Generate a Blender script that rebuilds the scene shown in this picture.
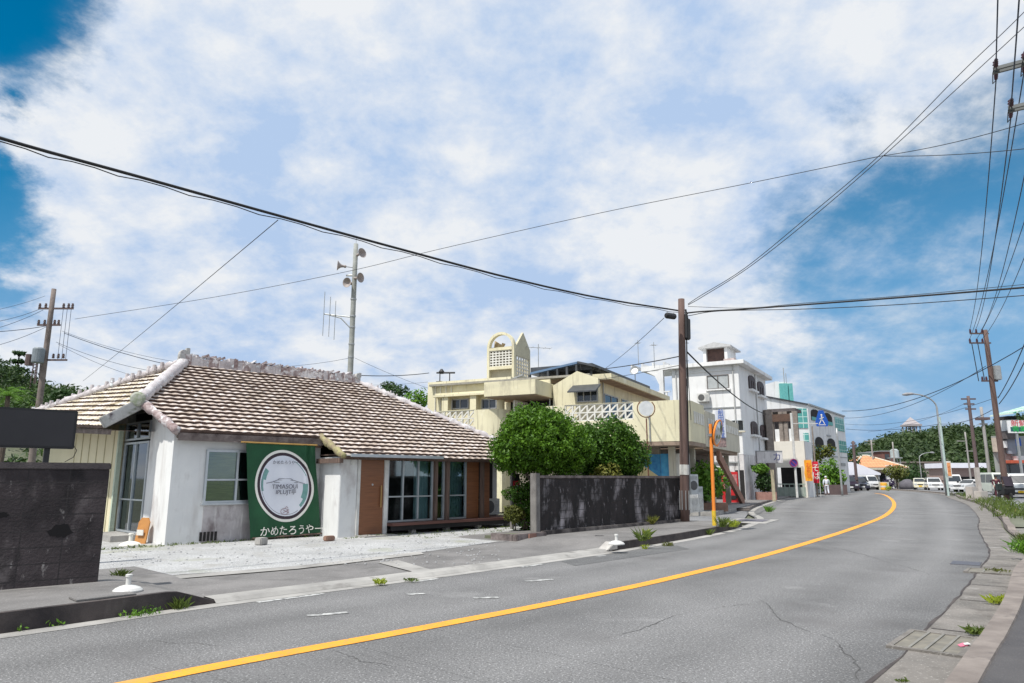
import bpy, bmesh, math, random
from mathutils import Vector, Matrix
R = math.radians
random.seed(7)
S = bpy.context.scene
C = S.collection
for o in list(bpy.data.objects): bpy.data.objects.remove(o)

# ------------------------------------------------------------------ camera
FPX = 700.0; EYE = 1.5; HORIZ = 478.0
T = math.atan((HORIZ - 341.5) / FPX)
cam = bpy.data.cameras.new('camera'); cam.sensor_width = 36; cam.lens = 36 * FPX / 1024
cam.clip_start = 0.1; cam.clip_end = 4000
camo = bpy.data.objects.new('camera', cam); C.objects.link(camo)
camo.location = (0, 0, EYE); camo.rotation_euler = (math.pi / 2 + T, 0, 0)
S.camera = camo
S.view_settings.view_transform = 'Standard'; S.view_settings.look = 'None'
S.view_settings.gamma = 1; S.view_settings.exposure = 0.16; S.view_settings.use_curve_mapping = False

# surveying helpers: a sight line of the photograph to a place on the ground / on a facade
def ray(px, py):
    u = (px - 512) / FPX; v = (341.5 - py) / FPX
    return u, math.cos(T) - math.sin(T) * v, math.sin(T) + math.cos(T) * v
def G(px, py, z=0):
    x, y, w = ray(px, py); t = (z - EYE) / w
    return (x * t, y * t)
def P(px, py, Y):
    x, y, w = ray(px, py); t = Y / y
    return (x * t, Y, EYE + w * t)
class Frame:
    """a building's plan: origin O, x along the street towards vanishing point vp, y away from it"""
    def __init__(s, O, vp):
        u = (vp - 512) / FPX * (math.cos(T) + math.sin(T) * (HORIZ - 341.5) / FPX); L = math.hypot(u, 1)
        s.O = O; s.d = (u / L, 1 / L); s.n = (-s.d[1], s.d[0]); s.rot = math.atan2(s.d[1], s.d[0])
    def W(s, x, y, z=0): return Vector((s.O[0] + x * s.d[0] + y * s.n[0], s.O[1] + x * s.d[1] + y * s.n[1], z))
    def L(s, p):
        q = (p[0] - s.O[0], p[1] - s.O[1]); return (q[0] * s.d[0] + q[1] * s.d[1], q[0] * s.n[0] + q[1] * s.n[1])
    def _on(s, A, B, px, py):
        x, y, w = ray(px, py); dx, dy = B[0] - A[0], B[1] - A[1]; L = math.hypot(dx, dy); dx /= L; dy /= L
        det = -x * dy + y * dx; t = (-A[0] * dy + A[1] * dx) / det
        return (t * x - A[0]) * dx + (t * y - A[1]) * dy, EYE + w * t
    def ony(s, px, py, y): return s._on(s.W(0, y), s.W(10, y), px, py)
    def onx(s, px, py, x): return s._on(s.W(x, 0), s.W(x, 10), px, py)

# ------------------------------------------------------------------ world
SUN_EL, SUN_AZ = R(60), R(224)      # azimuth clockwise from +Y
w = bpy.data.worlds.new('World'); S.world = w; w.use_nodes = True
nt = w.node_tree; nt.nodes.clear()
def N(t, **k):
    n = nt.nodes.new(t)
    for a, b in k.items(): setattr(n, a, b)
    return n
def mth(op, a, b=None, c=None):
    n = N('ShaderNodeMath', operation=op)
    for i, q in enumerate((a, b, c)):
        if q is None: continue
        if isinstance(q, (int, float)): n.inputs[i].default_value = q
        else: nt.links.new(q, n.inputs[i])
    return n.outputs[0]
def sstep(x, a, b, lo=0., hi=1.):
    n = N('ShaderNodeMapRange', interpolation_type='SMOOTHSTEP')
    nt.links.new(x, n.inputs[0])
    for i, q in enumerate((a, b, lo, hi)): n.inputs[i + 1].default_value = q
    return n.outputs[0]
out = N('ShaderNodeOutputWorld'); bg = N('ShaderNodeBackground'); bg.inputs[1].default_value = 0.082
sky = N('ShaderNodeTexSky', sky_type='NISHITA'); sky.sun_disc = False
sky.sun_elevation = SUN_EL; sky.sun_rotation = SUN_AZ; sky.air_density = 1.0; sky.dust_density = 0.3; sky.ozone_density = 2.2
hs = N('ShaderNodeHueSaturation'); hs.inputs['Saturation'].default_value = 1.55; hs.inputs['Value'].default_value = 1.12
hs.inputs['Hue'].default_value = 0.483
nt.links.new(sky.outputs[0], hs.inputs['Color'])
tc = N('ShaderNodeTexCoord'); nrm = N('ShaderNodeVectorMath', operation='NORMALIZE')
nt.links.new(tc.outputs['Generated'], nrm.inputs[0])
sp = N('ShaderNodeSeparateXYZ'); nt.links.new(nrm.outputs[0], sp.inputs[0])
zz = mth('ADD', mth('MAXIMUM', sp.outputs[2], 0.0), 0.42)
cv = N('ShaderNodeCombineXYZ'); nt.links.new(mth('DIVIDE', sp.outputs[0], zz), cv.inputs[0]); nt.links.new(mth('DIVIDE', sp.outputs[1], zz), cv.inputs[1])
def noise(scale, detail, rough=.55, dist=0., off=(0, 0, 0)):
    m = N('ShaderNodeMapping'); m.inputs['Location'].default_value = off; nt.links.new(cv.outputs[0], m.inputs[0])
    n = N('ShaderNodeTexNoise'); n.inputs['Scale'].default_value = scale; n.inputs['Detail'].default_value = detail
    n.inputs['Roughness'].default_value = rough; n.inputs['Distortion'].default_value = dist
    nt.links.new(m.outputs[0], n.inputs['Vector']); return n.outputs[0]
n1 = noise(2.6, 10, .62, .12, (5.3, 2.2, 0)); n2 = noise(6.0, 9, .62, .1, (7, 2, 0)); n3 = noise(1.3, 3, .5, 0, (1.5, 8, 0))
def hole(px, py, rad, soft, amt):
    d = Vector(ray(px, py)).normalized()
    v = N('ShaderNodeVectorMath', operation='DOT_PRODUCT'); v.inputs[1].default_value = d
    nt.links.new(nrm.outputs[0], v.inputs[0])
    # warped by noise so that the cloud's rim is ragged
    a = mth('ARCCOSINE', mth('MINIMUM', v.outputs['Value'], .99999))
    a = mth('ADD', a, mth('MULTIPLY', mth('SUBTRACT', n1, .5), .26))
    return sstep(a, R(rad), R(rad + soft), amt, 0.)
cover = mth('ADD', mth('MULTIPLY', n1, .68), mth('ADD', mth('MULTIPLY', n2, .20), mth('MULTIPLY', n3, .22)))
cover = mth('ADD', cover, .335)
lefth = mth('ADD', hole(-15, -8, 2, 9, 1.), hole(-45, 225, 2, 8, 1.))
cover = mth('SUBTRACT', cover, mth('MULTIPLY', lefth, .55))
for h in ((1010, 390, 12, 18, .40), (980, 40, 2, 14, .10), (600, 120, 1, 8, .10), (470, 190, 1, 7, .08), (780, 40, 1, 7, .07), (180, 150, 1, 8, .05)):
    cover = mth('SUBTRACT', cover, hole(*h))
low = sstep(sp.outputs[2], .0, .25, .10, 0.)
cover = mth('SUBTRACT', cover, low)
mask = sstep(cover, .38, .68)
shade = mth('ADD', mth('MULTIPLY', n2, .5), mth('MULTIPLY', n1, .5))
ramp = N('ShaderNodeValToRGB')
e = ramp.color_ramp.elements; e[0].position = .42; e[0].color = (5.0, 6.6, 9.2, 1); e[1].position = .57; e[1].color = (9.2, 9.5, 9.9, 1)
nt.links.new(shade, ramp.inputs[0])
hzn = N('ShaderNodeMix', data_type='RGBA'); nt.links.new(sstep(sp.outputs[2], -.02, .42, .95, 0.), hzn.inputs[0]); nt.links.new(hs.outputs[0], hzn.inputs[6]); hzn.inputs[7].default_value = (2.1, 4.3, 7.6, 1)
mx = N('ShaderNodeMix', data_type='RGBA'); nt.links.new(mask, mx.inputs[0]); nt.links.new(hzn.outputs[2], mx.inputs[6]); nt.links.new(ramp.outputs[0], mx.inputs[7])
veil = mth('MULTIPLY', mth('SUBTRACT', 1., mth('MINIMUM', mth('ADD', lefth, hole(1010, 400, 13, 16, .7)), 1.)), .34); nt.links.new(mth('ADD', mth('MULTIPLY', mask, mth('SUBTRACT', 1., veil)), veil), mx.inputs[0])
nt.links.new(mx.outputs[2], bg.inputs[0]); nt.links.new(bg.outputs[0], out.inputs[0])

# ------------------------------------------------------------------ sun
sl = bpy.data.lights.new('sun', 'SUN'); sl.energy = 4.4; sl.angle = R(1.2); sl.color = (1, .965, .9)
so = bpy.data.objects.new('sun', sl); C.objects.link(so)
sd = Vector((math.sin(SUN_AZ) * math.cos(SUN_EL), math.cos(SUN_AZ) * math.cos(SUN_EL), math.sin(SUN_EL)))
so.rotation_euler = sd.to_track_quat('Z', 'Y').to_euler(); so.location = (0, 0, 60)

# ------------------------------------------------------------------ materials
MC = {}
def M(name, c1, c2=None, scale=4., rough=.8, stretch=(1, 1, 1), bump=0., bscale=60., streak=None, metal=0., lo=.35, hi=.65,
      spec=.5, speck=None, detail=6, trans=0., blocks=None, coat=0.):
    """procedural material: two-tone noise, optional stain layers streak=[(colour, amount threshold, scale, stretch)], fine speckle, bump"""
    if name in MC: return MC[name]
    m = bpy.data.materials.new(name); m.use_nodes = True; t = m.node_tree; b = t.nodes['Principled BSDF']; L = t.links.new
    b.inputs['Roughness'].default_value = rough; b.inputs['Metallic'].default_value = metal
    b.inputs['Specular IOR Level'].default_value = spec; b.inputs['Coat Weight'].default_value = coat
    tc = t.nodes.new('ShaderNodeTexCoord')
    def nz(sc, st, de=6):
        mp = t.nodes.new('ShaderNodeMapping'); mp.inputs['Scale'].default_value = st; L(tc.outputs['Object'], mp.inputs[0])
        n = t.nodes.new('ShaderNodeTexNoise'); n.inputs['Scale'].default_value = sc; n.inputs['Detail'].default_value = de
        n.inputs['Roughness'].default_value = .6
        L(mp.outputs[0], n.inputs['Vector']); return n.outputs[0]
    def mr(x, a, b_, lo_=0., hi_=1.):
        n = t.nodes.new('ShaderNodeMapRange'); L(x, n.inputs[0])
        for i, q in enumerate((a, b_, lo_, hi_)): n.inputs[i + 1].default_value = q
        return n.outputs[0]
    def mix(f, a, b_):
        n = t.nodes.new('ShaderNodeMix'); n.data_type = 'RGBA'; L(f, n.inputs[0])
        for i, q in ((6, a), (7, b_)):
            if isinstance(q, tuple): n.inputs[i].default_value = (*q, 1)
            else: L(q, n.inputs[i])
        return n.outputs[2]
    if c2 is None: c2 = tuple(x * .82 for x in c1)
    col = mix(mr(nz(scale, stretch, detail), lo, hi), c1, c2)
    if speck:
        for (sc, ss, a, b_) in (speck if isinstance(speck, list) else [speck]):
            col = mix(mr(nz(ss, (1, 1, 1), 2), a, b_), col, sc)
    for (sc, a, b_, ss, st) in (streak or []):
        col = mix(mr(nz(ss, st, 7), a, b_), col, sc)
    if blocks:
        bt = t.nodes.new('ShaderNodeTexBrick'); bt.inputs['Scale'].default_value = 1; bt.inputs['Brick Width'].default_value = blocks[0]
        bt.inputs['Row Height'].default_value = blocks[1]; bt.inputs['Mortar Size'].default_value = blocks[2]; bt.offset = blocks[4] if len(blocks) > 4 else .5
        mp = t.nodes.new('ShaderNodeSeparateXYZ'); L(tc.outputs['Object'], mp.inputs[0])
        cb = t.nodes.new('ShaderNodeCombineXYZ'); ax = blocks[5] if len(blocks) > 5 else 'xz'
        L(mp.outputs['xyz'.index(ax[0])], cb.inputs[0]); L(mp.outputs['xyz'.index(ax[1])], cb.inputs[1]); L(cb.outputs[0], bt.inputs['Vector'])
        col = mix(bt.outputs['Fac'], col, blocks[3])
    L(col, b.inputs['Base Color'])
    if bump:
        bp = t.nodes.new('ShaderNodeBump'); bp.inputs['Strength'].default_value = bump; bp.inputs['Distance'].default_value = .02
        L(nz(bscale, (1, 1, 1), 4), bp.inputs['Height']); L(bp.outputs[0], b.inputs['Normal'])
    MC[name] = m; return m
def glass(name, tint=(.75, .85, .85), rough=.04, amt=.35):
    if name in MC: return MC[name]
    m = bpy.data.materials.new(name); m.use_nodes = True; t = m.node_tree; t.nodes.clear(); L = t.links.new
    o = t.nodes.new('ShaderNodeOutputMaterial'); tr = t.nodes.new('ShaderNodeBsdfTransparent'); tr.inputs[0].default_value = (*tint, 1)
    g = t.nodes.new('ShaderNodeBsdfGlossy'); g.inputs['Roughness'].default_value = rough; g.inputs[0].default_value = (.8, .85, .9, 1)
    f = t.nodes.new('ShaderNodeFresnel'); f.inputs[0].default_value = 1.5
    a = t.nodes.new('ShaderNodeMath'); a.operation = 'MULTIPLY_ADD'; a.inputs[1].default_value = 1; a.inputs[2].default_value = amt * .2; L(f.outputs[0], a.inputs[0])
    mx = t.nodes.new('ShaderNodeMixShader'); L(a.outputs[0], mx.inputs[0]); L(tr.outputs[0], mx.inputs[1]); L(g.outputs[0], mx.inputs[2]); L(mx.outputs[0], o.inputs[0])
    MC[name] = m; return m
def foliage(name, c1, c2, c3=None, scale=1.2):
    if name in MC: return MC[name]
    m = bpy.data.materials.new(name); m.use_nodes = True; t = m.node_tree; b = t.nodes['Principled BSDF']; L = t.links.new
    b.inputs['Roughness'].default_value = .55; b.inputs['Specular IOR Level'].default_value = .35
    g = t.nodes.new('ShaderNodeNewGeometry'); r = t.nodes.new('ShaderNodeValToRGB'); e = r.color_ramp.elements
    e[0].color = (*c1, 1); e[1].color = (*c2, 1)
    if c3: q = r.color_ramp.elements.new(.93); q.color = (*c2, 1); e[-1].color = (*c3, 1)
    tc = t.nodes.new('ShaderNodeTexCoord'); n = t.nodes.new('ShaderNodeTexNoise'); n.inputs['Scale'].default_value = scale; L(tc.outputs['Object'], n.inputs['Vector'])
    a = t.nodes.new('ShaderNodeMath'); a.operation = 'MULTIPLY_ADD'; a.inputs[1].default_value = .55; L(g.outputs['Random Per Island'], a.inputs[0])
    s = t.nodes.new('ShaderNodeMath'); s.operation = 'MULTIPLY_ADD'; s.inputs[1].default_value = 1.0; s.inputs[2].default_value = -.25; L(n.outputs[0], s.inputs[0]); L(s.outputs[0], a.inputs[2])
    L(a.outputs[0], r.inputs[0]); L(r.outputs[0], b.inputs['Base Color'])
    tr = t.nodes.new('ShaderNodeBsdfTranslucent'); L(r.outputs[0], tr.inputs[0]); mx = t.nodes.new('ShaderNodeMixShader'); mx.inputs[0].default_value = .3
    o = t.nodes['Material Output']; L(b.outputs[0], mx.inputs[1]); L(tr.outputs[0], mx.inputs[2]); L(mx.outputs[0], o.inputs[0])
    MC[name] = m; return m
Z3 = (3, 3, .35)
ASPH = M('asphalt', (.165, .162, .16), (.125, .123, .122), scale=.35, rough=.85, bump=.5, bscale=80, speck=[((.37, .365, .36), 52., .56, .69), ((.07, .068, .066), 42., .55, .69)], streak=[((.125, .12, .118), .56, .74, .4, (1, 1, 1)), ((.27, .265, .26), .6, .8, .7, (1, 1, 1))])
WALKM = M('pavement_concrete', (.205, .195, .188), (.13, .124, .12), scale=.9, rough=.9, bump=.3, bscale=70, speck=[((.34, .33, .32), 45., .6, .75)], streak=[((.12, .115, .11), .56, .72, 1.6, (1, 1, 1))])
WALKD = M('pavement_dark', (.085, .08, .08), (.055, .052, .055), scale=1.2, rough=.9, bump=.4, bscale=70, speck=((.16, .15, .15), 60., .62, .75))
CONC = M('concrete_gutter', (.40, .385, .36), (.27, .26, .245), scale=1.3, rough=.9, bump=.25, bscale=50, streak=[((.14, .13, .12), .55, .75, 2.2, (1, 1, 1))])
KERB = M('kerb_stained', (.21, .185, .17), (.10, .085, .08), scale=2.2, rough=.9, bump=.4, bscale=40, streak=[((.03, .026, .026), .45, .62, 2.5, (1, 1, .4))])
KERBD = M('kerb_black', (.085, .07, .065), (.030, .025, .026), scale=2.6, rough=.9, bump=.5, bscale=40, streak=[((.14, .12, .11), .6, .8, 4, (1, 1, .3))])
GRAV = M('gravel', (.44, .44, .435), (.32, .32, .315), scale=.8, rough=.95, bump=1.0, bscale=38, speck=[((.26, .26, .27), 30., .58, .68), ((.78, .78, .78), 36., .6, .68)], streak=[((.26, .27, .17), .58, .74, .55, (1, 1, 1)), ((.33, .32, .30), .55, .7, 1.7, (1, 1, 1))])
YEL = M('yellow_paint', (.86, .36, .022), (.74, .30, .025), scale=3, rough=.7, streak=[((.30, .22, .11), .55, .66, 26, (1, 1, 1)), ((.50, .32, .10), .6, .75, 1.5, (1, 1, 1))])
WPAINT = M('white_road_paint', (.55, .55, .53), (.36, .36, .35), scale=6, rough=.8, streak=[((.19, .19, .185), .46, .58, 11, (1, 1, 1))])
STUC = M('white_stucco', (.74, .74, .725), (.64, .645, .64), scale=1.1, rough=.9, bump=.15, bscale=30, streak=[((.36, .32, .31), .56, .78, 1.7, (1, 1, .5)), ((.50, .48, .46), .54, .82, 1.5, (1.8, 1.8, .3))])
STUCD = M('white_stucco_stained', (.52, .49, .49), (.34, .31, .31), scale=1.8, rough=.9, bump=.15, bscale=30, streak=[((.16, .13, .13), .50, .72, 3.2, (1, 1, .5)), ((.70, .68, .66), .56, .75, 2.6, (3, 3, .4))])
TILE = M('roof_tile', (.57, .485, .42), (.37, .295, .24), scale=2.2, rough=.9, bump=.2, bscale=30, speck=[((.74, .68, .66), 7., .52, .66)], streak=[((.27, .20, .14), .58, .75, 1.1, (1, 1, 1))])
TILEY = M('roof_tile_mossy', (.60, .52, .45), (.40, .35, .22), scale=2.0, rough=.9, bump=.2, bscale=30, speck=[((.76, .72, .70), 7., .5, .64)], streak=[((.26, .20, .11), .55, .72, 1.3, (1, 1, 1))])
TGAP = M('tile_hollow', (.13, .085, .07), (.07, .045, .036), scale=9, rough=.95)
PLAS = M('ridge_plaster', (.58, .55, .555), (.38, .34, .345), scale=3, rough=.9, bump=.9, bscale=14, streak=[((.19, .13, .13), .53, .66, 6, (1, 1, 1)), ((.80, .86, .88), .56, .68, 6, (1, 1, 1))])
PLASR = M('ridge_plaster_red', (.42, .35, .345), (.21, .145, .14), scale=6, rough=.95, bump=1, bscale=14, streak=[((.72, .70, .70), .50, .62, 5, (1, 1, 1))])
MOSS = M('mossy_concrete', (.33, .33, .31), (.52, .51, .50), scale=3, rough=.9, bump=.5, bscale=20, streak=[((.12, .14, .08), .58, .72, 4, (1, 1, 1)), ((.10, .08, .09), .56, .72, 3, (1, 1, 1))])
OLDW = M('old_brown_wood', (.17, .115, .09), (.085, .055, .045), scale=5, stretch=(6, 6, .4), rough=.85, bump=.3)
FASC = M('weathered_fascia', (.22, .18, .165), (.10, .075, .07), scale=4, rough=.9, bump=.4, streak=[((.38, .33, .30), .6, .72, 6, (.4, 1, 3))])
DOORW = M('door_wood', (.235, .095, .04), (.16, .062, .027), scale=3, stretch=(.6, 6, 16), rough=.45, coat=.1)
DECK = M('deck_wood', (.16, .07, .055), (.10, .045, .035), scale=3, stretch=(.4, 8, 8), rough=.7)
ALU = M('aluminium', (.52, .55, .57), (.44, .47, .49), rough=.4, metal=.55)
STEEL = M('galvanised_steel', (.42, .43, .43), (.33, .34, .34), scale=6, rough=.5, metal=.5)
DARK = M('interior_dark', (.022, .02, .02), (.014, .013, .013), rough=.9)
BLACKP = M('black_plastic', (.022, .022, .024), (.016, .016, .018), rough=.6)
SIGNB = M('black_sign_face', (.032, .030, .034), (.026, .024, .028), scale=2, rough=.55)
CURT = M('curtain', (.50, .58, .60), (.36, .44, .46), scale=2, stretch=(14, 14, .3), rough=.9)
BLIND = M('yellow_blind', (.40, .36, .12), (.25, .235, .08), scale=3, stretch=(1, 1, 12), rough=.9)
GLS = glass('window_glass'); GLSD = glass('window_glass_clear', (.85, .9, .9), amt=.1)
GLSR = M('dark_glass', (.03, .035, .04), (.02, .025, .03), rough=.08, spec=.9)
CREAM = M('cream_render', (.74, .69, .49), (.65, .60, .42), scale=.9, rough=.9, bump=.1, bscale=25, streak=[((.30, .26, .19), .56, .80, 2.6, (3, 3, .22)), ((.44, .40, .30), .54, .78, 1.6, (1, 1, .6)), ((.80, .77, .62), .6, .75, 1.1, (1, 1, 1))])
CREAMW = M('white_block', (.74, .73, .68), (.60, .58, .52), scale=2, rough=.9)
BEIGE = M('beige_render', (.60, .56, .45), (.50, .47, .38), scale=1, rough=.9, streak=[((.24, .21, .17), .53, .78, 2.2, (3, 3, .25))])
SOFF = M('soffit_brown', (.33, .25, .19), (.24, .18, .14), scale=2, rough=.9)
WHT = M('white_render', (.80, .80, .79), (.70, .70, .70), scale=.7, rough=.85, streak=[((.36, .35, .33), .55, .80, 1.3, (1.6, 1.6, .22)), ((.55, .54, .53), .58, .8, .9, (1, 1, .7))])
WHTS = M('white_render_stained', (.70, .68, .67), (.52, .49, .49), scale=1.1, rough=.9, streak=[((.18, .16, .16), .54, .72, 2.0, (3, 3, .3)), ((.76, .75, .74), .58, .7, 2.5, (2, 2, .4))])
DKROOF = M('dark_metal_roof', (.085, .09, .10), (.05, .055, .06), scale=2, rough=.5, metal=.3)
SOLAR = M('solar_panel', (.12, .20, .32), (.09, .15, .25), scale=1, rough=.25, spec=.8)
TEAL = M('teal_glass', (.12, .42, .38), (.08, .30, .28), scale=.8, rough=.25, blocks=(.55, .55, .03, (.55, .75, .7), 0))
TEALP = M('teal_paint', (.14, .44, .42), (.10, .36, .35), rough=.7)
BWALL = M('block_wall_black', (.062, .050, .052), (.018, .014, .016), scale=1.3, rough=.9, bump=.5, bscale=30,
          streak=[((.15, .13, .13), .54, .74, 2.6, (1, 1, .7)), ((.012, .01, .011), .50, .62, 2.0, (1, 1, .6)), ((.26, .24, .23), .62, .7, 9, (1, 1, .5))], blocks=(.45, .2, .008, (.030, .026, .027), 0))
GWALL = M('garden_wall_stained', (.035, .028, .028), (.010, .008, .008), scale=1.8, stretch=(1.2, 1.2, .6), rough=.9, bump=.5, bscale=24,
          streak=[((.36, .33, .34), .52, .70, 1.25, (1.5, 1.5, .75)), ((.014, .012, .012), .50, .62, 2.6, (1.7, 1.7, .55)), ((.30, .27, .28), .60, .72, 7, (1, 1, .45))], blocks=(.40, .2, .006, (.02, .018, .018), 0))
GCAP = M('wall_cap', (.24, .20, .19), (.10, .08, .075), scale=4, rough=.9, bump=.3)
PILLR = M('grey_pillar', (.24, .225, .21), (.11, .10, .095), scale=3, stretch=(1, 1, .5), rough=.9, bump=.3)
POLEM = M('old_concrete_pole', (.15, .095, .08), (.10, .062, .052), scale=3, stretch=(3, 3, .3), rough=.85, bump=.2, streak=[((.24, .17, .15), .6, .75, 3, (3, 3, .3))])
POLEG = M('grey_concrete_pole', (.36, .34, .32), (.27, .255, .24), scale=3, stretch=(3, 3, .3), rough=.85)
POLED = M('dark_far_pole', (.13, .09, .085), (.10, .07, .07), scale=3, rough=.85)
CABLE = M('cable_rubber', (.018, .018, .02), (.014, .014, .015), rough=.7)
CABLEB = M('conductor_blue_black', (.025, .04, .07), (.02, .03, .055), rough=.6)
CABX = M('cabinet_white', (.60, .62, .62), (.45, .47, .48), scale=3, rough=.6)
INSU = M('insulator_brown', (.10, .03, .045), (.06, .02, .03), rough=.4)
ORAN = M('orange_paint', (.85, .27, .035), (.76, .22, .03), scale=3, rough=.45, streak=[((.45, .13, .03), .62, .8, 6, (1, 1, .4))])
RUST = M('rusty_steel', (.20, .075, .045), (.12, .045, .03), scale=8, rough=.85, bump=.3)
MIRR = M('mirror_face', (.55, .57, .58), (.5, .52, .53), rough=.05, metal=1)
WPLAS = M('white_plastic', (.68, .68, .65), (.52, .51, .49), scale=4, rough=.5)
GREENF = M('green_cloth', (.009, .080, .029), (.006, .058, .022), scale=2, rough=.75)
BANW = M('banner_white', (.74, .76, .82), (.69, .71, .78), scale=2, rough=.75)
BANO = M('banner_off_white', (.80, .78, .72), (.76, .74, .68), rough=.75)
BANK = M('banner_dark', (.045, .028, .038), (.035, .02, .03), rough=.75)
BANT = M('banner_teal', (.20, .38, .36), (.14, .30, .28), scale=8, rough=.75)
INK = M('ink_grey', (.10, .10, .13), (.08, .08, .11), rough=.8)
REDP = M('red_paint', (.62, .025, .03), (.50, .02, .025), rough=.5)
BLUEP = M('blue_paint', (.012, .10, .48), (.01, .08, .40), rough=.45)
NAVY = M('navy_paint', (.03, .05, .22), (.025, .04, .17), rough=.5)
PURP = M('purple_blue_paint', (.055, .03, .24), (.045, .025, .20), rough=.5)
FORG = M('flag_orange', (.95, .42, .03), (.88, .36, .02), rough=.8); FRED = M('flag_red', (.66, .02, .045), (.55, .015, .035), rough=.8)
FYEL = M('flag_letters', (.80, .12, .02), (.7, .1, .02), rough=.8)
BARK = M('bark', (.13, .10, .08), (.07, .052, .042), scale=9, stretch=(2, 2, .5), rough=.9, bump=.6, bscale=25)
TOPI = foliage('topiary_leaves', (.026, .080, .006), (.125, .26, .014), (.27, .42, .03), 2.4)
TOPD = foliage('dark_topiary_leaves', (.02, .062, .008), (.09, .195, .014), (.19, .30, .025), 1.4)
LEAFY = foliage('bright_leaves', (.05, .14, .015), (.17, .33, .03), (.36, .42, .04))
LEAFD = foliage('dark_leaves', (.018, .045, .012), (.05, .11, .022))
LEAFO = foliage('olive_leaves', (.06, .07, .015), (.15, .17, .03), (.35, .14, .03))
LEAFR = foliage('reddish_leaves', (.08, .12, .02), (.26, .24, .05), (.38, .07, .04))
WEED = foliage('weed_leaves', (.05, .09, .018), (.15, .20, .035), (.36, .31, .13))
WEEDY = foliage('yellow_green_weed', (.20, .28, .03), (.45, .50, .05))
WOOD1 = foliage('far_wood_leaves', (.018, .040, .014), (.065, .105, .028), (.11, .15, .04), .05)
WOOD2 = foliage('far_wood_left', (.014, .035, .012), (.06, .11, .02), (.11, .17, .03), .09)
SOIL = M('soil_ground', (.15, .155, .11), (.09, .10, .06), scale=.15, rough=.95, bump=.4, bscale=12)
LOT = M('lot_asphalt', (.22, .22, .225), (.16, .16, .165), scale=.4, rough=.9, speck=((.34, .34, .34), 30., .6, .75))
OROOF = M('orange_tile_roof', (.70, .33, .16), (.56, .25, .12), scale=2, rough=.85, blocks=(.5, .45, .05, (.45, .2, .1)))
TENT = M('white_tent', (.78, .78, .84), (.70, .70, .77), scale=.6, rough=.8)
SKIN = M('skin', (.38, .22, .15), (.33, .19, .13), rough=.6); HAIR = M('hair_dark', (.02, .016, .014), rough=.6)
CLW = M('white_clothes', (.66, .68, .72), (.52, .54, .60), scale=5, rough=.9); CLD = M('dark_red_clothes', (.10, .02, .035), (.05, .014, .02), scale=4, rough=.9)
TYRE = M('tyre', (.02, .02, .02), (.015, .015, .015), rough=.9); RIM = M('wheel_rim', (.45, .45, .46), rough=.4, metal=.6)
LAMPG = M('headlight_glass', (.55, .58, .60), rough=.15, spec=.9); PLATY = M('yellow_plate', (.80, .52, .02), rough=.6); PLATW = M('white_plate', (.75, .75, .72), rough=.6)

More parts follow.
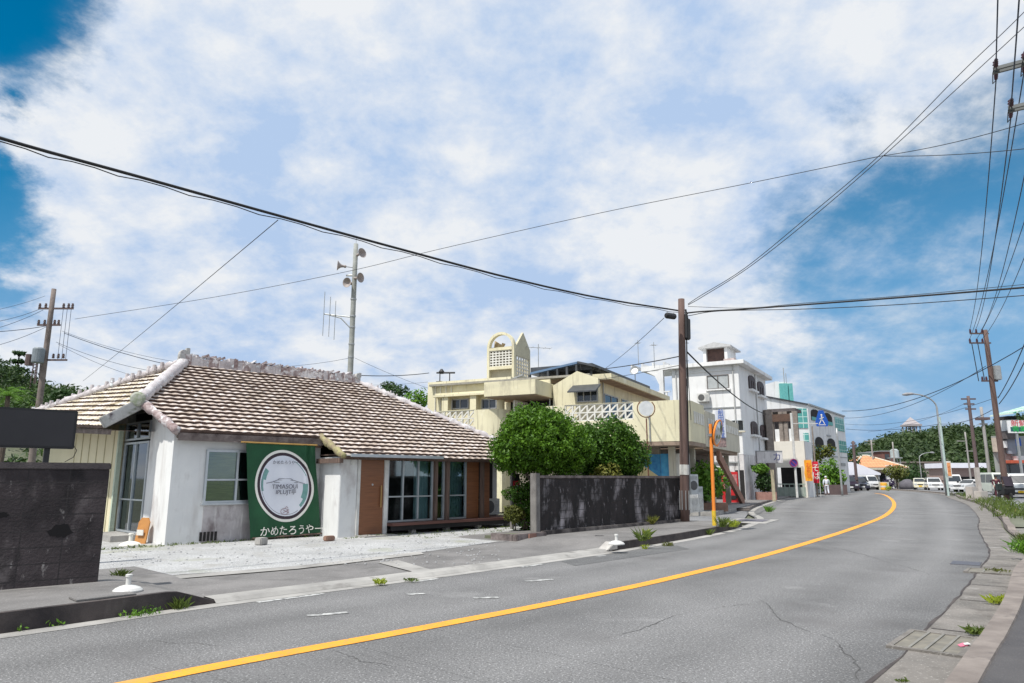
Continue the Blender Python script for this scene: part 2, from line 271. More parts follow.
# ------------------------------------------------------------------ mesh helpers
class MB:
    def __init__(s): s.v = []; s.f = []; s.mi = []
    def add(s, vs, fs, mi=0):
        n = len(s.v); s.v += [tuple(q) for q in vs]; s.f += [tuple(i + n for i in f) for f in fs]; s.mi += [mi] * len(fs); return s
    def box(s, x0, x1, y0, y1, z0, z1, mi=0):
        if x0 > x1: x0, x1 = x1, x0
        if y0 > y1: y0, y1 = y1, y0
        if z0 > z1: z0, z1 = z1, z0
        v = [(x, y, z) for z in (z0, z1) for y in (y0, y1) for x in (x0, x1)]
        return s.add(v, [(0, 2, 3, 1), (4, 5, 7, 6), (0, 1, 5, 4), (2, 6, 7, 3), (0, 4, 6, 2), (1, 3, 7, 5)], mi)
    def bar(s, a, b, wx, wz=None, mi=0):
        a = Vector(a); b = Vector(b); d = (b - a).normalized(); wz = wz or wx
        up = Vector((0, 0, 1)) if abs(d.z) < .9 else Vector((1, 0, 0))
        r = d.cross(up).normalized(); u = r.cross(d)
        v = [p + r * i * wx / 2 + u * j * wz / 2 for p in (a, b) for i, j in ((-1, -1), (1, -1), (1, 1), (-1, 1))]
        return s.add(v, [(0, 1, 2, 3), (7, 6, 5, 4), (0, 4, 5, 1), (1, 5, 6, 2), (2, 6, 7, 3), (3, 7, 4, 0)], mi)
    def tube(s, pts, r, n=8, mi=0, caps=True):
        pts = [Vector(p) for p in pts]; rs = r if isinstance(r, (list, tuple)) else [r] * len(pts); base = len(s.v)
        prev = None
        for i, p in enumerate(pts):
            d = (pts[min(i + 1, len(pts) - 1)] - pts[max(i - 1, 0)]).normalized()
            if prev is None:
                up = Vector((0, 0, 1)) if abs(d.z) < .9 else Vector((1, 0, 0)); a = d.cross(up).normalized()
            else:
                a = (prev - d * prev.dot(d)).normalized()
            prev = a; b = d.cross(a)
            s.v += [tuple(p + (a * math.cos(k * 2 * math.pi / n) + b * math.sin(k * 2 * math.pi / n)) * rs[i]) for k in range(n)]
        for i in range(len(pts) - 1):
            for k in range(n):
                s.f.append((base + i * n + k, base + i * n + (k + 1) % n, base + (i + 1) * n + (k + 1) % n, base + (i + 1) * n + k)); s.mi.append(mi)
        if caps:
            s.f.append(tuple(base + k for k in range(n))[::-1]); s.mi.append(mi)
            q = base + (len(pts) - 1) * n; s.f.append(tuple(q + k for k in range(n))); s.mi.append(mi)
        return s
    def lathe(s, c, prof, n=16, mi=0, axis=None):
        c = Vector(c); ax = Vector(axis).normalized() if axis else Vector((0, 0, 1))
        up = Vector((1, 0, 0)) if abs(ax.x) < .9 else Vector((0, 1, 0)); a = ax.cross(up).normalized(); b = ax.cross(a); base = len(s.v)
        for (r, z) in prof: s.v += [tuple(c + ax * z + (a * math.cos(k * 2 * math.pi / n) + b * math.sin(k * 2 * math.pi / n)) * max(r, .0005)) for k in range(n)]
        for i in range(len(prof) - 1):
            for k in range(n):
                s.f.append((base + i * n + k, base + i * n + (k + 1) % n, base + (i + 1) * n + (k + 1) % n, base + (i + 1) * n + k)); s.mi.append(mi)
        s.f.append(tuple(base + k for k in range(n))[::-1]); s.mi.append(mi)
        q = base + (len(prof) - 1) * n; s.f.append(tuple(q + k for k in range(n))); s.mi.append(mi)
        return s
    def prism(s, poly, a0, a1, fn, mi=0):
        """poly in 2D, swept from a0 to a1; fn(p, q, a) gives the 3D point"""
        n = len(poly); v = [fn(p[0], p[1], a) for a in (a0, a1) for p in poly]
        return s.add(v, [tuple(range(n))[::-1], tuple(range(n, 2 * n))] + [(i, (i + 1) % n, n + (i + 1) % n, n + i) for i in range(n)], mi)
    def build(s, name, mats, parent=None, loc=None, smooth=False, bevel=0, fix=True):
        me = bpy.data.meshes.new(name); me.from_pydata(s.v, [], s.f)
        mats = mats if isinstance(mats, (list, tuple)) else [mats]
        for m in mats: me.materials.append(m)
        if len(mats) > 1: me.polygons.foreach_set('material_index', s.mi)
        if fix or bevel:
            bm = bmesh.new(); bm.from_mesh(me)
            if bevel: bmesh.ops.bevel(bm, geom=[e for e in bm.edges if len(e.link_faces) == 2 and e.calc_face_angle(0) > .5], offset=bevel, segments=2, affect='EDGES', clamp_overlap=True)
            bmesh.ops.recalc_face_normals(bm, faces=bm.faces); bm.to_mesh(me); bm.free()
        if smooth: me.polygons.foreach_set('use_smooth', [True] * len(me.polygons))
        me.update()
        o = bpy.data.objects.new(name, me); C.objects.link(o)
        if parent: o.parent = parent
        if loc is not None: o.location = loc
        return o
def tag(o, label, cat, group=None):
    o['label'] = label; o['category'] = cat
    if group: o['group'] = group
    return o
def struct(o): o['kind'] = 'structure'; return o
def thing(name, label, cat, loc=(0, 0, 0), rz=0, group=None):
    o = bpy.data.objects.new(name, None); C.objects.link(o); o.empty_display_size = .1
    o.location = loc; o.rotation_euler = (0, 0, rz); return tag(o, label, cat, group)
def dup(root, loc, rz=0, label=None, scale=1):
    r = root.copy(); C.objects.link(r); r.location = loc; r.rotation_euler = (0, 0, rz); r.scale = (scale,) * 3
    if label: r['label'] = label
    for ch in list(root.children):
        c = ch.copy(); C.objects.link(c); c.parent = r
        for g in ch.children:
            d = g.copy(); C.objects.link(d); d.parent = c
    return r
def text(s, size, mat, name, parent, loc, rot, ext=.004, vertical=False, sx=1, wt=0):
    cu = bpy.data.curves.new('t', 'FONT'); cu.body = '\n'.join(s) if vertical else s; cu.size = size; cu.extrude = ext
    cu.align_x = 'CENTER'; cu.align_y = 'CENTER'
    if vertical: cu.space_line = .95
    o = bpy.data.objects.new('t', cu); C.objects.link(o); bpy.context.view_layer.update()
    me = bpy.data.meshes.new_from_object(o.evaluated_get(bpy.context.evaluated_depsgraph_get())); bpy.data.objects.remove(o)
    me.materials.clear(); me.materials.append(mat); me.name = name
    q = bpy.data.objects.new(name, me); C.objects.link(q); q.parent = parent; q.location = loc; q.rotation_euler = rot; q.scale = (sx, 1, 1)
    return q
def catmull(pts, n=8):
    pts = [Vector((*p, 0)) if len(p) == 2 else Vector(p) for p in pts]; q = [pts[0] * 2 - pts[1]] + pts + [pts[-1] * 2 - pts[-2]]; o = []
    for i in range(1, len(q) - 2):
        for k in range(n):
            t = k / n; a, b, c, d = q[i - 1:i + 3]
            o.append(.5 * ((2 * b) + (c - a) * t + (2 * a - 5 * b + 4 * c - d) * t * t + (3 * b - a - 3 * c + d) * t ** 3))
    return o + [pts[-1]]
def left_normals(pts):
    r = []
    for i in range(len(pts)):
        d = (pts[min(i + 1, len(pts) - 1)] - pts[max(i - 1, 0)]).normalized(); r.append(Vector((-d.y, d.x, 0)))
    return r
def strip(pts, o0, o1, z, name, mat, z1=None, cond=None):
    """ribbon along pts between left offsets o0 and o1; z may be a function of the index"""
    ns = left_normals(pts); m = MB(); zf = z if callable(z) else (lambda i: z)
    vs = []
    for i, (p, n) in enumerate(zip(pts, ns)):
        for o in (o0, o1): q = p + n * o; vs.append((q.x, q.y, zf(i)))
    m.add(vs, [(2 * i, 2 * i + 2, 2 * i + 3, 2 * i + 1) for i in range(len(pts) - 1) if cond is None or cond(i)])
    return m.build(name, mat, fix=False)
def leaves(m, c, rad, n, size, shell=.75, rnd=random, lump=.18, flat=.0, mi=0):
    """n leaf-sized faces spread through a lumpy ellipsoid"""
    c = Vector(c); lobes = [(Vector((rnd.gauss(0, 1), rnd.gauss(0, 1), rnd.gauss(0, 1))).normalized(), rnd.uniform(.5, 1)) for _ in range(14)]
    for _ in range(n):
        d = Vector((rnd.gauss(0, 1), rnd.gauss(0, 1), rnd.gauss(0, 1))).normalized()
        k = 1 + lump * (max(max(0, d.dot(l)) ** 8 * a for l, a in lobes) * 2 - .7)
        rr = k * (shell + (1 - shell) * rnd.random() ** .6) if rnd.random() < .8 else k * rnd.uniform(.3, shell)
        p = c + Vector((d.x * rad[0], d.y * rad[1], d.z * rad[2])) * rr
        a = (d + Vector((rnd.gauss(0, .7), rnd.gauss(0, .7), rnd.gauss(0, .7) + .3))).normalized()
        t = a.cross(Vector((rnd.gauss(0, 1), rnd.gauss(0, 1), rnd.gauss(0, 1)))).normalized(); b = a.cross(t); s = size * rnd.uniform(.6, 1.3)
        m.add([p - t * s, p + b * s * .45, p + t * s, p - b * s * .45], [(0, 1, 2, 3)], mi)
def tri_tuft(m, c, n, h, spread, rnd=random, wd=.012):
    for _ in range(n):
        a = rnd.uniform(0, 6.283); r = rnd.random() * spread; b = Vector((c[0] + math.cos(a) * r, c[1] + math.sin(a) * r, c[2])); hh = h * rnd.uniform(.5, 1.2)
        lean = Vector((rnd.gauss(0, .3), rnd.gauss(0, .3), 1)).normalized() * hh; sd_ = Vector((math.cos(a * 3), math.sin(a * 3), 0)) * wd
        m.add([b - sd_, b + sd_, b + lean * .6 + sd_ * .8 + Vector((lean.x * .2, lean.y * .2, 0)), b + lean + Vector((lean.x * .7, lean.y * .7, -.02))], [(0, 1, 2, 3)])

def clumps(m, c, rad, n, size, rnd, cr=.17, ncl=150):
    """crown built of many small leaf tufts over the crown's surface and some inside: bumpy, with dark gaps between tufts"""
    c = Vector(c); per = max(6, n // ncl)
    for i in range(ncl):
        d = Vector((rnd.gauss(0, 1), rnd.gauss(0, 1), rnd.gauss(0, 1) * .95)).normalized(); k = rnd.uniform(.80, 1.03) if rnd.random() < .85 else rnd.uniform(.4, .8)
        p = c + Vector((d.x * rad[0], d.y * rad[1], d.z * rad[2])) * k; leaves(m, p, (cr * rnd.uniform(.7, 1.3),) * 3, per, size, .5, rnd, .1)
    for _ in range(n // 5):
        d = Vector((rnd.gauss(0, 1), rnd.gauss(0, 1), rnd.gauss(0, 1))).normalized(); p = c + Vector((d.x * rad[0], d.y * rad[1], d.z * rad[2])) * rnd.uniform(.55, .9)
        a = Vector((rnd.gauss(0, 1), rnd.gauss(0, 1), rnd.gauss(0, 1))).normalized(); b = a.cross(d).normalized(); m.add([p - a * size, p + b * size, p + a * size, p - b * size], [(0, 1, 2, 3)])
# the carriageway: polished wheel tracks follow the lanes (attribute 'lat' runs 0..1 across the road)
t_ = ASPH.node_tree; b_ = t_.nodes['Principled BSDF']; src_ = b_.inputs['Base Color'].links[0].from_socket
at_ = t_.nodes.new('ShaderNodeAttribute'); at_.attribute_name = 'lat'; rp_ = t_.nodes.new('ShaderNodeValToRGB'); es = rp_.color_ramp.elements
vals = [(0, .9), (.06, .5), (.14, .12), (.22, .65), (.34, .1), (.44, .6), (.5, .85), (.58, .5), (.68, .1), (.78, .6), (.87, .1), (.94, .75), (1., 1.)]
es[0].position, es[0].color = 0, (.9, .9, .9, 1); es[1].position, es[1].color = 1, (1, 1, 1, 1)
for p_, v_ in vals[1:-1]: e_ = es.new(p_); e_.color = (v_, v_, v_, 1)
t_.links.new(at_.outputs['Fac'], rp_.inputs[0]); nz_ = t_.nodes.new('ShaderNodeTexNoise'); nz_.inputs['Scale'].default_value = .8; nz_.inputs['Detail'].default_value = 5; tc_ = t_.nodes.new('ShaderNodeTexCoord'); t_.links.new(tc_.outputs['Object'], nz_.inputs['Vector'])
mu_ = t_.nodes.new('ShaderNodeMath'); mu_.operation = 'MULTIPLY'; t_.links.new(rp_.outputs[0], mu_.inputs[0]); t_.links.new(nz_.outputs[0], mu_.inputs[1])
mp_ = t_.nodes.new('ShaderNodeMapRange'); mp_.inputs[1].default_value = .05; mp_.inputs[2].default_value = .6; mp_.inputs[3].default_value = 1.22; mp_.inputs[4].default_value = .70; t_.links.new(mu_.outputs[0], mp_.inputs[0])
mm_ = t_.nodes.new('ShaderNodeMix'); mm_.data_type = 'RGBA'; mm_.blend_type = 'MULTIPLY'; mm_.inputs[0].default_value = 1; t_.links.new(src_, mm_.inputs[6]); t_.links.new(mp_.outputs[0], mm_.inputs[7]); t_.links.new(mm_.outputs[2], b_.inputs['Base Color'])
GUTR = M('gutter_brown_grey', (.22, .20, .18), (.13, .12, .108), scale=1.4, rough=.9, bump=.4, bscale=50, speck=((.38, .36, .33), 40., .6, .75), streak=[((.09, .08, .07), .54, .72, 1.8, (1, 1, 1)), ((.40, .38, .36), .62, .72, 2.4, (1, 1, 1))])
PATCH = M('asphalt_patch', (.13, .13, .13), (.10, .10, .10), scale=2, rough=.9, bump=.8, bscale=60, speck=[((.32, .32, .31), 50., .58, .7)])

# ================================================================== the setting
m = MB(); m.add([(-1500, -300, -.06), (1500, -300, -.06), (1500, 2500, -.06), (-1500, 2500, -.06)], [(0, 1, 2, 3)])
struct(m.build('ground', SOIL, fix=False))
LE = catmull([(-24, -14.2), (-14, -3), (-8.2, 3.6), (-4.95, 7.3), (-3.6, 8.95), (-1.05, 11.6), (.75, 13.6), (2.2, 15.3), (4.5, 18.3), (7.0, 22.2), (9.2, 27.0), (11.0, 33.3), (16.4, 45.5), (22.5, 57.0), (31, 70), (38, 84), (41, 100), (42, 120)], 8)
RE = catmull([(-18, -19), (-8, -7), (-3.6, -1.8), (2.65, 5.55), (4.05, 7.3), (5.6, 9.25), (7.6, 11.9), (9.8, 14.9), (11.9, 18.3), (14.6, 22.6), (17.5, 27.0), (21.5, 33.5), (26.8, 42.5), (33.5, 55), (40, 67), (46, 84), (49, 100), (50, 120)], 8)
CL = catmull([(-21, -16.5), (-11, -4.4), (-5.9, 1.8), (-2.86, 5.55), (-1.1, 7.35), (.46, 8.95), (2.37, 11.1), (5.53, 15.1), (10.6, 22.3), (15.6, 30), (21.6, 40.6), (28, 53), (34, 65.5), (36.5, 72)], 8)
m = MB(); vs = []
for a, b in ((LE, RE),):
    n = min(len(a), len(b))
    vs = []
    for i in range(n):
        j = min(range(max(0, 0), len(b)), key=lambda q: (b[q] - a[i]).length); j = max(j, getattr(struct, 'j', 0)); struct.j = j
        vs += [(p.x, p.y, 0) for p in (a[i] + (a[i] - b[j]).normalized() * .1, b[j] + (b[j] - a[i]).normalized() * .1)]
    m.add(vs, [(2 * i, 2 * i + 1, 2 * i + 3, 2 * i + 2) for i in range(n - 1)])
rd = struct(m.build('road', ASPH, fix=False)); la = rd.data.attributes.new('lat', 'FLOAT', 'POINT')
for i in range(len(rd.data.vertices)): la.data[i].value = i % 2
# side street opening between the two blocks on the left, and the asphalt yard at the bend
m = MB(); m.add([(7.0, 22.4, -.004), (11.2, 33.8, -.004), (9.0, 36, -.004), (3, 46, -.004), (-10, 60, -.004), (-14, 56, -.004), (4, 30, -.004)], [(0, 1, 2, 3, 4, 5, 6)])
struct(m.build('side_street', LOT, fix=False))
m = MB(); m.add([(20, 56.4, -.006), (36, 56, -.006), (70, 62, -.006), (90, 120, -.006), (20, 130, -.006)], [(0, 1, 2, 3, 4)])
struct(m.build('yard_at_bend', LOT, fix=False))
o = strip(CL, -.10, .10, .006, 'centre_line', YEL); struct(o)
m = MB()                                               # faded white dashes beside the centre line and the worn edge line
for (a, b) in (((308, 616.5), (347, 612.5)), ((408, 595), (424, 593.6)), ((474, 598.6), (498, 597.4)), ((527, 581.8), (552, 579.4)), ((884, 490.6), (894, 490.2)), ((902, 492), (912, 491.7))):
    p = Vector((*G(*a), .006)); q = Vector((*G(*b), .006)); d = (q - p).normalized(); nn = Vector((-d.y, d.x, 0)) * .07
    m.add([p - nn * .4, q - nn, q + nn * .4, p + nn], [(0, 1, 2, 3)])
struct(m.build('road_dashes', WPAINT, fix=False))
o = strip(LE, -.34, -.24, .005, 'edge_line', WPAINT, cond=lambda i: i in (33, 34, 38, 44, 45, 52)); struct(o)
o = strip(LE, -.22, .02, .004, 'gutter', CONC); struct(o)
# left pavement: raised, dropping at the forecourt, raised again along the garden wall
def hz(p):
    x = p.x
    if x < -3.92: return .20
    if x < -3.60: return .20 - .165 * (x + 3.92) / .32
    if x < 2.05: return .035
    if x < 2.4: return .035 + .13 * (x - 2.05) / .35
    if x < 7.2: return .165
    return .03
LI = [i for i, p in enumerate(LE) if p.x < 7.4]; LP = []
src = [LE[i] for i in LI]
for a, b in zip(src, src[1:]):
    k = max(1, int((b - a).length / .12)); LP += [a.lerp(b, j / k) for j in range(k)]
LP.append(src[-1]); ns = left_normals(LP)
def ribbon3(name, mat, cols, kind=True):
    m = MB(); k = len(cols(0)); 
    for i in range(len(LP)): m.v += cols(i)
    for i in range(len(LP) - 1):
        if name == 'kerb' and hz(LP[i]) < .05: continue
        for j in range(k - 1): m.f.append((i * k + j, (i + 1) * k + j, (i + 1) * k + j + 1, i * k + j + 1)); m.mi.append(0)
    return struct(m.build(name, mat, fix=False))
def off(i, o, z): q = LP[i] + ns[i] * o; return (q.x, q.y, z)
ribbon3('kerb', KERBD, lambda i: [off(i, .02, -.03), off(i, .025, hz(LP[i])), off(i, .075, hz(LP[i]) + .004), off(i, .08, hz(LP[i]) - .02)])
PW = 2.35
ribbon3('pavement', WALKM, lambda i: [off(i, .07, hz(LP[i]) - .002), off(i, 1.0, hz(LP[i]) - .002), off(i, PW, (hz(LP[i]) + .04) * .5 + .03 if LP[i].x < -3.3 or LP[i].x > 2 else .045), off(i, PW + 2.6, .043)])
# a wider low concrete apron lip along the forecourt
def sub(lo, hi): return [i for i in range(len(LP)) if lo < LP[i].x < hi]
ii = sub(-3.66, 2.1); m = MB()
for i in ii: m.v += [off(i, -.02, .006), off(i, .05, .05), off(i, .32, .055), off(i, .34, .02)]
for q in range(len(ii) - 1):
    for j in range(3): m.f.append((q * 4 + j, q * 4 + 4 + j, q * 4 + 5 + j, q * 4 + j + 1)); m.mi.append(0)
struct(m.build('apron_kerb', CONC, fix=False))
# paler forecourt apron slab, gravel forecourt
H = Frame(G(164.4, 546.3, .03), 1183)
m = MB(); pts = [H.W(*q, .05) for q in ((-6.5, 9), (-6.5, -3.4), (-2, -3.6))] + [Vector((*G(*q, .05), .05)) for q in ((99, 581), (180, 574.5), (300, 566.5), (420, 552.5), (505, 540.5))] + [H.W(*q, .05) for q in ((7.4, -3.2), (14, 0), (14, 9))]
m.add(pts, [tuple(range(len(pts)))[::-1]]); struct(m.build('gravel_forecourt', GRAV, fix=False))
m = MB(); pts = [(*G(*q, .056), .056) for q in ((175, 575.5), (300, 565.5), (420, 551.5), (424, 554), (300, 568.5), (178, 578.5))]
m.add(pts, [(0, 1, 4, 5), (1, 2, 3, 4)]); struct(m.build('forecourt_edging', CONC, fix=False))
m = MB(); pts = [(*G(*q, .049), .049) for q in ((378, 562.5), (398, 560), (436, 571), (420, 573.5))]
m.add(pts, [(0, 1, 2, 3)]); struct(m.build('apron_joint', CONC, fix=False))
# kerb and pavement of the next block, past the side street
L2 = [p for p in LE if 33.0 < p.y < 80]; n2 = left_normals(L2); m = MB(); fl = lambda i: .13 if (i < 9 or 14 < i < 26 or i > 30) else .035
for i, (p, n) in enumerate(zip(L2, n2)):
    for o_, z in ((.02, -.02), (.03, fl(i)), (.17, fl(i) + .004)): q = p + n * o_; m.v.append((q.x, q.y, z))
for i in range(len(L2) - 1):
    for j in range(2): m.f.append((i * 3 + j, i * 3 + 3 + j, i * 3 + 4 + j, i * 3 + j + 1)); m.mi.append(0)
struct(m.build('far_kerb', KERB, fix=False)); struct(strip(L2, .16, 5.0, lambda i: fl(i), 'far_pavement', WALKM))
m = MB(); k0, k1 = L2[0], L2[0] + n2[0] * 2.6; d0 = (k1 - k0).normalized(); m.box(-.02, 2.6, -.14, .0, 0, .13); kk = m.build('corner_kerb', KERB, bevel=.02); kk.location = k0; kk.rotation_euler = (0, 0, math.atan2(d0.y, d0.x)); struct(kk)
# repair patch, cracks and a sealed seam in the asphalt
def poly_patch(pts, z, name, mat):
    m = MB(); m.add([(*G(*p), z) for p in pts], [tuple(range(len(pts)))]); return struct(m.build(name, mat, fix=False))
poly_patch([(560, 561), (676, 545.5), (690, 549), (575, 566)], .0035, 'asphalt_patch', PATCH)
m = MB(); rn = random.Random(77)
for (a, b, wd) in (((760, 600), (835, 640), .010), ((835, 640), (860, 683), .012), ((600, 640), (690, 612), .008), ((690, 612), (770, 604), .007), ((330, 650), (395, 667), .007), ((880, 560), (930, 575), .012), ((150, 640), (230, 648), .006), ((820, 545), (880, 560), .012)):
    p, q = Vector((*G(*a), .003)), Vector((*G(*b), .003)); nseg = 26; d = (q - p).normalized(); nn = Vector((-d.y, d.x, 0)); off = 0; vs = []
    for i in range(nseg + 1):
        off += rn.uniform(-.03, .03); c = p.lerp(q, i / nseg) + nn * off * math.sin(math.pi * i / nseg); w_ = wd * rn.uniform(.3, 1.2) * (.3 + math.sin(math.pi * i / nseg)); vs += [c + nn * w_ * .5, c - nn * w_ * .5]
    m.add(vs, [(2 * i, 2 * i + 1, 2 * i + 3, 2 * i + 2) for i in range(nseg)])
struct(m.build('asphalt_cracks', M('crack_dark', (.085, .083, .08), (.06, .058, .057), rough=.95), fix=False))
# right side: gutter slabs, kerb, dark pavement
o = strip(RE, -.62, .02, .004, 'right_gutter', GUTR); struct(o)
RK = catmull([(-18.4, -19.6), (-8.4, -7.8), (-3.2, -2.4), (3.22, 5.5), (4.25, 6.75), (5.8, 8.7), (7.9, 11.5), (10.35, 14.5), (12.6, 18.0), (15.2, 22.3), (18.1, 26.7), (22.1, 33.2), (27.4, 42.2), (34.1, 54.7), (40.6, 66.7), (46.6, 83.8), (50, 100)], 10)
m = MB(); nr = left_normals(RK)
for p, n in zip(RK, nr):
    k = .13 if p.y < 17.5 or p.y > 21 else .02
    for o_, z in ((.0, -.02), (-.02, k), (-.20, k + .004), (-.21, k - .03)): q = p + n * o_; m.v.append((q.x, q.y, z))
for i in range(len(RK) - 1):
    for j in range(3): m.f.append((i * 4 + j, i * 4 + 1 + j, i * 4 + 5 + j, i * 4 + 4 + j)); m.mi.append(0)
struct(m.build('right_kerb', M('kerb_light', (.25, .215, .19), (.155, .13, .115), scale=2.5, rough=.9, bump=.3, bscale=40, streak=[((.10, .085, .08), .56, .72, 3, (1, 1, 1))]), fix=False))
R1 = [p for p in RK if p.y < 16.6]; struct(strip(R1, -2.6, -.2, .115, 'right_pavement', WALKD))
R2 = [p for p in RK if 16.2 < p.y < 22.2]
struct(strip(R2, -3.4, -.2, .02, 'driveway_slab', M('driveway_blocks', (.27, .25, .23), (.18, .17, .15), scale=2, rough=.9, blocks=(.5, .5, .03, (.09, .10, .06), 0, 'xy'))))
R3 = [p for p in RK if p.y > 22]; struct(strip(R3, -.9, -.2, .03, 'verge_soil', SOIL))
m = MB(); m.add([(14.6, 14, .006), (20, 22.5, .006), (23.5, 33, .006), (29, 42, .006), (36, 54, .006), (42, 66, .006), (50, 84, .006), (110, 90, .006), (90, 30, .006), (40, 5, .006)], [tuple(range(10))[::-1]])
struct(m.build('parking_lot', LOT, fix=False))
m = MB(); m.add([(-40, -8, -.01), (-14, -3, -.01), (-8.4, 3.9, -.01), (-5, 7.6, -.01), (-7, 11, -.01), (-14, 16, -.01), (-40, 16, -.01)], [tuple(range(7))]); struct(m.build('left_lot', LOT, fix=False))
# cracks in the gutter between slabs, manhole lids and grates
m = MB()
for i in (24, 29, 33, 40, 44, 51, 56, 63, 70):
    a = RE[i]; n = left_normals(RE)[i]; d = Vector((n.y, -n.x, 0)) * .012
    p, q = a + n * -.02, a + n * -.62; m.add([(p - d) + Vector((0, 0, .008)), (q - d) + Vector((0, 0, .008)), (q + d) + Vector((0, 0, .008)), (p + d) + Vector((0, 0, .008))], [(0, 1, 2, 3)])
struct(m.build('gutter_joints', KERBD, fix=False))
m = MB(); nrr = left_normals(RE)
rnd = random.Random(11); vs = []
for i in range(16, len(RE) - 30):
    p = RE[i]; n = nrr[i]; j = rnd.uniform(-.012, .012); wdt = rnd.uniform(.006, .022)
    for o_ in (.015 + j + wdt, .015 + j - wdt): q = p + n * o_; vs.append((q.x, q.y, .0085))
m.add(vs, [(2 * i, 2 * i + 1, 2 * i + 3, 2 * i + 2) for i in range(len(vs) // 2 - 1)]); struct(m.build('road_edge_crack', KERBD, fix=False))

def grate(cx, label, loc, rz, L=.95, W=.42, bars=4):
    t = thing('drain_cover', label, 'drain cover', loc, rz, 'drain covers in the gutter')
    m = MB(); m.box(-L / 2, L / 2, -W / 2, -W / 2 + .05, -.02, .016).box(-L / 2, L / 2, W / 2 - .05, W / 2, -.02, .016).box(-L / 2, -L / 2 + .05, -W / 2 + .05, W / 2 - .05, -.02, .016).box(L / 2 - .05, L / 2, -W / 2 + .05, W / 2 - .05, -.02, .016)
    m.build('frame', GUTR, t)
    MB().box(-L / 2 + .05, L / 2 - .05, -W / 2 + .05, W / 2 - .05, -.02, .008).build('plate', M('olive_plate', (.22, .20, .16), (.14, .13, .11), scale=6, rough=.8), t)
    m = MB()
    for k in range(1, bars): x = -L / 2 + .05 + (L - .1) * k / bars; m.box(x - .012, x + .012, -W / 2 + .05, W / 2 - .05, .008, .018)
    m.build('rib', M('rib_grey', (.24, .23, .20), (.17, .16, .14), rough=.7), t); return t
a = Vector((*G(935, 644), 0)); grate(0, 'slotted steel drain cover in the gutter at the bottom right corner', (a.x, a.y, .008), math.atan2(-.66, .75) + math.pi / 2 * 0, L=.60, W=.92)
a = Vector((*G(992, 572.5), 0)); grate(0, 'smaller drain cover with dry weeds farther along the right gutter', (a.x, a.y, .008), math.atan2(-.62, .78), L=.72, W=.62, bars=3)
t = MB().box(-.3, .3, -.22, .22, -.01, .007).build('manhole_cover', M('dark_iron', (.10, .10, .12), (.07, .07, .08), scale=20, rough=.6)); a = G(980, 563.5); t.location = (a[0] - .25, a[1], .003); t.rotation_euler = (0, 0, R(54))
tag(t, 'small dark iron lid in the asphalt beside the right gutter', 'manhole cover')
t = thing('access_hatch', 'square dark metal hatch in pale concrete at the street corner past the orange pole', 'hatch', (*G(751, 521), .006), R(60))
MB().box(-1.3, 1.3, -.75, .75, -.01, .006).build('surround', CONC, t); MB().box(-.55, .9, -.5, .5, .0, .014).build('lid', M('hatch_iron', (.15, .14, .16), (.11, .10, .12), rough=.6), t)

# ================================================================== tile-roofed house
HP = thing('tile_roofed_house', 'old low white house with a hipped clay tile roof, beside the gravel forecourt', 'house', (*H.O, .03), H.rot)
def hb(*a, name='wall', mat=STUC, bev=0): return MB().box(*a).build(name, mat, HP, bevel=bev)
# walls
m = MB(); m.prism([(.16, 0), (1.5, 0), (1.5, 3.15), (.16, 2.52)], 0, .16, lambda p, q, a: (a, p, q)); m.build('wall', STUC, HP); hb(0, 3.72, 0, .16, 0, 2.50, bev=.0)
hb(.78, 3.70, -.008, 0.0, .0, .84, name='stained_plinth', mat=STUCD)
hb(3.72, 4.22, -1.0, .16, 0, 2.0, bev=.012)
hb(4.22, 4.30, -1.03, -.85, 0, 1.99, name='door_post', mat=WPLAS)
hb(0, .5, 3.3, 7.6, .0, 3.3, mat=STUC); hb(.5, 10.4, 7.4, 7.6, 0, 2.5); hb(10.3, 10.5, .3, 7.4, 0, 2.5)
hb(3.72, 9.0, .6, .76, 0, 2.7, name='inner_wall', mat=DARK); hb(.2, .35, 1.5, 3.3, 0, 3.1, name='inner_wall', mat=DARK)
hb(-.62, -.02, 1.6, 3.2, 0, .16, name='porch_step', mat=CONC, bev=.01)
# cream siding wall of the end wing, with battens
cw = hb(-.12, 0, 3.35, 11, 0, 2.85, mat=M('cream_siding', (.72, .66, .46), (.64, .58, .40), scale=1, rough=.8))
m = MB()
for k in range(6): y = 3.75 + k * .7; m.box(-.14, -.121, y, y + .035, .1, 2.74)
m.build('batten', M('siding_joint', (.55, .52, .36), (.45, .42, .28), rough=.8), HP)
hb(-.17, -.07, 3.25, 3.35, 0, 2.8, name='corner_post', mat=M('green_white_post', (.50, .56, .44), (.40, .47, .38), scale=8, rough=.7))
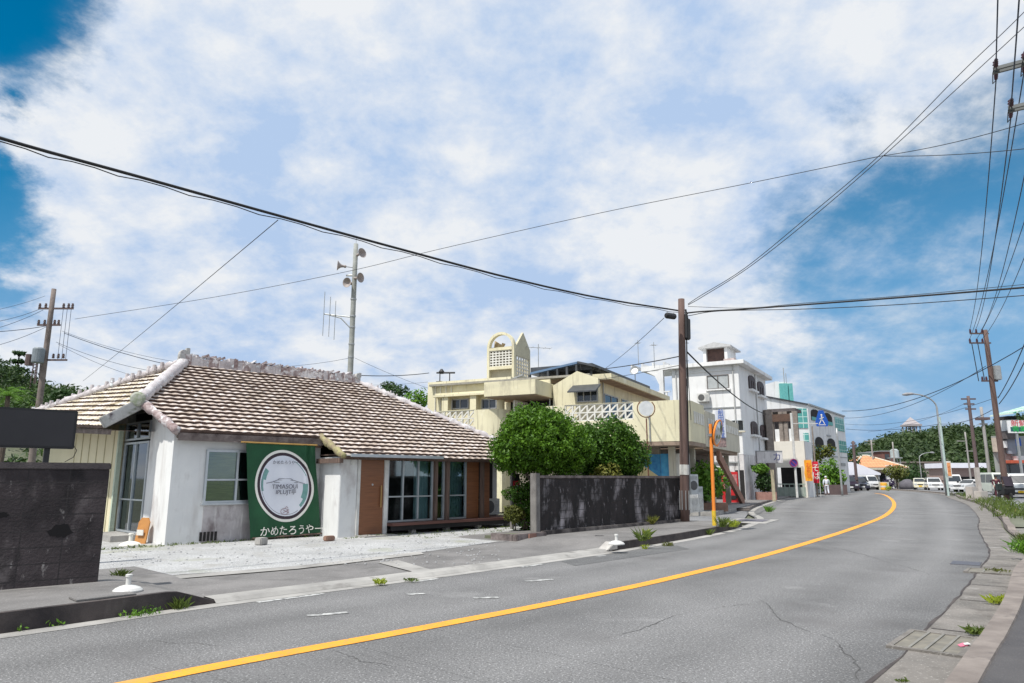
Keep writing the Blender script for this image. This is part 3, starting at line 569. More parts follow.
# sliding entrance door under the left end
def slider(x, y0, y1, z0, z1, panes, axis, name='sliding_door', bars=(), mat=ALU, thick=.05, fr=.045, gl=None, parent=None):
    """framed glazing on a plane: axis 'x' plane x const (spans y), 'y' plane y const (spans x)"""
    def B(m, a0, a1, b0, b1, d0, d1): 
        return m.box(x + d0, x + d1, a0, a1, b0, b1) if axis == 'x' else m.box(a0, a1, x + d0, x + d1, b0, b1)
    m = MB(); B(m, y0, y1, z1 - fr, z1, -thick, 0); B(m, y0, y1, z0, z0 + fr, -thick, 0)
    for k in range(panes + 1):
        c = y0 + (y1 - y0) * k / panes; c0 = max(y0, c - fr / 2) if k else y0; c1 = c0 + fr if k < panes else y1
        if k == panes: c0 = y1 - fr
        B(m, c0, c1, z0 + fr, z1 - fr, -thick, 0)
    for b in bars: B(m, y0 + fr, y1 - fr, b - fr * .4, b + fr * .4, -thick * .8, -thick * .2)
    f = m.build(name, mat, parent or HP)
    m = MB(); B(m, y0 + fr, y1 - fr, z0 + fr, z1 - fr, -.012, -.006); m.build('pane', gl or GLS, f); return f
slider(0.02, 1.52, 3.25, .17, 2.35, 2, 'x', bars=(.95,)); slider(0.02, 1.52, 3.25, 2.40, 2.85, 2, 'x', name='transom_window')
hb(.12, .15, 1.6, 2.4, .2, 2.3, name='curtain', mat=CURT)
# front window with sill and reveal
wf = slider(-.004, .74, 2.25, .90, 2.12, 2, 'y', name='window', bars=(1.43,), thick=.05, fr=.05)
MB().box(.70, 2.29, -.09, -.002, .86, .90).build('sill', ALU, wf, bevel=.004)
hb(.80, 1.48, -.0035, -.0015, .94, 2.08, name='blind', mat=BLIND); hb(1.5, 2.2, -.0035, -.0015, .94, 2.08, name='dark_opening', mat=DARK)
m = MB()
for k in range(5): m.box(.74 + k * .085, .79 + k * .085, -.03, .0, .06, .26)
m.build('floor_vent', DARK, HP)
# plank door with lock and handle
dr = hb(4.31, 5.04, -1.0, -.955, .04, 1.98, name='door', mat=DOORW)
m = MB(); m.tube([(4.94, -1.05, .72), (4.94, -1.05, 1.28)], .016); m.tube([(4.94, -1.05, .78), (4.94, -.99, .78)], .01).tube([(4.94, -1.05, 1.22), (4.94, -.99, 1.22)], .01); m.build('handle', M('brass', (.5, .32, .12), rough=.4, metal=.6), dr)
MB().lathe((4.69, -1.0, 1.30), [(.025, 0), (.025, .014), (.012, .018)], 10, axis=(0, -1, 0)).build('lock', ALU, dr)
hb(5.04, 5.16, -1.05, -.86, 0, 1.99, name='door_post', mat=WPLAS, bev=.006); hb(4.2, 5.16, -1.5, -.95, -.02, .05, name='door_step', mat=CONC, bev=.01)
hb(4.3, 5.04, -.95, -.85, 1.98, 2.2, name='lintel', mat=FASC)
# awning sheet and gutter over the door
m = MB(); m.box(3.72, 6.6, -1.52, -.98, 2.02, 2.045); aw = m.build('door_canopy', M('canopy_sheet', (.48, .49, .49), (.36, .36, .36), scale=5, rough=.6), HP)
MB().box(3.66, 6.62, -1.56, -1.52, 1.985, 2.06).build('canopy_edge', ALU, aw)
MB().box(4.0, 4.14, -1.06, -1.0, 1.80, 1.94).build('meter_box', WPLAS, HP, bevel=.01)
# veranda: deck, sliding glass doors, posts, boards
hb(5.16, 10.2, -1.28, -.2, .24, .31, name='veranda_deck', mat=DECK); hb(5.16, 10.2, -1.24, -1.2, .12, .24, name='deck_beam', mat=DARK)
m = MB()
for x in (5.9, 7.1, 8.3, 9.5): hb(x, x + .14, -1.15, -1.0, 0, .24, name='deck_stone', mat=CONC)
hb(5.16, 9.0, -.55, .5, 1.98, 2.05, name='ceiling_board', mat=OLDW)
slider(-.93, 5.18, 6.74, .32, 1.98, 3, 'y', bars=(.98,)); slider(-.93, 7.3, 8.0, .32, 1.98, 1, 'y', bars=(.98,)); slider(-.93, 6.86, 7.16, .32, 1.98, 1, 'y', bars=(.98,))
def curtain(x0, x1):
    m = MB(); n = int((x1 - x0) / .02); vs = []
    for i in range(n + 1): x = x0 + (x1 - x0) * i / n; y = -.80 + .022 * math.sin(x * 62) + .01 * math.sin(x * 23); vs += [(x, y, .34), (x, y + .006, 1.95)]
    m.add(vs, [(2 * i, 2 * i + 2, 2 * i + 3, 2 * i + 1) for i in range(n)]); m.build('curtain', CURT, HP, fix=False, smooth=True)
curtain(6.2, 6.72); curtain(7.38, 7.98)
for x, w_ in ((6.75, .10), (7.17, .12), (8.55, .10), (9.9, .1)): hb(x, x + w_, -1.06, -.94, .31 if x < 9 else 0, 2.05, name='post', mat=OLDW, bev=.008)
hb(8.02, 8.5, -.96, -.90, .32, 2.0, name='board_panel', mat=DOORW); hb(8.65, 8.95, -.96, -.9, .32, 2.0, name='board_panel', mat=DOORW)
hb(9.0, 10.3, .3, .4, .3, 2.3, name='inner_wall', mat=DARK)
# eave boards
hb(.02, 3.66, -.22, -.16, 2.30, 2.47, name='fascia', mat=FASC); hb(.05, 3.66, -.16, .0, 2.36, 2.40, name='soffit', mat=OLDW)
hb(3.66, 11.0, -1.16, -1.10, 1.93, 2.03, name='fascia', mat=OLDW); hb(3.7, 11.0, -1.10, .2, 2.04, 2.07, name='soffit', mat=OLDW)
m = MB(); m.bar((-.98, 1.2, 2.50), (-.98, 11.2, 3.08), .05, .12); m.build('fascia', FASC, HP); m = MB(); m.add([(-.95, 1.2, 2.55), (0, 1.2, 2.55), (0, 11.2, 3.1), (-.95, 11.2, 3.1)], [(0, 1, 2, 3)]); m.build('soffit', OLDW, HP)

# ---- roof
def course_plane(P0, U, Wd, ulim, wmax, mat, row=.235, pitch=.25, seed=1, name='roof_tiles'):
    """clay tile plane: barrel covers along the slope, stepped in courses; U along the eave, Wd up the slope"""
    rn = random.Random(seed); P0 = Vector(P0); U = Vector(U).normalized(); Wd = Vector(Wd).normalized(); Nn = U.cross(Wd)
    if Nn.z < 0: Nn = -Nn
    nrow = int(math.ceil(wmax / row)); umin = min(min(ulim(wmax * k / 40)) for k in range(41)); umax = max(max(ulim(wmax * k / 40)) for k in range(41))
    st = pitch / 8; nu = int((umax - umin) / st) + 1; m = MB(); idx = 0; lines = []
    jit = {}
    for r in range(nrow):
        w0, w1 = r * row, min((r + 1) * row, wmax)
        for kind, w_ in (('a', w0), ('b', w1)):
            a, b = ulim(min(max(w_, .001) + (.001 if kind == 'a' else -.001), wmax)); ln = []
            for i in range(nu + 1):
                u = min(max(umin + i * st, a), b); ph = (u / pitch) % 1.0; k = int(u / pitch)
                j = jit.setdefault((r, k), (rn.uniform(-.004, .007), rn.uniform(-.009, .009)))
                c = math.cos((ph - .5) * 2 * math.pi); h = (.007 if kind == 'a' else .011) * c
                h += (.058 + j[0]) if kind == 'a' else 0
                q = P0 + U * u + Wd * (w_ + (j[1] - .012 * max(0, c) if kind == 'a' and r else 0)) + Nn * h; ln.append(len(m.v)); m.v.append(tuple(q))
            lines.append((kind, ln))
    for (k0, l0), (k1, l1) in zip(lines, lines[1:]):
        mi = 0 if k0 == 'a' else 1
        for i in range(nu):
            if (Vector(m.v[l0[i]]) - Vector(m.v[l0[i + 1]])).length < 1e-5 and (Vector(m.v[l1[i]]) - Vector(m.v[l1[i + 1]])).length < 1e-5: continue
            m.f.append((l0[i], l0[i + 1], l1[i + 1], l1[i])); m.mi.append(mi)
    # closing lip at the eave
    l0 = lines[0][1]; base = len(m.v)
    for i in l0: q = Vector(m.v[i]) - Nn * .09; m.v.append(tuple(q))
    for i in range(nu): m.f.append((base + i, base + i + 1, l0[i + 1], l0[i])); m.mi.append(1)
    return m.build(name, [mat, TGAP], HP, fix=False)
sl_ = .52; cs = math.hypot(1, sl_)
def zf(v): return 2.50 + sl_ * (v + .2)
RL, RR, RV = (1.6, 4.0), (7.3, 4.0), 4.0
def Rlim(v): return 7.3 + (4 - v) * .75
def ul_left(w_):
    v = -.2 + w_ / cs
    return (-.05 - .35 * (v + .2) / 1.3, 3.70) if v < 1.1 else (-.4 + (v - 1.1) * 2 / 2.9, 3.70)
course_plane((0, -.2, zf(-.2)), (1, 0, 0), (0, 1, sl_), ul_left, 4.2 * cs, TILE, seed=3)
course_plane((0, -1.2, zf(-1.2)), (1, 0, 0), (0, 1, sl_), lambda w_: (3.66, Rlim(-1.2 + w_ / cs)), 5.2 * cs, TILE, seed=4)
s2 = .70; c2_ = math.hypot(1, s2); zr = zf(4)
def ul_end(w_):
    u = -1.15 + w_ / c2_
    lo = 1.1 if u < -.4 else 1.1 + (u + .4) * 1.45
    return (lo, 4 + (1.6 - u) * 2.7)
course_plane((-1.15, 0, zr - s2 * 2.75 - .24), (0, 1, .065), (1, 0, s2), ul_end, 2.75 * c2_, TILEY, seed=5)
# rear and right planes, simple
m = MB(); m.add([(1.6, 4, zr - .03), (7.3, 4, zr - .03), (10.6, 8.2, zf(-.2)), (-1.15, 11.35, zr - s2 * 2.75 + .42)], [(0, 1, 2), (0, 2, 3)])
m.add([(7.3, 4, zr - .03), (10.6, 8.2, zf(-.2)), (11.2, -1.2, zf(-1.2) - .02)], [(0, 1, 2)]); m.build('roof_rear', TILE, HP)
m = MB(); m.box(3.55, 3.66, -1.2, -.1, zf(-1.2) - .14, zf(-1.2) - .02)  # side board under the step of the eave
m.build('verge_board', OLDW, HP)
def lumpy(pts, r, name, mat, seed=1, n=10, step=.09, amp=.25, tall=1.0):
    rn = random.Random(seed); P_ = []; rs = []
    pts = [Vector(p) for p in pts]
    for a, b in zip(pts, pts[1:]):
        k = max(1, int((b - a).length / step))
        for j in range(k): P_.append(a.lerp(b, j / k) + Vector((rn.uniform(-1, 1), rn.uniform(-1, 1), rn.uniform(-1, 1))) * r * amp * .4); rs.append(r * (1 + rn.uniform(-amp, amp)))
    P_.append(pts[-1]); rs.append(r)
    m = MB(); m.tube(P_, rs, n); 
    if tall != 1: m.v = [(x, y, z) for x, y, z in m.v]
    return m.build(name, mat, HP, smooth=True)
zN = zf(1.1)
lumpy([(1.55, 4, zr + .06), (-.45, 1.05, zN + .12)], .14, 'hip_ridge', PLAS, 2, amp=.16)
MB().lathe((-.53, .98, zN + .10), [(.17, 0), (.17, .05), (.12, .09), (0.02, .10)], 14, axis=(-.55, -.75, -.1)).build('end_tile', M('moss_green_end', (.24, .28, .18), (.42, .42, .38), scale=9, rough=.9), HP)
# main ridge: masonry courses with broken red mortar and upright tile bits
m = MB(); rn = random.Random(5)
x = 1.5
while x < 7.35:
    w_ = rn.uniform(.10, .26); h_ = rn.uniform(.17, .30); m.box(x, x + w_ - .006, 3.90 - rn.uniform(0, .04), 4.12, zr - .08, zr + h_, mi=rn.choice((0, 0, 1, 1, 1)))
    x += w_
x = 1.5
while x < 7.3:
    a = rn.uniform(-.5, .5); c = (x, 3.98 + rn.uniform(-.06, .06), zr + .24 + rn.uniform(-.03, .04)); d = Vector((math.cos(a) * .10, rn.uniform(-.05, .05), rn.uniform(-.03, .07)))
    m.bar(Vector(c) - d * .7, Vector(c) + d, rn.uniform(.05, .12), rn.uniform(.03, .08), mi=rn.choice((0, 1, 1))); x += rn.uniform(.05, .12)
m.build('ridge', [PLAS, PLASR], HP)
# ornament at the ridge ends
for x, s_ in ((1.52, 1), (7.33, .6)):
    m = MB(); m.lathe((x - .05, 3.96, zr + .22), [(.16 * s_, 0), (.17 * s_, .05), (.16 * s_, .10)], 16, axis=(.3, -1, .1)); m.box(x - .14 * s_, x + .16 * s_, 3.9, 4.1, zr, zr + .24); m.box(x + .04, x + .14, 3.92, 4.06, zr + .2, zr + .2 + .26 * s_)
    m.build('ridge_end_ornament', MOSS, HP, bevel=.01)
# rear left hip with a row of upright tiles, right hip lumps
def tufts(a, b, n, name, seed, s=.1):
    rn = random.Random(seed); a = Vector(a); b = Vector(b)
    for i in range(n):
        m = MB(); p = a.lerp(b, (i + .5) / n); q = Vector((rn.uniform(-.03, .03), rn.uniform(-.03, .03), 0)); h_ = rn.uniform(.7, 1.3) * s
        m.tube([p + q, p + q * 1.5 + Vector((0, 0, h_ * 1.5))], [s * .55, s * .38], 7, mi=0); m.build(name, PLAS, HP)
zb = zr - s2 * 2.75
lumpy([(1.45, 4.05, zr + .03), (-1.15, 11.4, zb + .52)], .11, 'rear_hip_ridge', PLAS, 8); tufts((1.2, 4.4, zr - .1), (-1.15, 11.4, zb + .54), 24, 'upright_tile', 4, .13)
lumpy([(7.35, 3.98, zr + .04), (11.2, -1.15, zf(-1.2) + .06)], .10, 'right_hip_ridge', PLAS, 9, amp=.35); tufts((7.6, 3.7, zr - .06), (11.1, -1.0, zf(-1.2) + .1), 26, 'upright_tile', 6, .07)
# verge boards of the notched corner and of the eave step
def slab(a, b, w_, h_, name, mat, seed=0):
    m = MB(); m.bar(a, b, w_, h_); return m.build(name, mat, HP, bevel=.02)
slab((-.42, 1.04, zN + .02), (-1.22, 1.04, zN - .50), .12, .26, 'verge_board', MOSS)
lumpy([(-.38, 1.0, zN + .0), (-.02, -.22, zf(-.2) - .0)], .10, 'verge_ridge', PLASR, 12, amp=.2)
lumpy([(3.62, -.15, zf(-.2) + .02), (3.66, -1.22, zf(-1.2) + .02)], .085, 'verge_ridge', M('yellow_moss', (.36, .33, .16), (.22, .17, .12), scale=7, rough=.95, bump=1, bscale=15), 13, amp=.35)
# downpipe along the right wall piece, brown rail above the banner
hb(2.1, 3.64, -.19, -.14, 2.24, 2.29, name='banner_rail', mat=OLDW)

# ================================================================== banner on the house front
BN = thing('hanging_banner', 'green cloth banner with a round white emblem and white lettering hung on the house front', 'banner', H.W(2.1, -.26, 0), H.rot)
bx0, bz0 = H.ony(250, 542, -.26); bx1, bz1 = H.ony(320, 541, -.26); tx0, tz0 = H.ony(246, 443, -.26); tx1, tz1 = H.ony(315, 446, -.26)
bz0 = max(bz0, .10); bz1 = max(bz1, .12)
def bq(u, v):
    """cloth surface: u across, v upward, 0..1"""
    x = (bx0 * (1 - u) + bx1 * u) * (1 - v) + (tx0 * (1 - u) + tx1 * u) * v - 2.1; z = (bz0 * (1 - u) + bz1 * u) * (1 - v) + (tz0 * (1 - u) + tz1 * u) * v
    y = .022 * math.sin(u * 17 + v * 3) * (1.1 - v) + .03 * math.exp(-((u - .93 + .1 * (1 - v)) / .035) ** 2) * (.3 + v) - .03 * math.exp(-((u - .86 + .1 * (1 - v)) / .03) ** 2) * v - .012 * math.sin(v * 9 + u * 4)
    return Vector((x, y, z))
m = MB(); nu_, nv_ = 70, 60
m.v = [tuple(bq(i / nu_, j / nv_)) for j in range(nv_ + 1) for i in range(nu_ + 1)]
m.f = [(j * (nu_ + 1) + i, j * (nu_ + 1) + i + 1, (j + 1) * (nu_ + 1) + i + 1, (j + 1) * (nu_ + 1) + i) for j in range(nv_) for i in range(nu_)]; m.mi = [0] * len(m.f)
m.build('cloth', GREENF, BN, smooth=True, fix=False)
cu_, cv_ = .515, .545; ru_, rv_ = .42, .395
def ringmesh(r0, r1, lift, name, mat, a0=0, a1=2 * math.pi, n=72, nr=8):
    m = MB(); vs = []
    for k in range(nr + 1):
        for i in range(n + 1):
            a = a0 + (a1 - a0) * i / n; rr = r0 + (r1 - r0) * k / nr; q = bq(cu_ + ru_ * rr * math.cos(a), cv_ + rv_ * rr * math.sin(a)); q.y -= lift; vs.append(q)
    m.add(vs, [(k * (n + 1) + i, k * (n + 1) + i + 1, (k + 1) * (n + 1) + i + 1, (k + 1) * (n + 1) + i) for k in range(nr) for i in range(n)])
    return m.build(name, mat, BN, fix=False, smooth=True)
ringmesh(.925, 1.0, .004, 'emblem_rim', BANO); ringmesh(.84, .928, .004, 'emblem_ring', BANK); ringmesh(.0, .842, .004, 'emblem_field', BANW, nr=20)
ringmesh(.79, .80, .006, 'emblem_line', INK, R(150), R(300)); ringmesh(.66, .80, .0055, 'emblem_leaf_mark', BANT, R(142), R(166), 8); ringmesh(.74, .81, .0055, 'emblem_leaf_mark', BANT, R(166), R(190), 8)
ringmesh(.62, .80, .0055, 'emblem_leaf_mark', BANT, R(-32), R(4), 8); ringmesh(.71, .80, .0055, 'emblem_leaf_mark', BANT, R(-50), R(-30), 8); ringmesh(.78, .80, .006, 'emblem_line', BANT, R(20), R(60))
def blines(name, mat, segs, wd=.008):
    m = MB()
    for pl in segs:
        pts = []
        for (a, b) in pl: q = bq(a, b); q.y -= .010; pts.append(q)
        m.tube(pts, wd, 5)
    return m.build(name, mat, BN)
blines('roof_drawing', INK, [[(.25, .575), (.33, .585), (.41, .61), (.64, .605), (.72, .585), (.80, .565)], [(.41, .61), (.43, .625), (.60, .622), (.63, .605)], [(.36, .585), (.70, .578)]], .006)
blines('turtle_drawing', M('ink_red', (.30, .12, .14), rough=.8), [[(.49 + .05 * math.cos(a * .5), .265 + .033 * math.sin(a * .5)) for a in range(14)], [(.50, .30), (.52, .32), (.54, .30)], [(.47, .25), (.55, .285)], [(.47, .285), (.55, .245)]], .005)
def btext(s, u, v, size, mat, sx=1.0, wt=0, name='lettering'):
    q = bq(u, v); x = text(s, size, mat, name, BN, (q.x, q.y - .03, q.z), (math.pi / 2, 0, 0), .003, sx=sx, wt=wt)
    inv = (0, 0)
    for vt in x.data.vertices:      # lay the letters on the cloth's folds
        lx = q.x + vt.co.x * sx; lz = q.z + vt.co.y
        u_ = min(max(u + (vt.co.x * sx) / ((tx1 - tx0 + bx1 - bx0) / 2), 0), 1); v_ = min(max(v + vt.co.y / (tz0 - bz0), 0), 1)
        yy = bq(u_, v_).y; vt.co.z += -(yy - q.y) + .030
    return x
btext('かめたろうやー', .53, .80, .10, INK, 1.0)
btext('TIMASOUI', .50, .535, .15, INK, 1.0, .002); btext('IPLUJT亭', .51, .475, .14, INK, 1.0, .002)
btext('かめたろうやー', .57, .055, .245, BANO, .98, .006)
MB().tube([bq(0, 1) + Vector((-.12, 0, .02)), bq(1, 1) + Vector((.06, 0, .02))], .018).build('top_rod', M('bamboo', (.45, .28, .08), (.35, .2, .05), rough=.6), BN)
MB().tube([bq(0, 0) + Vector((.05, 0, -.0)), bq(1, 0) + Vector((.05, 0, 0))], .018).build('bottom_rod', OLDW, BN)
t = MB().box(-.11, .11, -.1, .1, 0, .16).build('banner_weight_block', CONC, bevel=.02); t.location = H.W(*[a + b for a, b in zip(H.L(G(261, 545, .05)), (0, .0))], .05); t.rotation_euler = (0, 0, H.rot + .3)
tag(t, 'small grey concrete block under the left foot of the green banner', 'concrete block')
t = MB().box(-.12, .12, -.08, .08, 0, .12).build('banner_weight_block', M('brown_block', (.30, .18, .13), (.2, .12, .09), rough=.9), bevel=.02); t.location = H.W(*H.L(G(329, 541, .05)), .05); t.rotation_euler = (0, 0, H.rot)
tag(t, 'small brown block at the right foot of the green banner', 'concrete block')

# ================================================================== left block wall and black sign box
BWF = Frame(G(98, 579.4, .20), 1420)
BW = thing('block_wall', 'black stained concrete block wall at the left edge of the photo', 'wall', BWF.W(0, 0, .04), BWF.rot)
zt = BWF.ony(99, 463, 0)[1] - .04
MB().box(-7, 0, 0, .15, -.1, zt - .09).build('wall_blocks', BWALL, BW, bevel=.006); MB().box(-7, .012, -.014, .164, zt - .089, zt).build('coping', M('coping_black', (.10, .085, .085), (.05, .042, .045), scale=3, rough=.9, bump=.4, streak=[((.2, .19, .18), .6, .7, 4, (1, 1, 1))]), BW, bevel=.012)
m = MB()
for (a, b, r_) in ((60, 531, .13), (2, 515, .06)):
    x, z = BWF.ony(a, b, 0)
    rn = random.Random(a); pts = [(x + r_ * (1 + rn.uniform(-.3, .3)) * math.cos(k * .35), z - .04 + r_ * .62 * (1 + rn.uniform(-.3, .3)) * math.sin(k * .35)) for k in range(18)]
    m.prism(pts, -.003, -.001, lambda p, q, a_: (p, a_, q))
m.build('soot_patch', M('soot', (.008, .007, .008), rough=.95), BW)
SF = Frame(P(74, 449, 12.2)[:2], 1240)
z0 = P(74, 449, 12.2)[2]; z1 = P(74, 411, 12.2)[2]
SG = thing('sign_box', 'blank black sign box on a post behind the left block wall', 'sign', SF.W(0, 0, 0), SF.rot)
MB().box(-2.6, 0, 0, .16, z0, z1).build('box', BLACKP, SG, bevel=.012); MB().box(-2.56, -.04, -.004, -.001, z0 + .04, z1 - .04).build('face', SIGNB, SG)
MB().box(-.42, -.34, .04, .12, 0, z0).build('post', BLACKP, SG); MB().box(-2.3, -2.22, .04, .12, 0, z0).build('post', BLACKP, SG)
MB().tube([(-.02, .08, z0 + .10), (.06, .08, z0 - .02), (.02, .08, z0 - .14), (-.1, .08, z0 - .22)], .006, 6).build('cable', CABLE, SG)

# ================================================================== garden wall
GF = Frame(G(540, 535, .12), 1140)
gx1, gz1 = GF.ony(683, 476, 0); gz0 = GF.ony(541, 474, 0)[1]; gzb = .08
GW = thing('garden_wall', 'long black and grey stained garden wall in front of the round trees', 'wall', GF.W(0, 0, gzb), GF.rot)
MB().box(.0, gx1 + .1, 0, .16, -.05, gz1 - gzb - .07).build('wall_blocks', GWALL, GW, bevel=.004)
MB().box(.0, gx1 + .12, -.03, .19, gz1 - gzb - .069, gz1 - gzb).build('coping', GCAP, GW, bevel=.01)
MB().box(-.16, -.003, -.02, .18, -.05, gz0 - gzb + .02).build('end_pillar', PILLR, GW, bevel=.01)
MB().box(gx1 + .1, gx1 + .14, .02, .14, 0, .6).build('end_bracket', STEEL, GW)
m = MB(); m.box(.0, gx1 + .1, -.12, -.002, -.05, .14); m.build('footing', KERB, GW, bevel=.02)
PL = thing('planter_kerb', 'broken low concrete planter edge beside the leaning shrub', 'planter', GF.W(-.3, .0, .06), GF.rot)
MB().box(-.95, .15, -.35, -.22, -.04, .16).box(-.95, -.83, -.22, .5, -.04, .15).build('edging', GCAP, PL, bevel=.02); MB().box(-.83, .1, -.21, .8, -.03, .08).build('soil', SOIL, PL)
MB().box(-.55, -.3, -.4, -.36, .0, .15).build('loose_brick', M('brick', (.3, .16, .12), (.2, .11, .09), rough=.9), PL)

# ================================================================== trees behind the garden wall
rt = random.Random(21)
Tc = Vector(P(541, 441, 20.2)); 
def tree(name, label, base, trunk, crowns, mat, leaf, group=None, cat='tree', nleaf=9000, shell=.86):
    t = thing(name, label, cat, base, 0, group); b = Vector(base)
    m = MB()
    for pts, rs in trunk: m.tube([Vector(p) - b for p in pts], rs, 9)
    m.build('trunk', BARK, t, smooth=True, fix=False)
    m = MB(); tot = sum(r[0] * r[1] + r[0] * r[2] + r[1] * r[2] for c, r in crowns)
    for c, r in crowns: (clumps(m, Vector(c) - b, r, int(nleaf * (r[0] * r[1] + r[0] * r[2] + r[1] * r[2]) / tot), leaf, rt, ncl=int(95 * (r[0] * r[1] + r[0] * r[2] + r[1] * r[2]))) if nleaf > 20000 else leaves(m, Vector(c) - b, r, int(nleaf * (r[0] * r[1] + r[0] * r[2] + r[1] * r[2]) / tot), leaf, shell, rt))
    m.build('crown', mat, t, fix=False); return t
bx, by = Tc.x + .15, Tc.y - .4
cr = [((Tc.x, Tc.y, Tc.z), (1.28, 1.2, .92)), ((Tc.x - .75, Tc.y - .1, Tc.z - .28), (.68, .8, .62)), ((Tc.x + .8, Tc.y, Tc.z - .3), (.7, .8, .62)), ((Tc.x + .2, Tc.y, Tc.z - .5), (1.0, .9, .42)), ((Tc.x - .25, Tc.y - .1, Tc.z + .35), (.8, .8, .62))]
tree('round_clipped_tree', 'big round clipped bright green tree left of its darker neighbour', (bx, by, .1), [([(bx, by, .0), (bx + .05, by, .9), (Tc.x, Tc.y, 1.7), (Tc.x, Tc.y, 2.4)], [.10, .08, .07, .03]), ([(bx, by, .8), (Tc.x + .6, Tc.y, 2.0)], [.06, .03]), ([(bx, by, .7), (Tc.x - .6, Tc.y, 1.9)], [.05, .03])], cr, TOPI, .050, nleaf=34000)
Uc = Vector(P(608, 446, 21.8)); bx, by = Uc.x, Uc.y
cr = [((Uc.x - .1, Uc.y, Uc.z), (1.0, 1.0, .86)), ((Uc.x + .58, Uc.y, Uc.z - .30), (.66, .8, .60)), ((Uc.x - .55, Uc.y, Uc.z - .3), (.8, .8, .68)), ((Uc.x, Uc.y, Uc.z - .6), (.9, .8, .4))]
tree('round_clipped_tree', 'darker green rounded tree between the big round tree and the blank round sign', (bx, by, .1), [([(bx, by, 0), (bx, by, 1.2), (bx, by, 2.3)], [.09, .07, .03])], cr, TOPD, .052, nleaf=24000)
c = Vector(P(606, 470, 21.0)); tree('flowering_shrub', 'yellow and reddish leafed shrub peeking over the garden wall between the two round trees', (c.x, c.y, .1), [([(c.x, c.y, 0), (c.x, c.y, 1.5)], [.03, .015])], [((c.x, c.y, c.z - .2), (.5, .35, .42))], LEAFR, .06, cat='shrub', nleaf=900, shell=.5)
# small leaning shrub with tufted pads outside the wall end
q = G(524, 529, .1); b0 = Vector((q[0], q[1], .1)); c1 = Vector(P(517, 493, q[1])); c2 = Vector(P(514, 513, q[1] - .1)); c3 = Vector(P(532, 488, q[1] + .15)); c4 = Vector(P(530, 508, q[1] + .2))
tree('leaning_shrub', 'small leaning shrub with separate leaf pads at the left end of the garden wall', tuple(b0), [([b0, b0 + Vector((-.05, 0, .35)), c2, ], [.05, .04, .02]), ([b0, b0 + Vector((.02, 0, .5)), c1], [.05, .035, .015]), ([b0 + Vector((.06, 0, 0)), c4, c3], [.04, .03, .015])],
     [(c1, (.42, .36, .22)), (c3, (.42, .3, .46)), (c4, (.36, .3, .5)), (c1 + Vector((.25, .1, -.35)), (.36, .3, .36)), (c4 + Vector((-.05, 0, -.35)), (.36, .3, .3))], TOPD, .045, cat='shrub', nleaf=5200, shell=.6)
tree('small_olive_shrub', 'low olive and reddish shrub under the leaning shrub beside the veranda', (c2.x, c2.y, .1), [([(c2.x + .05, c2.y, 0), c2], [.02, .01])], [(c2 + Vector((0, 0, -.02)), (.30, .3, .26))], LEAFO, .045, cat='shrub', nleaf=1500, shell=.5)
# grey post with a red sign plate and the air conditioner at the house's right end
q = G(512, 527, .1); t = thing('signpost', 'thin grey post with a red plate between the veranda and the big round tree', 'sign', (q[0], q[1], .0), H.rot)
MB().box(-.045, .045, -.045, .045, 0, 2.3).build('post', PILLR, t, bevel=.006); MB().box(-.02, .28, -.07, -.05, 1.05, 1.42).build('plate', REDP, t, bevel=.02); MB().box(.02, .24, -.075, -.0705, 1.42, 1.62).build('upper_plate', DARK, t)
MB().box(.06, .2, -.074, -.0705, 1.17, 1.3).build('plate_mark', BANO, t)
def aircon(loc, rz, label, s=1, group=None):
    t = thing('air_conditioner', label, 'air conditioner', loc, rz, group)
    MB().box(-.4 * s, .4 * s, 0, .3 * s, .04, .6 * s).build('casing', WPLAS, t, bevel=.015); MB().lathe((-.1 * s, -.001, .32 * s), [(.22 * s, 0), (.22 * s, .006), (.19 * s, .01)], 20, axis=(0, -1, 0)).build('fan_grille', M('grille_dark', (.10, .10, .10), rough=.6), t)
    MB().box(-.33 * s, -.25 * s, .02, .28 * s, 0, .04).build('foot', STEEL, t); MB().box(.25 * s, .33 * s, .02, .28 * s, 0, .04).build('foot', STEEL, t)
    for k in range(6): MB().box(.17 * s, .37 * s, -.012, -.004, .12 * s + k * .07 * s, .14 * s + k * .07 * s).build('louvre', STEEL, t)
    return t
x, y = H.ony(494, 517, -.2); aircon(H.W(x, -.1, .31), H.rot, 'white air conditioner unit standing on the right end of the veranda', .9)

# ================================================================== low white mushroom-shaped bases and clutter
def base(px, py, z, label, s=1.0, col=WPLAS):
    q = G(px, py, z); t = thing('parasol_base', label, 'parasol base', (q[0], q[1], z), 0)
    MB().lathe((0, 0, 0), [(.23 * s, 0), (.235 * s, .025 * s), (.20 * s, .06 * s), (.12 * s, .095 * s), (.055 * s, .11 * s)], 24).build('foot', col, t, smooth=False)
    MB().lathe((0, 0, .11 * s), [(.042 * s, 0), (.042 * s, .13 * s), (.055 * s, .135 * s), (.055 * s, .17 * s), (.045 * s, .175 * s)], 16).build('socket', col, t); return t
base(127.5, 591.5, .20, 'white round parasol base on the raised pavement near the left kerb end', .68)
base(130, 546, .05, 'dirty white round base in front of the house entrance', .95, CREAMW)
base(616.5, 544.5, .17, 'small white parasol base at the painted kerb end before the garden wall', .72)
q = G(132, 545, .05); t = thing('leaning_board', 'small orange wooden panel leaning beside the house entrance corner', 'board', (q[0] - .02, q[1] + .35, .05), H.rot - 1.2)
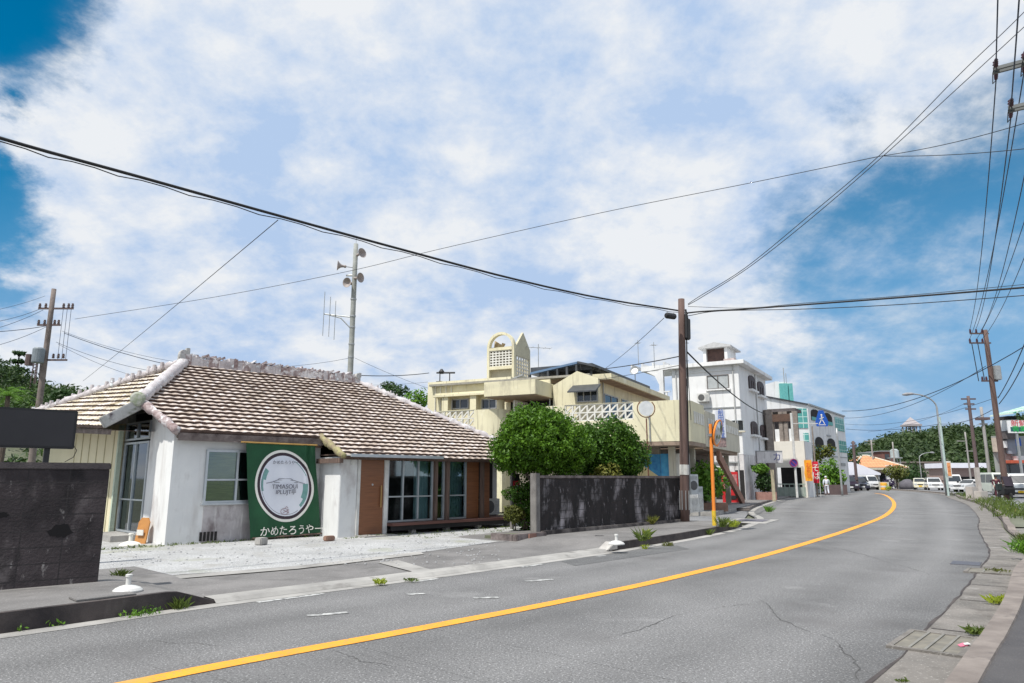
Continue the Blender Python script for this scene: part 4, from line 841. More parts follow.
m = MB(); m.prism([(-.17, 0), (.17, 0), (.17, .46), (.10, .56), (-.10, .56), (-.17, .46)], 0, .03, lambda p, q_, a: (p, a + q_ * .15, q_)); m.build('panel', M('orange_wood', (.50, .23, .06), (.4, .17, .05), rough=.6), t); MB().box(-.1, .1, -.02, .0, .18, .3).build('panel_slot', CREAMW, t)
# painted kerb end and a black hose bundle near it
q = G(604, 548.5, .0); d = Vector((.66, .75, 0)); t = thing('painted_kerb_ramp', 'white painted sloping kerb end near the small white parasol base', 'kerb ramp', (LP[sub(2.0, 2.15)[0]].x, LP[sub(2.0, 2.15)[0]].y, 0), math.atan2(.75, .66))
m = MB(); m.prism([(-.22, .03), (.18, .03), (.18, .175), (.10, .18)], -.02, .24, lambda p, q_, a: (p, a, q_)); m.build('ramp', M('ramp_white', (.48, .46, .43), (.33, .31, .29), scale=6, rough=.8), t, bevel=.01)
q = G(600, 541, .05); m = MB()
for k in range(3): m.tube([(math.cos(a * .5) * (.14 - .02 * k), math.sin(a * .5) * (.11 - .01 * k), .03 + .03 * k) for a in range(13)], .016, 6)
t = m.build('black_hose_coil', CABLE); t.location = (q[0], q[1] + .1, .06); tag(t, 'small coil of black hose on the pavement beside the painted kerb end', 'hose')
q = G(103, 597, .2); t = MB().box(-.3, .3, -.15, .15, 0, .02).build('paving_plate', WALKM, bevel=.005); t.location = (*q, .2); t.rotation_euler = (0, 0, .8); tag(t, 'flat grey plate lying on the raised pavement left of the white base', 'plate')

# ================================================================== buildings along the street
def fpl(fr, face, c, px0, py0, px1, py1):
    """measured rectangle on a facade plane"""
    f = fr.onx if face == 'x' else fr.ony; ym = (py0 + py1) / 2; xm = (px0 + px1) / 2
    a0 = f(px0, ym, c)[0]; a1 = f(px1, ym, c)[0]; z0 = f(xm, py1, c)[1]; z1 = f(xm, py0, c)[1]
    return min(a0, a1), max(a0, a1), z0, z1
def fbox(par, face, c, r, d0, d1, name, mat, bevel=0, m=None):
    b = m or MB(); (b.box(c + d0, c + d1, r[0], r[1], r[2], r[3]) if face == 'x' else b.box(r[0], r[1], c + d0, c + d1, r[2], r[3]))
    return b if m else b.build(name, mat, par, bevel=bevel)
def fwin(par, face, c, r, panes=2, mat=ALU, gl=GLSR, sill=None, name='window', bars=0):
    """framed window standing 4 cm proud of plane c (which faces the negative axis)"""
    a0, a1, z0, z1 = r; t = .05; m = MB()
    fbox(None, face, c, (a0, a1, z1 - t, z1), -.05, -.002, '', None, m=m); fbox(None, face, c, (a0, a1, z0, z0 + t), -.05, -.002, '', None, m=m)
    fbox(None, face, c, (a0, a0 + t, z0 + t, z1 - t), -.05, -.002, '', None, m=m); fbox(None, face, c, (a1 - t, a1, z0 + t, z1 - t), -.05, -.002, '', None, m=m)
    for k in range(1, panes): q = a0 + (a1 - a0) * k / panes; fbox(None, face, c, (q - t / 2, q + t / 2, z0 + t, z1 - t), -.045, -.002, '', None, m=m)
    for k in range(bars): q = z0 + (z1 - z0) * (k + 1) / (bars + 1); fbox(None, face, c, (a0 + t, a1 - t, q - t * .3, q + t * .3), -.03, -.0125, '', None, m=m)
    f = m.build(name, mat, par); fbox(f, face, c, (a0 + t, a1 - t, z0 + t, z1 - t), -.012, -.003, 'pane', gl)
    if sill: fbox(f, face, c, (a0 - .08, a1 + .08, z0 - .10, z0 - .002), -.14, -.002, 'sill', sill, bevel=.01)
    return f
def pathwall(par, pts, th, z0, z1, name, mat):
    """wall of thickness th following plan points (thickness to the left of travel)"""
    pts = [Vector((*p, 0)) for p in pts]; ns = left_normals(pts); m = MB(); n = len(pts)
    m.v = [(q.x, q.y, z) for z in (z0, z1) for o_ in (0, th) for q in (p + nn * o_ for p, nn in zip(pts, ns))]
    for i in range(n - 1):
        m.f += [(i, i + 1, 2 * n + i + 1, 2 * n + i), (n + i + 1, n + i, 3 * n + i, 3 * n + i + 1), (2 * n + i, 2 * n + i + 1, 3 * n + i + 1, 3 * n + i), (i + 1, i, n + i, n + i + 1)]; m.mi += [0] * 4
    m.f += [(0, 2 * n, 3 * n, n), (n - 1, 2 * n - 1, 4 * n - 1, 3 * n - 1)]; m.mi += [0, 0]
    return m.build(name, mat, par)
def block_screen(par, face, c, r, rows, cols, name='block_screen', mat=CREAMW, diag=True, th=.1):
    """openwork of hollow blocks, each a square frame crossed by a diagonal"""
    a0, a1, z0, z1 = r; da = (a1 - a0) / cols; dz = (z1 - z0) / rows; m = MB(); t = .028
    def B(p0, p1, q0, q1): fbox(None, face, c, (p0, p1, q0, q1), .0, th, '', None, m=m)
    for k in range(cols + 1): B(a0 + k * da - t, a0 + k * da + t, z0, z1)
    for k in range(rows + 1): 
        for j in range(cols): B(a0 + j * da + t, a0 + (j + 1) * da - t, z0 + k * dz - t, z0 + k * dz + t)
    if diag:
        for j in range(cols):
            for k in range(rows):
                p = (a0 + j * da, z0 + (k + 1) * dz); q = (a0 + (j + 1) * da, z0 + k * dz); s_ = .035
                poly = [(p[0] + s_, p[1] - s_ * .2), (p[0], p[1] - s_ * 1.6), (q[0] - s_, q[1] + s_ * .2), (q[0], q[1] + s_ * 1.6)]
                m.prism(poly, .015, th - .015, (lambda a_, b_, d_: (c + d_, a_, b_)) if face == 'x' else (lambda a_, b_, d_: (a_, c + d_, b_)))
    return m.build(name, mat, par)

# ---- cream building with the rounded balcony
CF = Frame(P(690, 440, 28)[:2], 860)
CB = thing('cream_building', 'cream two-storey building with rounded balconies, openwork blocks and an arched roof tower', 'building', (*CF.O, 0), CF.rot)
def cb(*a, name='wall', mat=CREAM, bev=0): return MB().box(*a).build(name, mat, CB, bevel=bev)
arc = lambda cx, cy, r, a0, a1, n=8: [(cx + r * math.cos(R(a0 + (a1 - a0) * k / n)), cy + r * math.sin(R(a0 + (a1 - a0) * k / n))) for k in range(n + 1)]
ZB0, ZB1 = 2.95, 4.60
scr = fpl(CF, 'x', 0, 565, 404, 633, 420)
# parapet A: left face, round corner, street face
pathwall(CB, [(0, 6.3), (0, scr[1] + .02)], .14, ZB0, ZB1, 'balcony_parapet', CREAM)
pathwall(CB, [(0, scr[0] - .02)] + arc(.7, .7, .7, 180, 270) + [(2.95, 0)], .14, ZB0, ZB1, 'balcony_parapet', CREAM)
cb(0, .14, scr[0] - .02, scr[1] + .02, ZB0, scr[2] - .03, name='balcony_parapet'); cb(0, .14, scr[0] - .02, scr[1] + .02, scr[3] + .03, ZB1, name='balcony_parapet')
block_screen(CB, 'x', .02, (scr[0], scr[1], scr[2], scr[3]), 2, 9)
m = MB(); m.add([], []); sl2 = [(0.01, 6.3), (.01, .7)] + arc(.71, .71, .70, 180, 270)[1:] + [(3.0, .01), (3.0, 4.5), (1.5, 6.3)]
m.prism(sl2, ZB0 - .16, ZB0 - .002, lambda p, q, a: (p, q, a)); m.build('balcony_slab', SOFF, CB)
pathwall(CB, [(3.08, 1.6), (3.08, .05), (3.10, 0), (11.9, 0), (11.9, 1.4)], .14, 2.85, 4.42, 'balcony_parapet', BEIGE)
s2r = fpl(CF, 'y', 0, 708, 416, 735, 432); 
m = MB(); 
for k in range(16): x = 3.6 + k * .5; m.box(x, x + .34, -.03, -.002, 3.75, 4.12)
m.build('parapet_relief', CREAMW, CB)
m = MB()
for k in range(5): x = .85 + k * .42; m.box(x, x + .28, -.03, -.002, 3.72, 4.2)
m.build('parapet_relief', CREAMW, CB)
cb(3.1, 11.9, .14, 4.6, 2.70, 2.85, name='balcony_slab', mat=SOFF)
# ground floor: shop front under the overhang
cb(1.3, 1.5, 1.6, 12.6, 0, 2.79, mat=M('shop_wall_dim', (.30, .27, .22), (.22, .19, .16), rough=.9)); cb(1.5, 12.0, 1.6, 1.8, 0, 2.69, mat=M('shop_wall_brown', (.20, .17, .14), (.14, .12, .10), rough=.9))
r = fpl(CF, 'x', 1.3, 661, 451, 673, 476); fbox(CB, 'x', 1.3, (r[0], r[1] + .0, .0, 2.5), -.03, -.003, 'mural_panel', M('mural_blue', (.03, .22, .50), (.10, .42, .66), scale=2.5, rough=.7))
r2 = fpl(CF, 'x', 1.3, 640, 452, 661, 476); fbox(CB, 'x', 1.3, (r2[0] + .002, r2[1] + .3, .0, 2.5), -.035, -.003, 'mural_panel', M('mural_yellow', (.66, .56, .30), (.58, .48, .25), rough=.8))
m = MB(); m.prism([(r2[0] + .003, 2.49), (r2[1] + .3, 2.49), (r2[1] + .1, 2.2), (r2[0] + .003, 1.5)], -.045, -.036, lambda p, q, a: (1.3 + a, p, q)); m.build('mural_wave', M('mural_wave', (.02, .14, .36), (.06, .30, .50), scale=5, rough=.7), CB)
for (a, b) in ((673, 681), (683, 690)): r = fpl(CF, 'x', 1.3, a, 453, b, 477); fbox(CB, 'x', 1.3, (r[0], r[1], .05, 2.5), -.05, -.003, 'shutter', CREAMW if a == 673 else STEEL)
for x in (2.2, 3.6): fwin(CB, 'y', 1.6, (x, x + 1.1, .3, 2.3), 2)
for x in (5.4, 7.4): fbox(CB, 'y', 1.6, (x, x + 1.5, .1, 2.4), -.04, -.003, 'shop_door', DARK)
for x, y in ((1.0, .9), (2.9, .5), (7.0, .5), (11.6, .6)): cb(x, x + .25, y, y + .25, 0, 2.69 if x > 2.95 else 2.78, name='column', mat=BEIGE)
# round balcony B on the left
scb = fpl(CF, 'x', 0, 432, 411, 474, 427)
cx = 8.45
pathwall(CB, [(0, 13.4), (0, scb[1])], .14, ZB0, ZB1, 'balcony_parapet', CREAM)
pathwall(CB, [(0, scb[0])] + arc(.9, 9.3, .9, 180, 270, 10) + [(1.9, 8.4)], .14, ZB0, ZB1, 'round_parapet', CREAM)
cb(0, .14, scb[0], scb[1], ZB0, scb[2] - .03, name='balcony_parapet'); cb(0, .14, scb[0], scb[1], scb[3] + .03, ZB1, name='balcony_parapet')
block_screen(CB, 'x', .02, scb, 2, 7)
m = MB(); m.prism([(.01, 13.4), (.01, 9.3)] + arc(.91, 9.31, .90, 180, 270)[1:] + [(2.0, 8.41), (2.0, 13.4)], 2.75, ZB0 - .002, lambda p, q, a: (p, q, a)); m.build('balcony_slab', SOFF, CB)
cb(.35, 2.0, 8.6, 13.2, 0, 2.75)
# stair hall with openwork, canopy slab over the entrance
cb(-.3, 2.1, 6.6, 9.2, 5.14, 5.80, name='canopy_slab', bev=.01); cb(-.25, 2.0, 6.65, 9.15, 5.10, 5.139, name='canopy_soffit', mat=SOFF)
MB().lathe((.9, 8.95, 4.6), [(.17, 0), (.17, .5)], 14).build('column', CREAM, CB)
block_screen(CB, 'y', 8.05, (.6, 2.0, 3.3, 5.0), 5, 5, diag=False); cb(2.0, 2.15, 6.5, 9, 2.9, 5.14, name='stair_recess', mat=DARK)
# upper storey: gabled end wall, left wing wall, street wall
X1 = 1.5
g = [CF.onx(547, 385, X1), CF.onx(577, 371, X1), CF.onx(598, 378, X1)]
m = MB(); m.prism([(g[2][0], 2.9), (g[0][0] - .3, 2.9), (g[0][0] - .3, g[0][1] - .05), (g[1][0], g[1][1]), (g[2][0], g[2][1])], 0, .2, lambda p, q, a: (X1 + a, p, q)); m.build('gable_wall', CREAM, CB)
fwin(CB, 'x', X1, fpl(CF, 'x', X1, 577, 389, 598, 402), 3, mat=STEEL)
r = fpl(CF, 'x', X1, 573, 387, 601, 391); m = MB(); m.prism([(0, r[3] + .05), (-.7, r[2] - .12), (-.7, r[2] - .06), (0, r[3] + .11)], r[0], r[1], lambda p, q, a: (X1 + p, a, q)); m.build('window_awning', DKROOF, CB)
X2 = 2.0
yl = CF.onx(428, 383, X2)[0]; yr = 9.0
cb(X2, X2 + .2, yr, yl, 2.9, 6.36); cb(X2 + .2, 9, yl - .2, yl, 0, 6.36); cb(X2 - .25, X2 - .002, 9.1, yl - .6, 5.62, 5.72, name='eave_slab', bev=.01)
cb(X2 - .5, X2 - .002, 10.2, 13.2, 5.50, 5.60, name='eave_slab')
for (a, b) in ((452, 469), (482, 497)): fwin(CB, 'x', X2, fpl(CF, 'x', X2, a, 399, b, 409), 2, mat=STEEL)
for px in (446, 474): r = fpl(CF, 'x', X2, px, 396, px + 6, 409); fbox(CB, 'x', X2, (r[0], r[1], r[2] - .6, r[3]), -.4, -.002, 'buttress', CREAM)
m = MB()
for k in range(4): y = yl - .5 - k * .32; m.tube([(X2 - .05, y, 3.0), (X2 - .05, y, 6.2)], .03, 6)
m.build('downpipe', CREAMW, CB)
cb(2.4, 12.2, 4.6, 4.8, 2.85, 6.0); cb(2.1, 12.6, 3.9, 5.0, 5.93, 6.2, name='roof_fascia', bev=.01); cb(2.15, 12.5, 4.0, 4.6, 5.90, 5.929, name='soffit', mat=SOFF)
cb(12.2, 12.4, 4.6, 13, 0, 6.0)
for x in (3.0, 5.6, 8.4): fwin(CB, 'y', 4.6, (x, x + 2.0, 3.5, 5.4), 2, mat=STEEL)
cb(1.72, 12.2, 4.82, yl - .25, 6.1, 6.2, name='roof_slab', mat=M('roof_slab', (.35, .33, .29), (.25, .24, .21), rough=.9)); 
cb(1.4, 1.5, g[0][0] - .2, yr + .4, 5.80, 6.0, name='roof_upstand')
# dark canopy roofs on the terrace
def canopy(pts, th, mat, name='roof_canopy'):
    m = MB(); v = [Vector(p) for p in pts]; m.add([tuple(p) for p in v] + [tuple(p + Vector((0, 0, th))) for p in v], [(0, 3, 2, 1), (4, 5, 6, 7)] + [(i, (i + 1) % 4, 4 + (i + 1) % 4, 4 + i) for i in range(4)]); return m.build(name, mat, CB)
q0 = CF.ony(592, 364, 5.0); q1 = CF.ony(650, 388, 5.0)
canopy([(q0[0], 5.0, q0[1] - .25), (q1[0], 5.0, q1[1] - .2), (q1[0], 8.2, q1[1] - .2), (q0[0], 8.2, q0[1] - .25)], .30, DKROOF)
z_ = q0[1]
p0 = CF.onx(530, 372.5, 2.2); p1 = CF.onx(577, 361.5, 2.2)
canopy([(2.2, p1[0], p1[1] - .1), (4.8, p1[0] + .2, p1[1] - .1), (4.8, p0[0], p0[1] - .1), (2.2, p0[0], p0[1] - .1)], .10, SOLAR, 'solar_panel')
canopy([(2.2, p1[0] - .9, p1[1] - .32), (4.8, p1[0] - .9, p1[1] - .32), (4.8, p1[0] - .02, p1[1] - .08), (2.2, p1[0] - .02, p1[1] - .08)], .10, DKROOF)
m = MB()
for k in range(6): y = p1[0] + (p0[0] - p1[0]) * k / 5; z1_ = p1[1] + (p0[1] - p1[1]) * k / 5 - .1; m.box(2.22, 2.34, y, y + .1, 6.0, z1_); m.box(4.6, 4.7, y, y + .1, 6.2, z1_)
for k in range(5): x = q0[0] + .2 + k * (q1[0] - q0[0] - .6) / 4; m.box(x, x + .1, 5.1, 5.2, 6.2, z_ - .22)
m.build('canopy_frame', DKROOF, CB)
cb(2.2, 2.35, p1[0], p0[0], 5.9, 6.25, name='kerb_wall', mat=SOFF)
# arched roof tower of openwork blocks
TX = 3.6
t0 = CF.onx(487, 350, TX); t1 = CF.onx(514, 350, TX); ty0, ty1 = t1[0], t0[0]; tz1 = CF.onx(501, 332, TX)[1]; tzs = CF.onx(501, 347, TX)[1]; td = 1.7
m = MB(); yc = (ty0 + ty1) / 2; rr = (ty1 - ty0) / 2; rz = tz1 - tzs
for X in (TX, ):
    o_ = [(yc + rr * math.cos(R(a)), tzs + rz * math.sin(R(a))) for a in range(0, 181, 9)]; i_ = [(yc + (rr - .13) * math.cos(R(a)), tzs + (rz - .13) * math.sin(R(a))) for a in range(0, 181, 9)]
    for k in range(20): m.prism([o_[k], o_[k + 1], i_[k + 1], i_[k]], X, X + .25, lambda p, q, a: (a, p, q))
    m.box(X, X + .25, ty0, ty0 + .13, 6.2, tzs).box(X, X + .25, ty1 - .13, ty1, 6.2, tzs); m.box(X + .01, X + .24, ty0 + .13, ty1 - .13, tzs - .16, tzs - .02)
zg0 = CF.onx(501, 366, TX)[1]
m.box(TX + .01, TX + .24, ty0 + .13, ty1 - .13, zg0 - .16, zg0)
tw = m.build('tower_arch', CREAM, CB)
block_screen(CB, 'x', TX + .05, (ty0 + .13, ty1 - .13, zg0, tzs - .17), 6, 7, name='tower_screen', diag=False)
m = MB(); 
gz = tzs + .05; pk = CF.ony(522, 332, ty0)[1]
m.prism([(TX + .25, gz), (TX + .25 + td / 2, pk), (TX + .25 + td, gz), (TX + .25 + td, gz - .5), (TX + .25, gz - .5)], ty0, ty0 + .12, lambda p, q, a: (p, a, q))
m.box(TX + .25, TX + .37, ty0 + .12, ty1, 6.2, gz).box(TX + .13 + td, TX + .25 + td, ty0 + .0, ty1, 6.2, gz - .5); m.box(TX + .25, TX + .13 + td, ty0, ty0 + .12, 6.2, 6.75)
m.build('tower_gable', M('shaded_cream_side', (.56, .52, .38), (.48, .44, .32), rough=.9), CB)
block_screen(CB, 'y', ty0 + .03, (TX + .37, TX + .13 + td, 6.76, gz - .51), 5, 5, name='tower_screen', diag=False, th=.06)
m = MB(); m.prism([(ty0 + .2, tzs), (ty0 + .9, tzs), (ty0 + .75, tzs + .25), (ty0 + .9, tzs + .3), (yc + .15, tzs + .2), (yc + .55, tz1 - .35), (ty1 - .2, tzs)], TX + .4, TX + .5, lambda p, q, a: (a, p, q)); m.build('broken_render', M('rust_render', (.33, .20, .08), (.5, .42, .28), scale=6, rough=.9), CB)
# pipework and rail on the roof's edge
m = MB(); q = [CF.onx(505 + i, 371 - i * .1, 2.3) for i in range(0, 24, 6)]
m.tube([(2.3, q[0][0], 5.85), (2.3, q[0][0], 6.15), (2.3, q[-1][0], 6.45)], .05, 6); m.tube([(2.3, q[2][0], 5.85), (2.3, q[2][0], 6.3)], .06, 6); m.build('pipe_rail', STEEL, CB)
m = MB(); yy = yl - .4
m.box(2.3, 2.7, yy - .2, yy + .1, 6.36, 6.44); m.tube([(2.5, yy, 6.3), (2.5, yy, 7.0)], .03, 6); m.tube([(2.5, yy - .6, 6.3), (2.5, yy - .6, 6.9)], .03, 6); m.tube([(2.5, yy + .2, 6.92), (2.5, yy - .9, 6.85)], .05, 6); m.lathe((2.5, yy - .1, 6.85), [(.12, 0), (.16, .1), (.05, .25)], 8)
m.build('service_bracket', BLACKP, CB)
def antenna(px, py0, py1, Y, label, arms=((-.5, 0), (-.2, .0)), w_=.55):
    b = P(px, py1, Y); t_ = P(px, py0, Y); t = thing('tv_antenna', label, 'antenna', b, .3); h_ = t_[2] - b[2]
    MB().tube([(0, 0, -.2), (0, 0, h_)], .02, 6).build('mast', STEEL, t)
    m = MB(); m.tube([(-w_, 0, h_ * .86), (w_, 0, h_ * .86)], .014, 5)
    for k in range(5): x = -w_ + k * w_ * .5; m.tube([(x, -.22, h_ * .86), (x, .22, h_ * .86)], .008, 5)
    m.build('aerial', STEEL, t); return t
antenna(538.5, 344, 371, 37, 'thin television antenna right of the arched roof tower', w_=.7)
antenna(638.5, 340, 362, 46, 'taller thin mast antenna over the pergola, the left one', w_=.15); antenna(654.5, 342, 365, 46, 'thin mast antenna over the pergola, the one next to the brown pole', w_=.2)
q = P(635, 373, 44); t = thing('satellite_dish', 'small grey satellite dish beside the dark terrace canopy', 'satellite dish', q); MB().lathe((0, 0, .1), [(.02, 0), (.2, .05), (.3, .13), (.31, .135), (.2, .07)], 14, axis=(-.4, -.8, .4)).build('dish', STEEL, t); MB().tube([(0, 0, -.8), (0, 0, .1)], .03, 6).build('stand', STEEL, t)

for x_, y_ in ((-.04, 1.6), (-.04, 5.9)): MB().tube([(x_, y_, ZB0), (x_, y_, ZB1 - .02)], .03, 6).build('drain_pipe', STEEL, CB)
MB().tube([(X1 - .04, g[0][0] - .15, 4.7), (X1 - .04, g[0][0] - .15, 5.9)], .03, 6).build('drain_pipe', STEEL, CB); MB().tube([(2.8, 4.55, 2.9), (2.8, 4.55, 5.9)], .03, 6).build('drain_pipe', STEEL, CB)
# ---- shop sign, red machine, timber prop, planters before the cream building
def fthing(name, label, cat, fr, x, y, z=0): return thing(name, label, cat, fr.W(x, y, z), fr.rot)
q = fpl(CF, 'y', -.3, 717.5, 411, 727.5, 436); t = fthing('vertical_sign', 'upright white sign with blue characters above the traffic mirror', 'sign', CF, q[0], -.9)
sw = P(724, 420, 31.5); ss = .55
t.location = (P(717.5, 436, 31)[0], 31, 0); t.rotation_euler = (0, 0, R(18)); z0 = P(722, 447, 31)[2]; z1 = P(722, 410.5, 31)[2]; wv = (727.8 - 717.5) / 700 * 31
MB().box(0, wv, 0, .12, z0 + .42, z1).build('panel', BANW, t, bevel=.01)
text(list('前田写真館'), .27, BLUEP, 'lettering', t, (wv / 2, -.004, (z0 + .42 + z1) / 2), (math.pi / 2, 0, 0), .004, vertical=True, wt=.004, sx=1.15)
MB().box(.02, wv - .02, .01, .1, z0, z0 + .41).build('lower_panel', M('photo_panel', (.45, .30, .28), (.12, .10, .10), scale=9, rough=.6), t); MB().tube([(wv / 2, .16, 2.9), (wv / 2, .16, z1)], .03, 6).build('bracket', STEEL, t)
a = Vector(P(718, 455, 33)); b = Vector((*G(741.5, 499, .05), .05)); b = Vector(P(743, 498, 40)); b.z = .1
t = MB().bar(a, b, .16, .45).build('timber_prop', M('brown_timber', (.33, .17, .11), (.24, .12, .08), rough=.8)); tag(t, 'slanting reddish brown timber prop between the beige balcony and the pavement', 'timber prop')
q = P(730.5, 490, 41); t = thing('vending_machine', 'red vending machine behind the slanting timber prop', 'vending machine', (q[0], q[1], .1), CF.rot - math.pi / 2 + .2)
MB().box(-.45, .45, 0, .6, 0, 1.75).build('cabinet', REDP, t, bevel=.02); MB().box(-.38, .38, -.03, -.003, .8, 1.6).build('display', M('red_display', (.35, .08, .08), (.6, .3, .3), scale=12, rough=.4), t); MB().box(-.3, .3, -.03, -.003, .2, .42).build('hatch', BLACKP, t)
for i, (px, w_, h_, lb) in enumerate(((694.5, .5, 1.45, 'taller white air conditioner cabinet by the shop front right of the brown pole'), (699.5, .42, .95, 'lower white air conditioner cabinet next to the taller one by the shop front'))):
    q = P(px, 499, 29.5 + i * .6); o_ = thing('air_conditioner', lb, 'air conditioner', (q[0], q[1], .2), R(25)); MB().box(-w_ / 2, w_ / 2, 0, .3, 0, h_).build('casing', CABX, o_, bevel=.015)
    for kk in range(2 if h_ > 1.2 else 1): MB().lathe((0, -.002, .38 + kk * .62), [(w_ * .38, 0), (w_ * .38, .01), (w_ * .3, .016)], 18, axis=(0, -1, 0)).build('fan_grille', MC['grille_dark'], o_)
    for kk in range(4): MB().box(-w_ * .4, w_ * .4, -.012, -.002, h_ - .10 - kk * .035, h_ - .085 - kk * .035).build('louvre', STEEL, o_)
q = P(700, 500, 29); t = thing('low_white_fence', 'low white picket fence before the shop plants right of the brown pole', 'fence', (P(684, 500, 28)[0], 28.0, .1), R(52))
m = MB()
for k in range(16): m.box(k * .12, k * .12 + .05, 0, .02, .05, .75)
m.build('picket', WPLAS, t); MB().box(-.02, 1.9, .021, .04, .6, .66).box(-.02, 1.9, .021, .04, .2, .26).build('rail', WPLAS, t)
q = P(704, 485, 31); t = thing('potted_bush', 'leafy bush in front of the shop between the brown pole and the orange mirror pole', 'bush', (q[0], q[1], .1))
m = MB(); leaves(m, (0, 0, 1.25), (.95, .8, .85), 1800, .11, .5, rt); m.build('crown', LEAFY, t, fix=False); MB().tube([(0, 0, 0), (.1, 0, 1.2)], .05, 6).build('trunk', BARK, t); MB().box(-.7, .9, -.3, .3, 0, .35).build('planter_box', M('brown_block'  , (.3, .18, .13), rough=.9), t)
t = MB().box(0, 9.5, -.55, 1.6, -.02, .16).build('shop_step', CONC, None, bevel=.02); t.location = CF.W(1.2, 0, 0); t.rotation_euler = (0, 0, CF.rot); tag(t, 'raised concrete step along the shop fronts under the cream balconies', 'step')

# ---- white three-storey building
WF = Frame(P(746, 495, 46)[:2], 921)
WB = thing('white_building', 'white three-storey building with arched dark shutters and a small gabled penthouse', 'building', (*WF.O, 0), WF.rot)
def wb(*a, name='wall', mat=WHT, bev=0): return MB().box(*a).build(name, mat, WB, bevel=bev)
ZT = WF.onx(746, 360, 0)[1]; LY = WF.onx(672, 380, 0)[0]
MB().box(0, 8.8, 0, LY, 3.0, ZT - .25).build('wall', WHT, WB, bevel=.02); wb(0, 8.8, 0, LY, 0, 2.998, name='ground_floor_wall', mat=WHTS)
wb(-.35, 9.3, -.45, LY + .2, ZT - .25, ZT + .02, name='roof_slab', bev=.02); wb(-.06, -.002, .15, LY - .2, ZT - .6, ZT - .52, name='cornice'); wb(-.05, -.002, 0, LY, 6.05, 6.13, name='string_course', mat=STEEL)
fwin(WB, 'x', 0, fpl(WF, 'x', 0, 707, 375, 729, 389), 2, mat=M('bronze_frame', (.14, .12, .11), rough=.5), gl=M('curtained_glass', (.45, .47, .47), (.36, .38, .38), rough=.2), sill=WHT)
fwin(WB, 'x', 0, fpl(WF, 'x', 0, 684, 378, 688, 387), 1); fwin(WB, 'x', 0, fpl(WF, 'x', 0, 732, 420, 744, 431), 2, sill=BEIGE)
def arched(fr, par, r, mat=M('dark_shutter', (.07, .04, .04), (.04, .03, .03), rough=.6), face='y', c=0, sill=True):
    a0, a1, z0, z1 = r; xc = (a0 + a1) / 2; rr = (a1 - a0) / 2; pts = [(a0, z0), (a1, z0)] + [(xc + rr * math.cos(R(k)), z1 - rr * .3 + rr * .3 * math.sin(R(k))) for k in range(0, 181, 15)]
    fn = (lambda p, q, a: (p, c + a, q)) if face == 'y' else (lambda p, q, a: (c + a, p, q)); m = MB(); m.prism(pts, -.09, -.003, fn); w_ = m.build('window', mat, par)
    m = MB()
    for k in range(1, 3): q = a0 + (a1 - a0) * k / 3; (m.box(q - .02, q + .02, c - .12, c - .091, z0, z1 - rr * .4) if face == 'y' else m.box(c - .12, c - .091, q - .02, q + .02, z0, z1 - rr * .4))
    m.build('shutter_bar', BLACKP, w_)
    if sill: (MB().box(a0 - .1, a1 + .1, c - .3, c - .003, z0 - .14, z0 - .002) if face == 'y' else MB().box(c - .3, c - .003, a0 - .1, a1 + .1, z0 - .14, z0 - .002)).build('sill', WHT, w_)
for (a, b, c_, d) in ((748.2, 376, 754, 390), (757.2, 382, 763, 396), (750.5, 421.5, 756.5, 435), (760, 425, 765.5, 438)): arched(WF, WB, fpl(WF, 'y', 0, a, b, c_, d))
# arch opening and door at street level, stained end wall with dark doors
arched(WF, WB, fpl(WF, 'y', 0, 758.5, 463, 764.5, 488), mat=DARK, sill=False)
for r_ in ((715, 474, 728, 491), (736, 474, 744.5, 492)): fbox(WB, 'x', 0, (*fpl(WF, 'x', 0, *r_)[:2], .1, 2.0), -.06, -.003, 'door', DARK)
fbox(WB, 'x', 0, (.3, 6.5, 2.45, 2.55), -.1, -.003, 'ledge', STEEL)
q = fpl(WF, 'x', 0, 700, 393, 709, 402); aircon(WF.W(-.42, (q[0] + q[1]) / 2, q[2] - .05), WF.rot - math.pi / 2, 'air conditioner mounted on the wall of the white building under the wide window', 1.0)
# pergola terrace on the left, third storey
pz = WF.onx(650, 366, 0)[1]; LE2 = WF.onx(641, 370, 0)[0]
wb(0, 3.2, LY + .21, LE2, pz - .35, pz, name='pergola_roof'); wb(0, .3, LE2 - 1.6, LE2 - 1.3, 3, pz - .35, name='pergola_column'); wb(2.9, 3.2, LE2 - 1.6, LE2 - 1.3, 3, pz - .35, name='pergola_column')
m = MB(); m.prism([(LE2 - 1.3, pz - .35), (LE2 - .3, pz - .35), (LE2 - 1.0, pz - .75), (LE2 - 1.3, pz - 1.4)], .02, .28, lambda p, q, a: (a, p, q)); m.build('curved_bracket', WHT, WB)
wb(0, 3.2, LY + .21, LE2, 0, WF.onx(660, 396, 0)[1] - .35, name='terrace_block'); zz0 = WF.onx(660, 396, 0)[1] - .35
m = MB()
for k in range(7): y = LY + .4 + k * (LE2 - LY - .8) / 6; m.box(.05, .15, y, y + .12, zz0, zz0 + .6)
m.box(.03, .17, LY + .21, LE2, zz0 + .6, zz0 + .68); m.build('balustrade', WHT, WB)
m = MB()
for k in range(4): y = LY + .5 + k * .8; m.box(.0, 3.1, y, y + .1, pz, pz + .22)
m.build('roof_rib', WHT, WB)
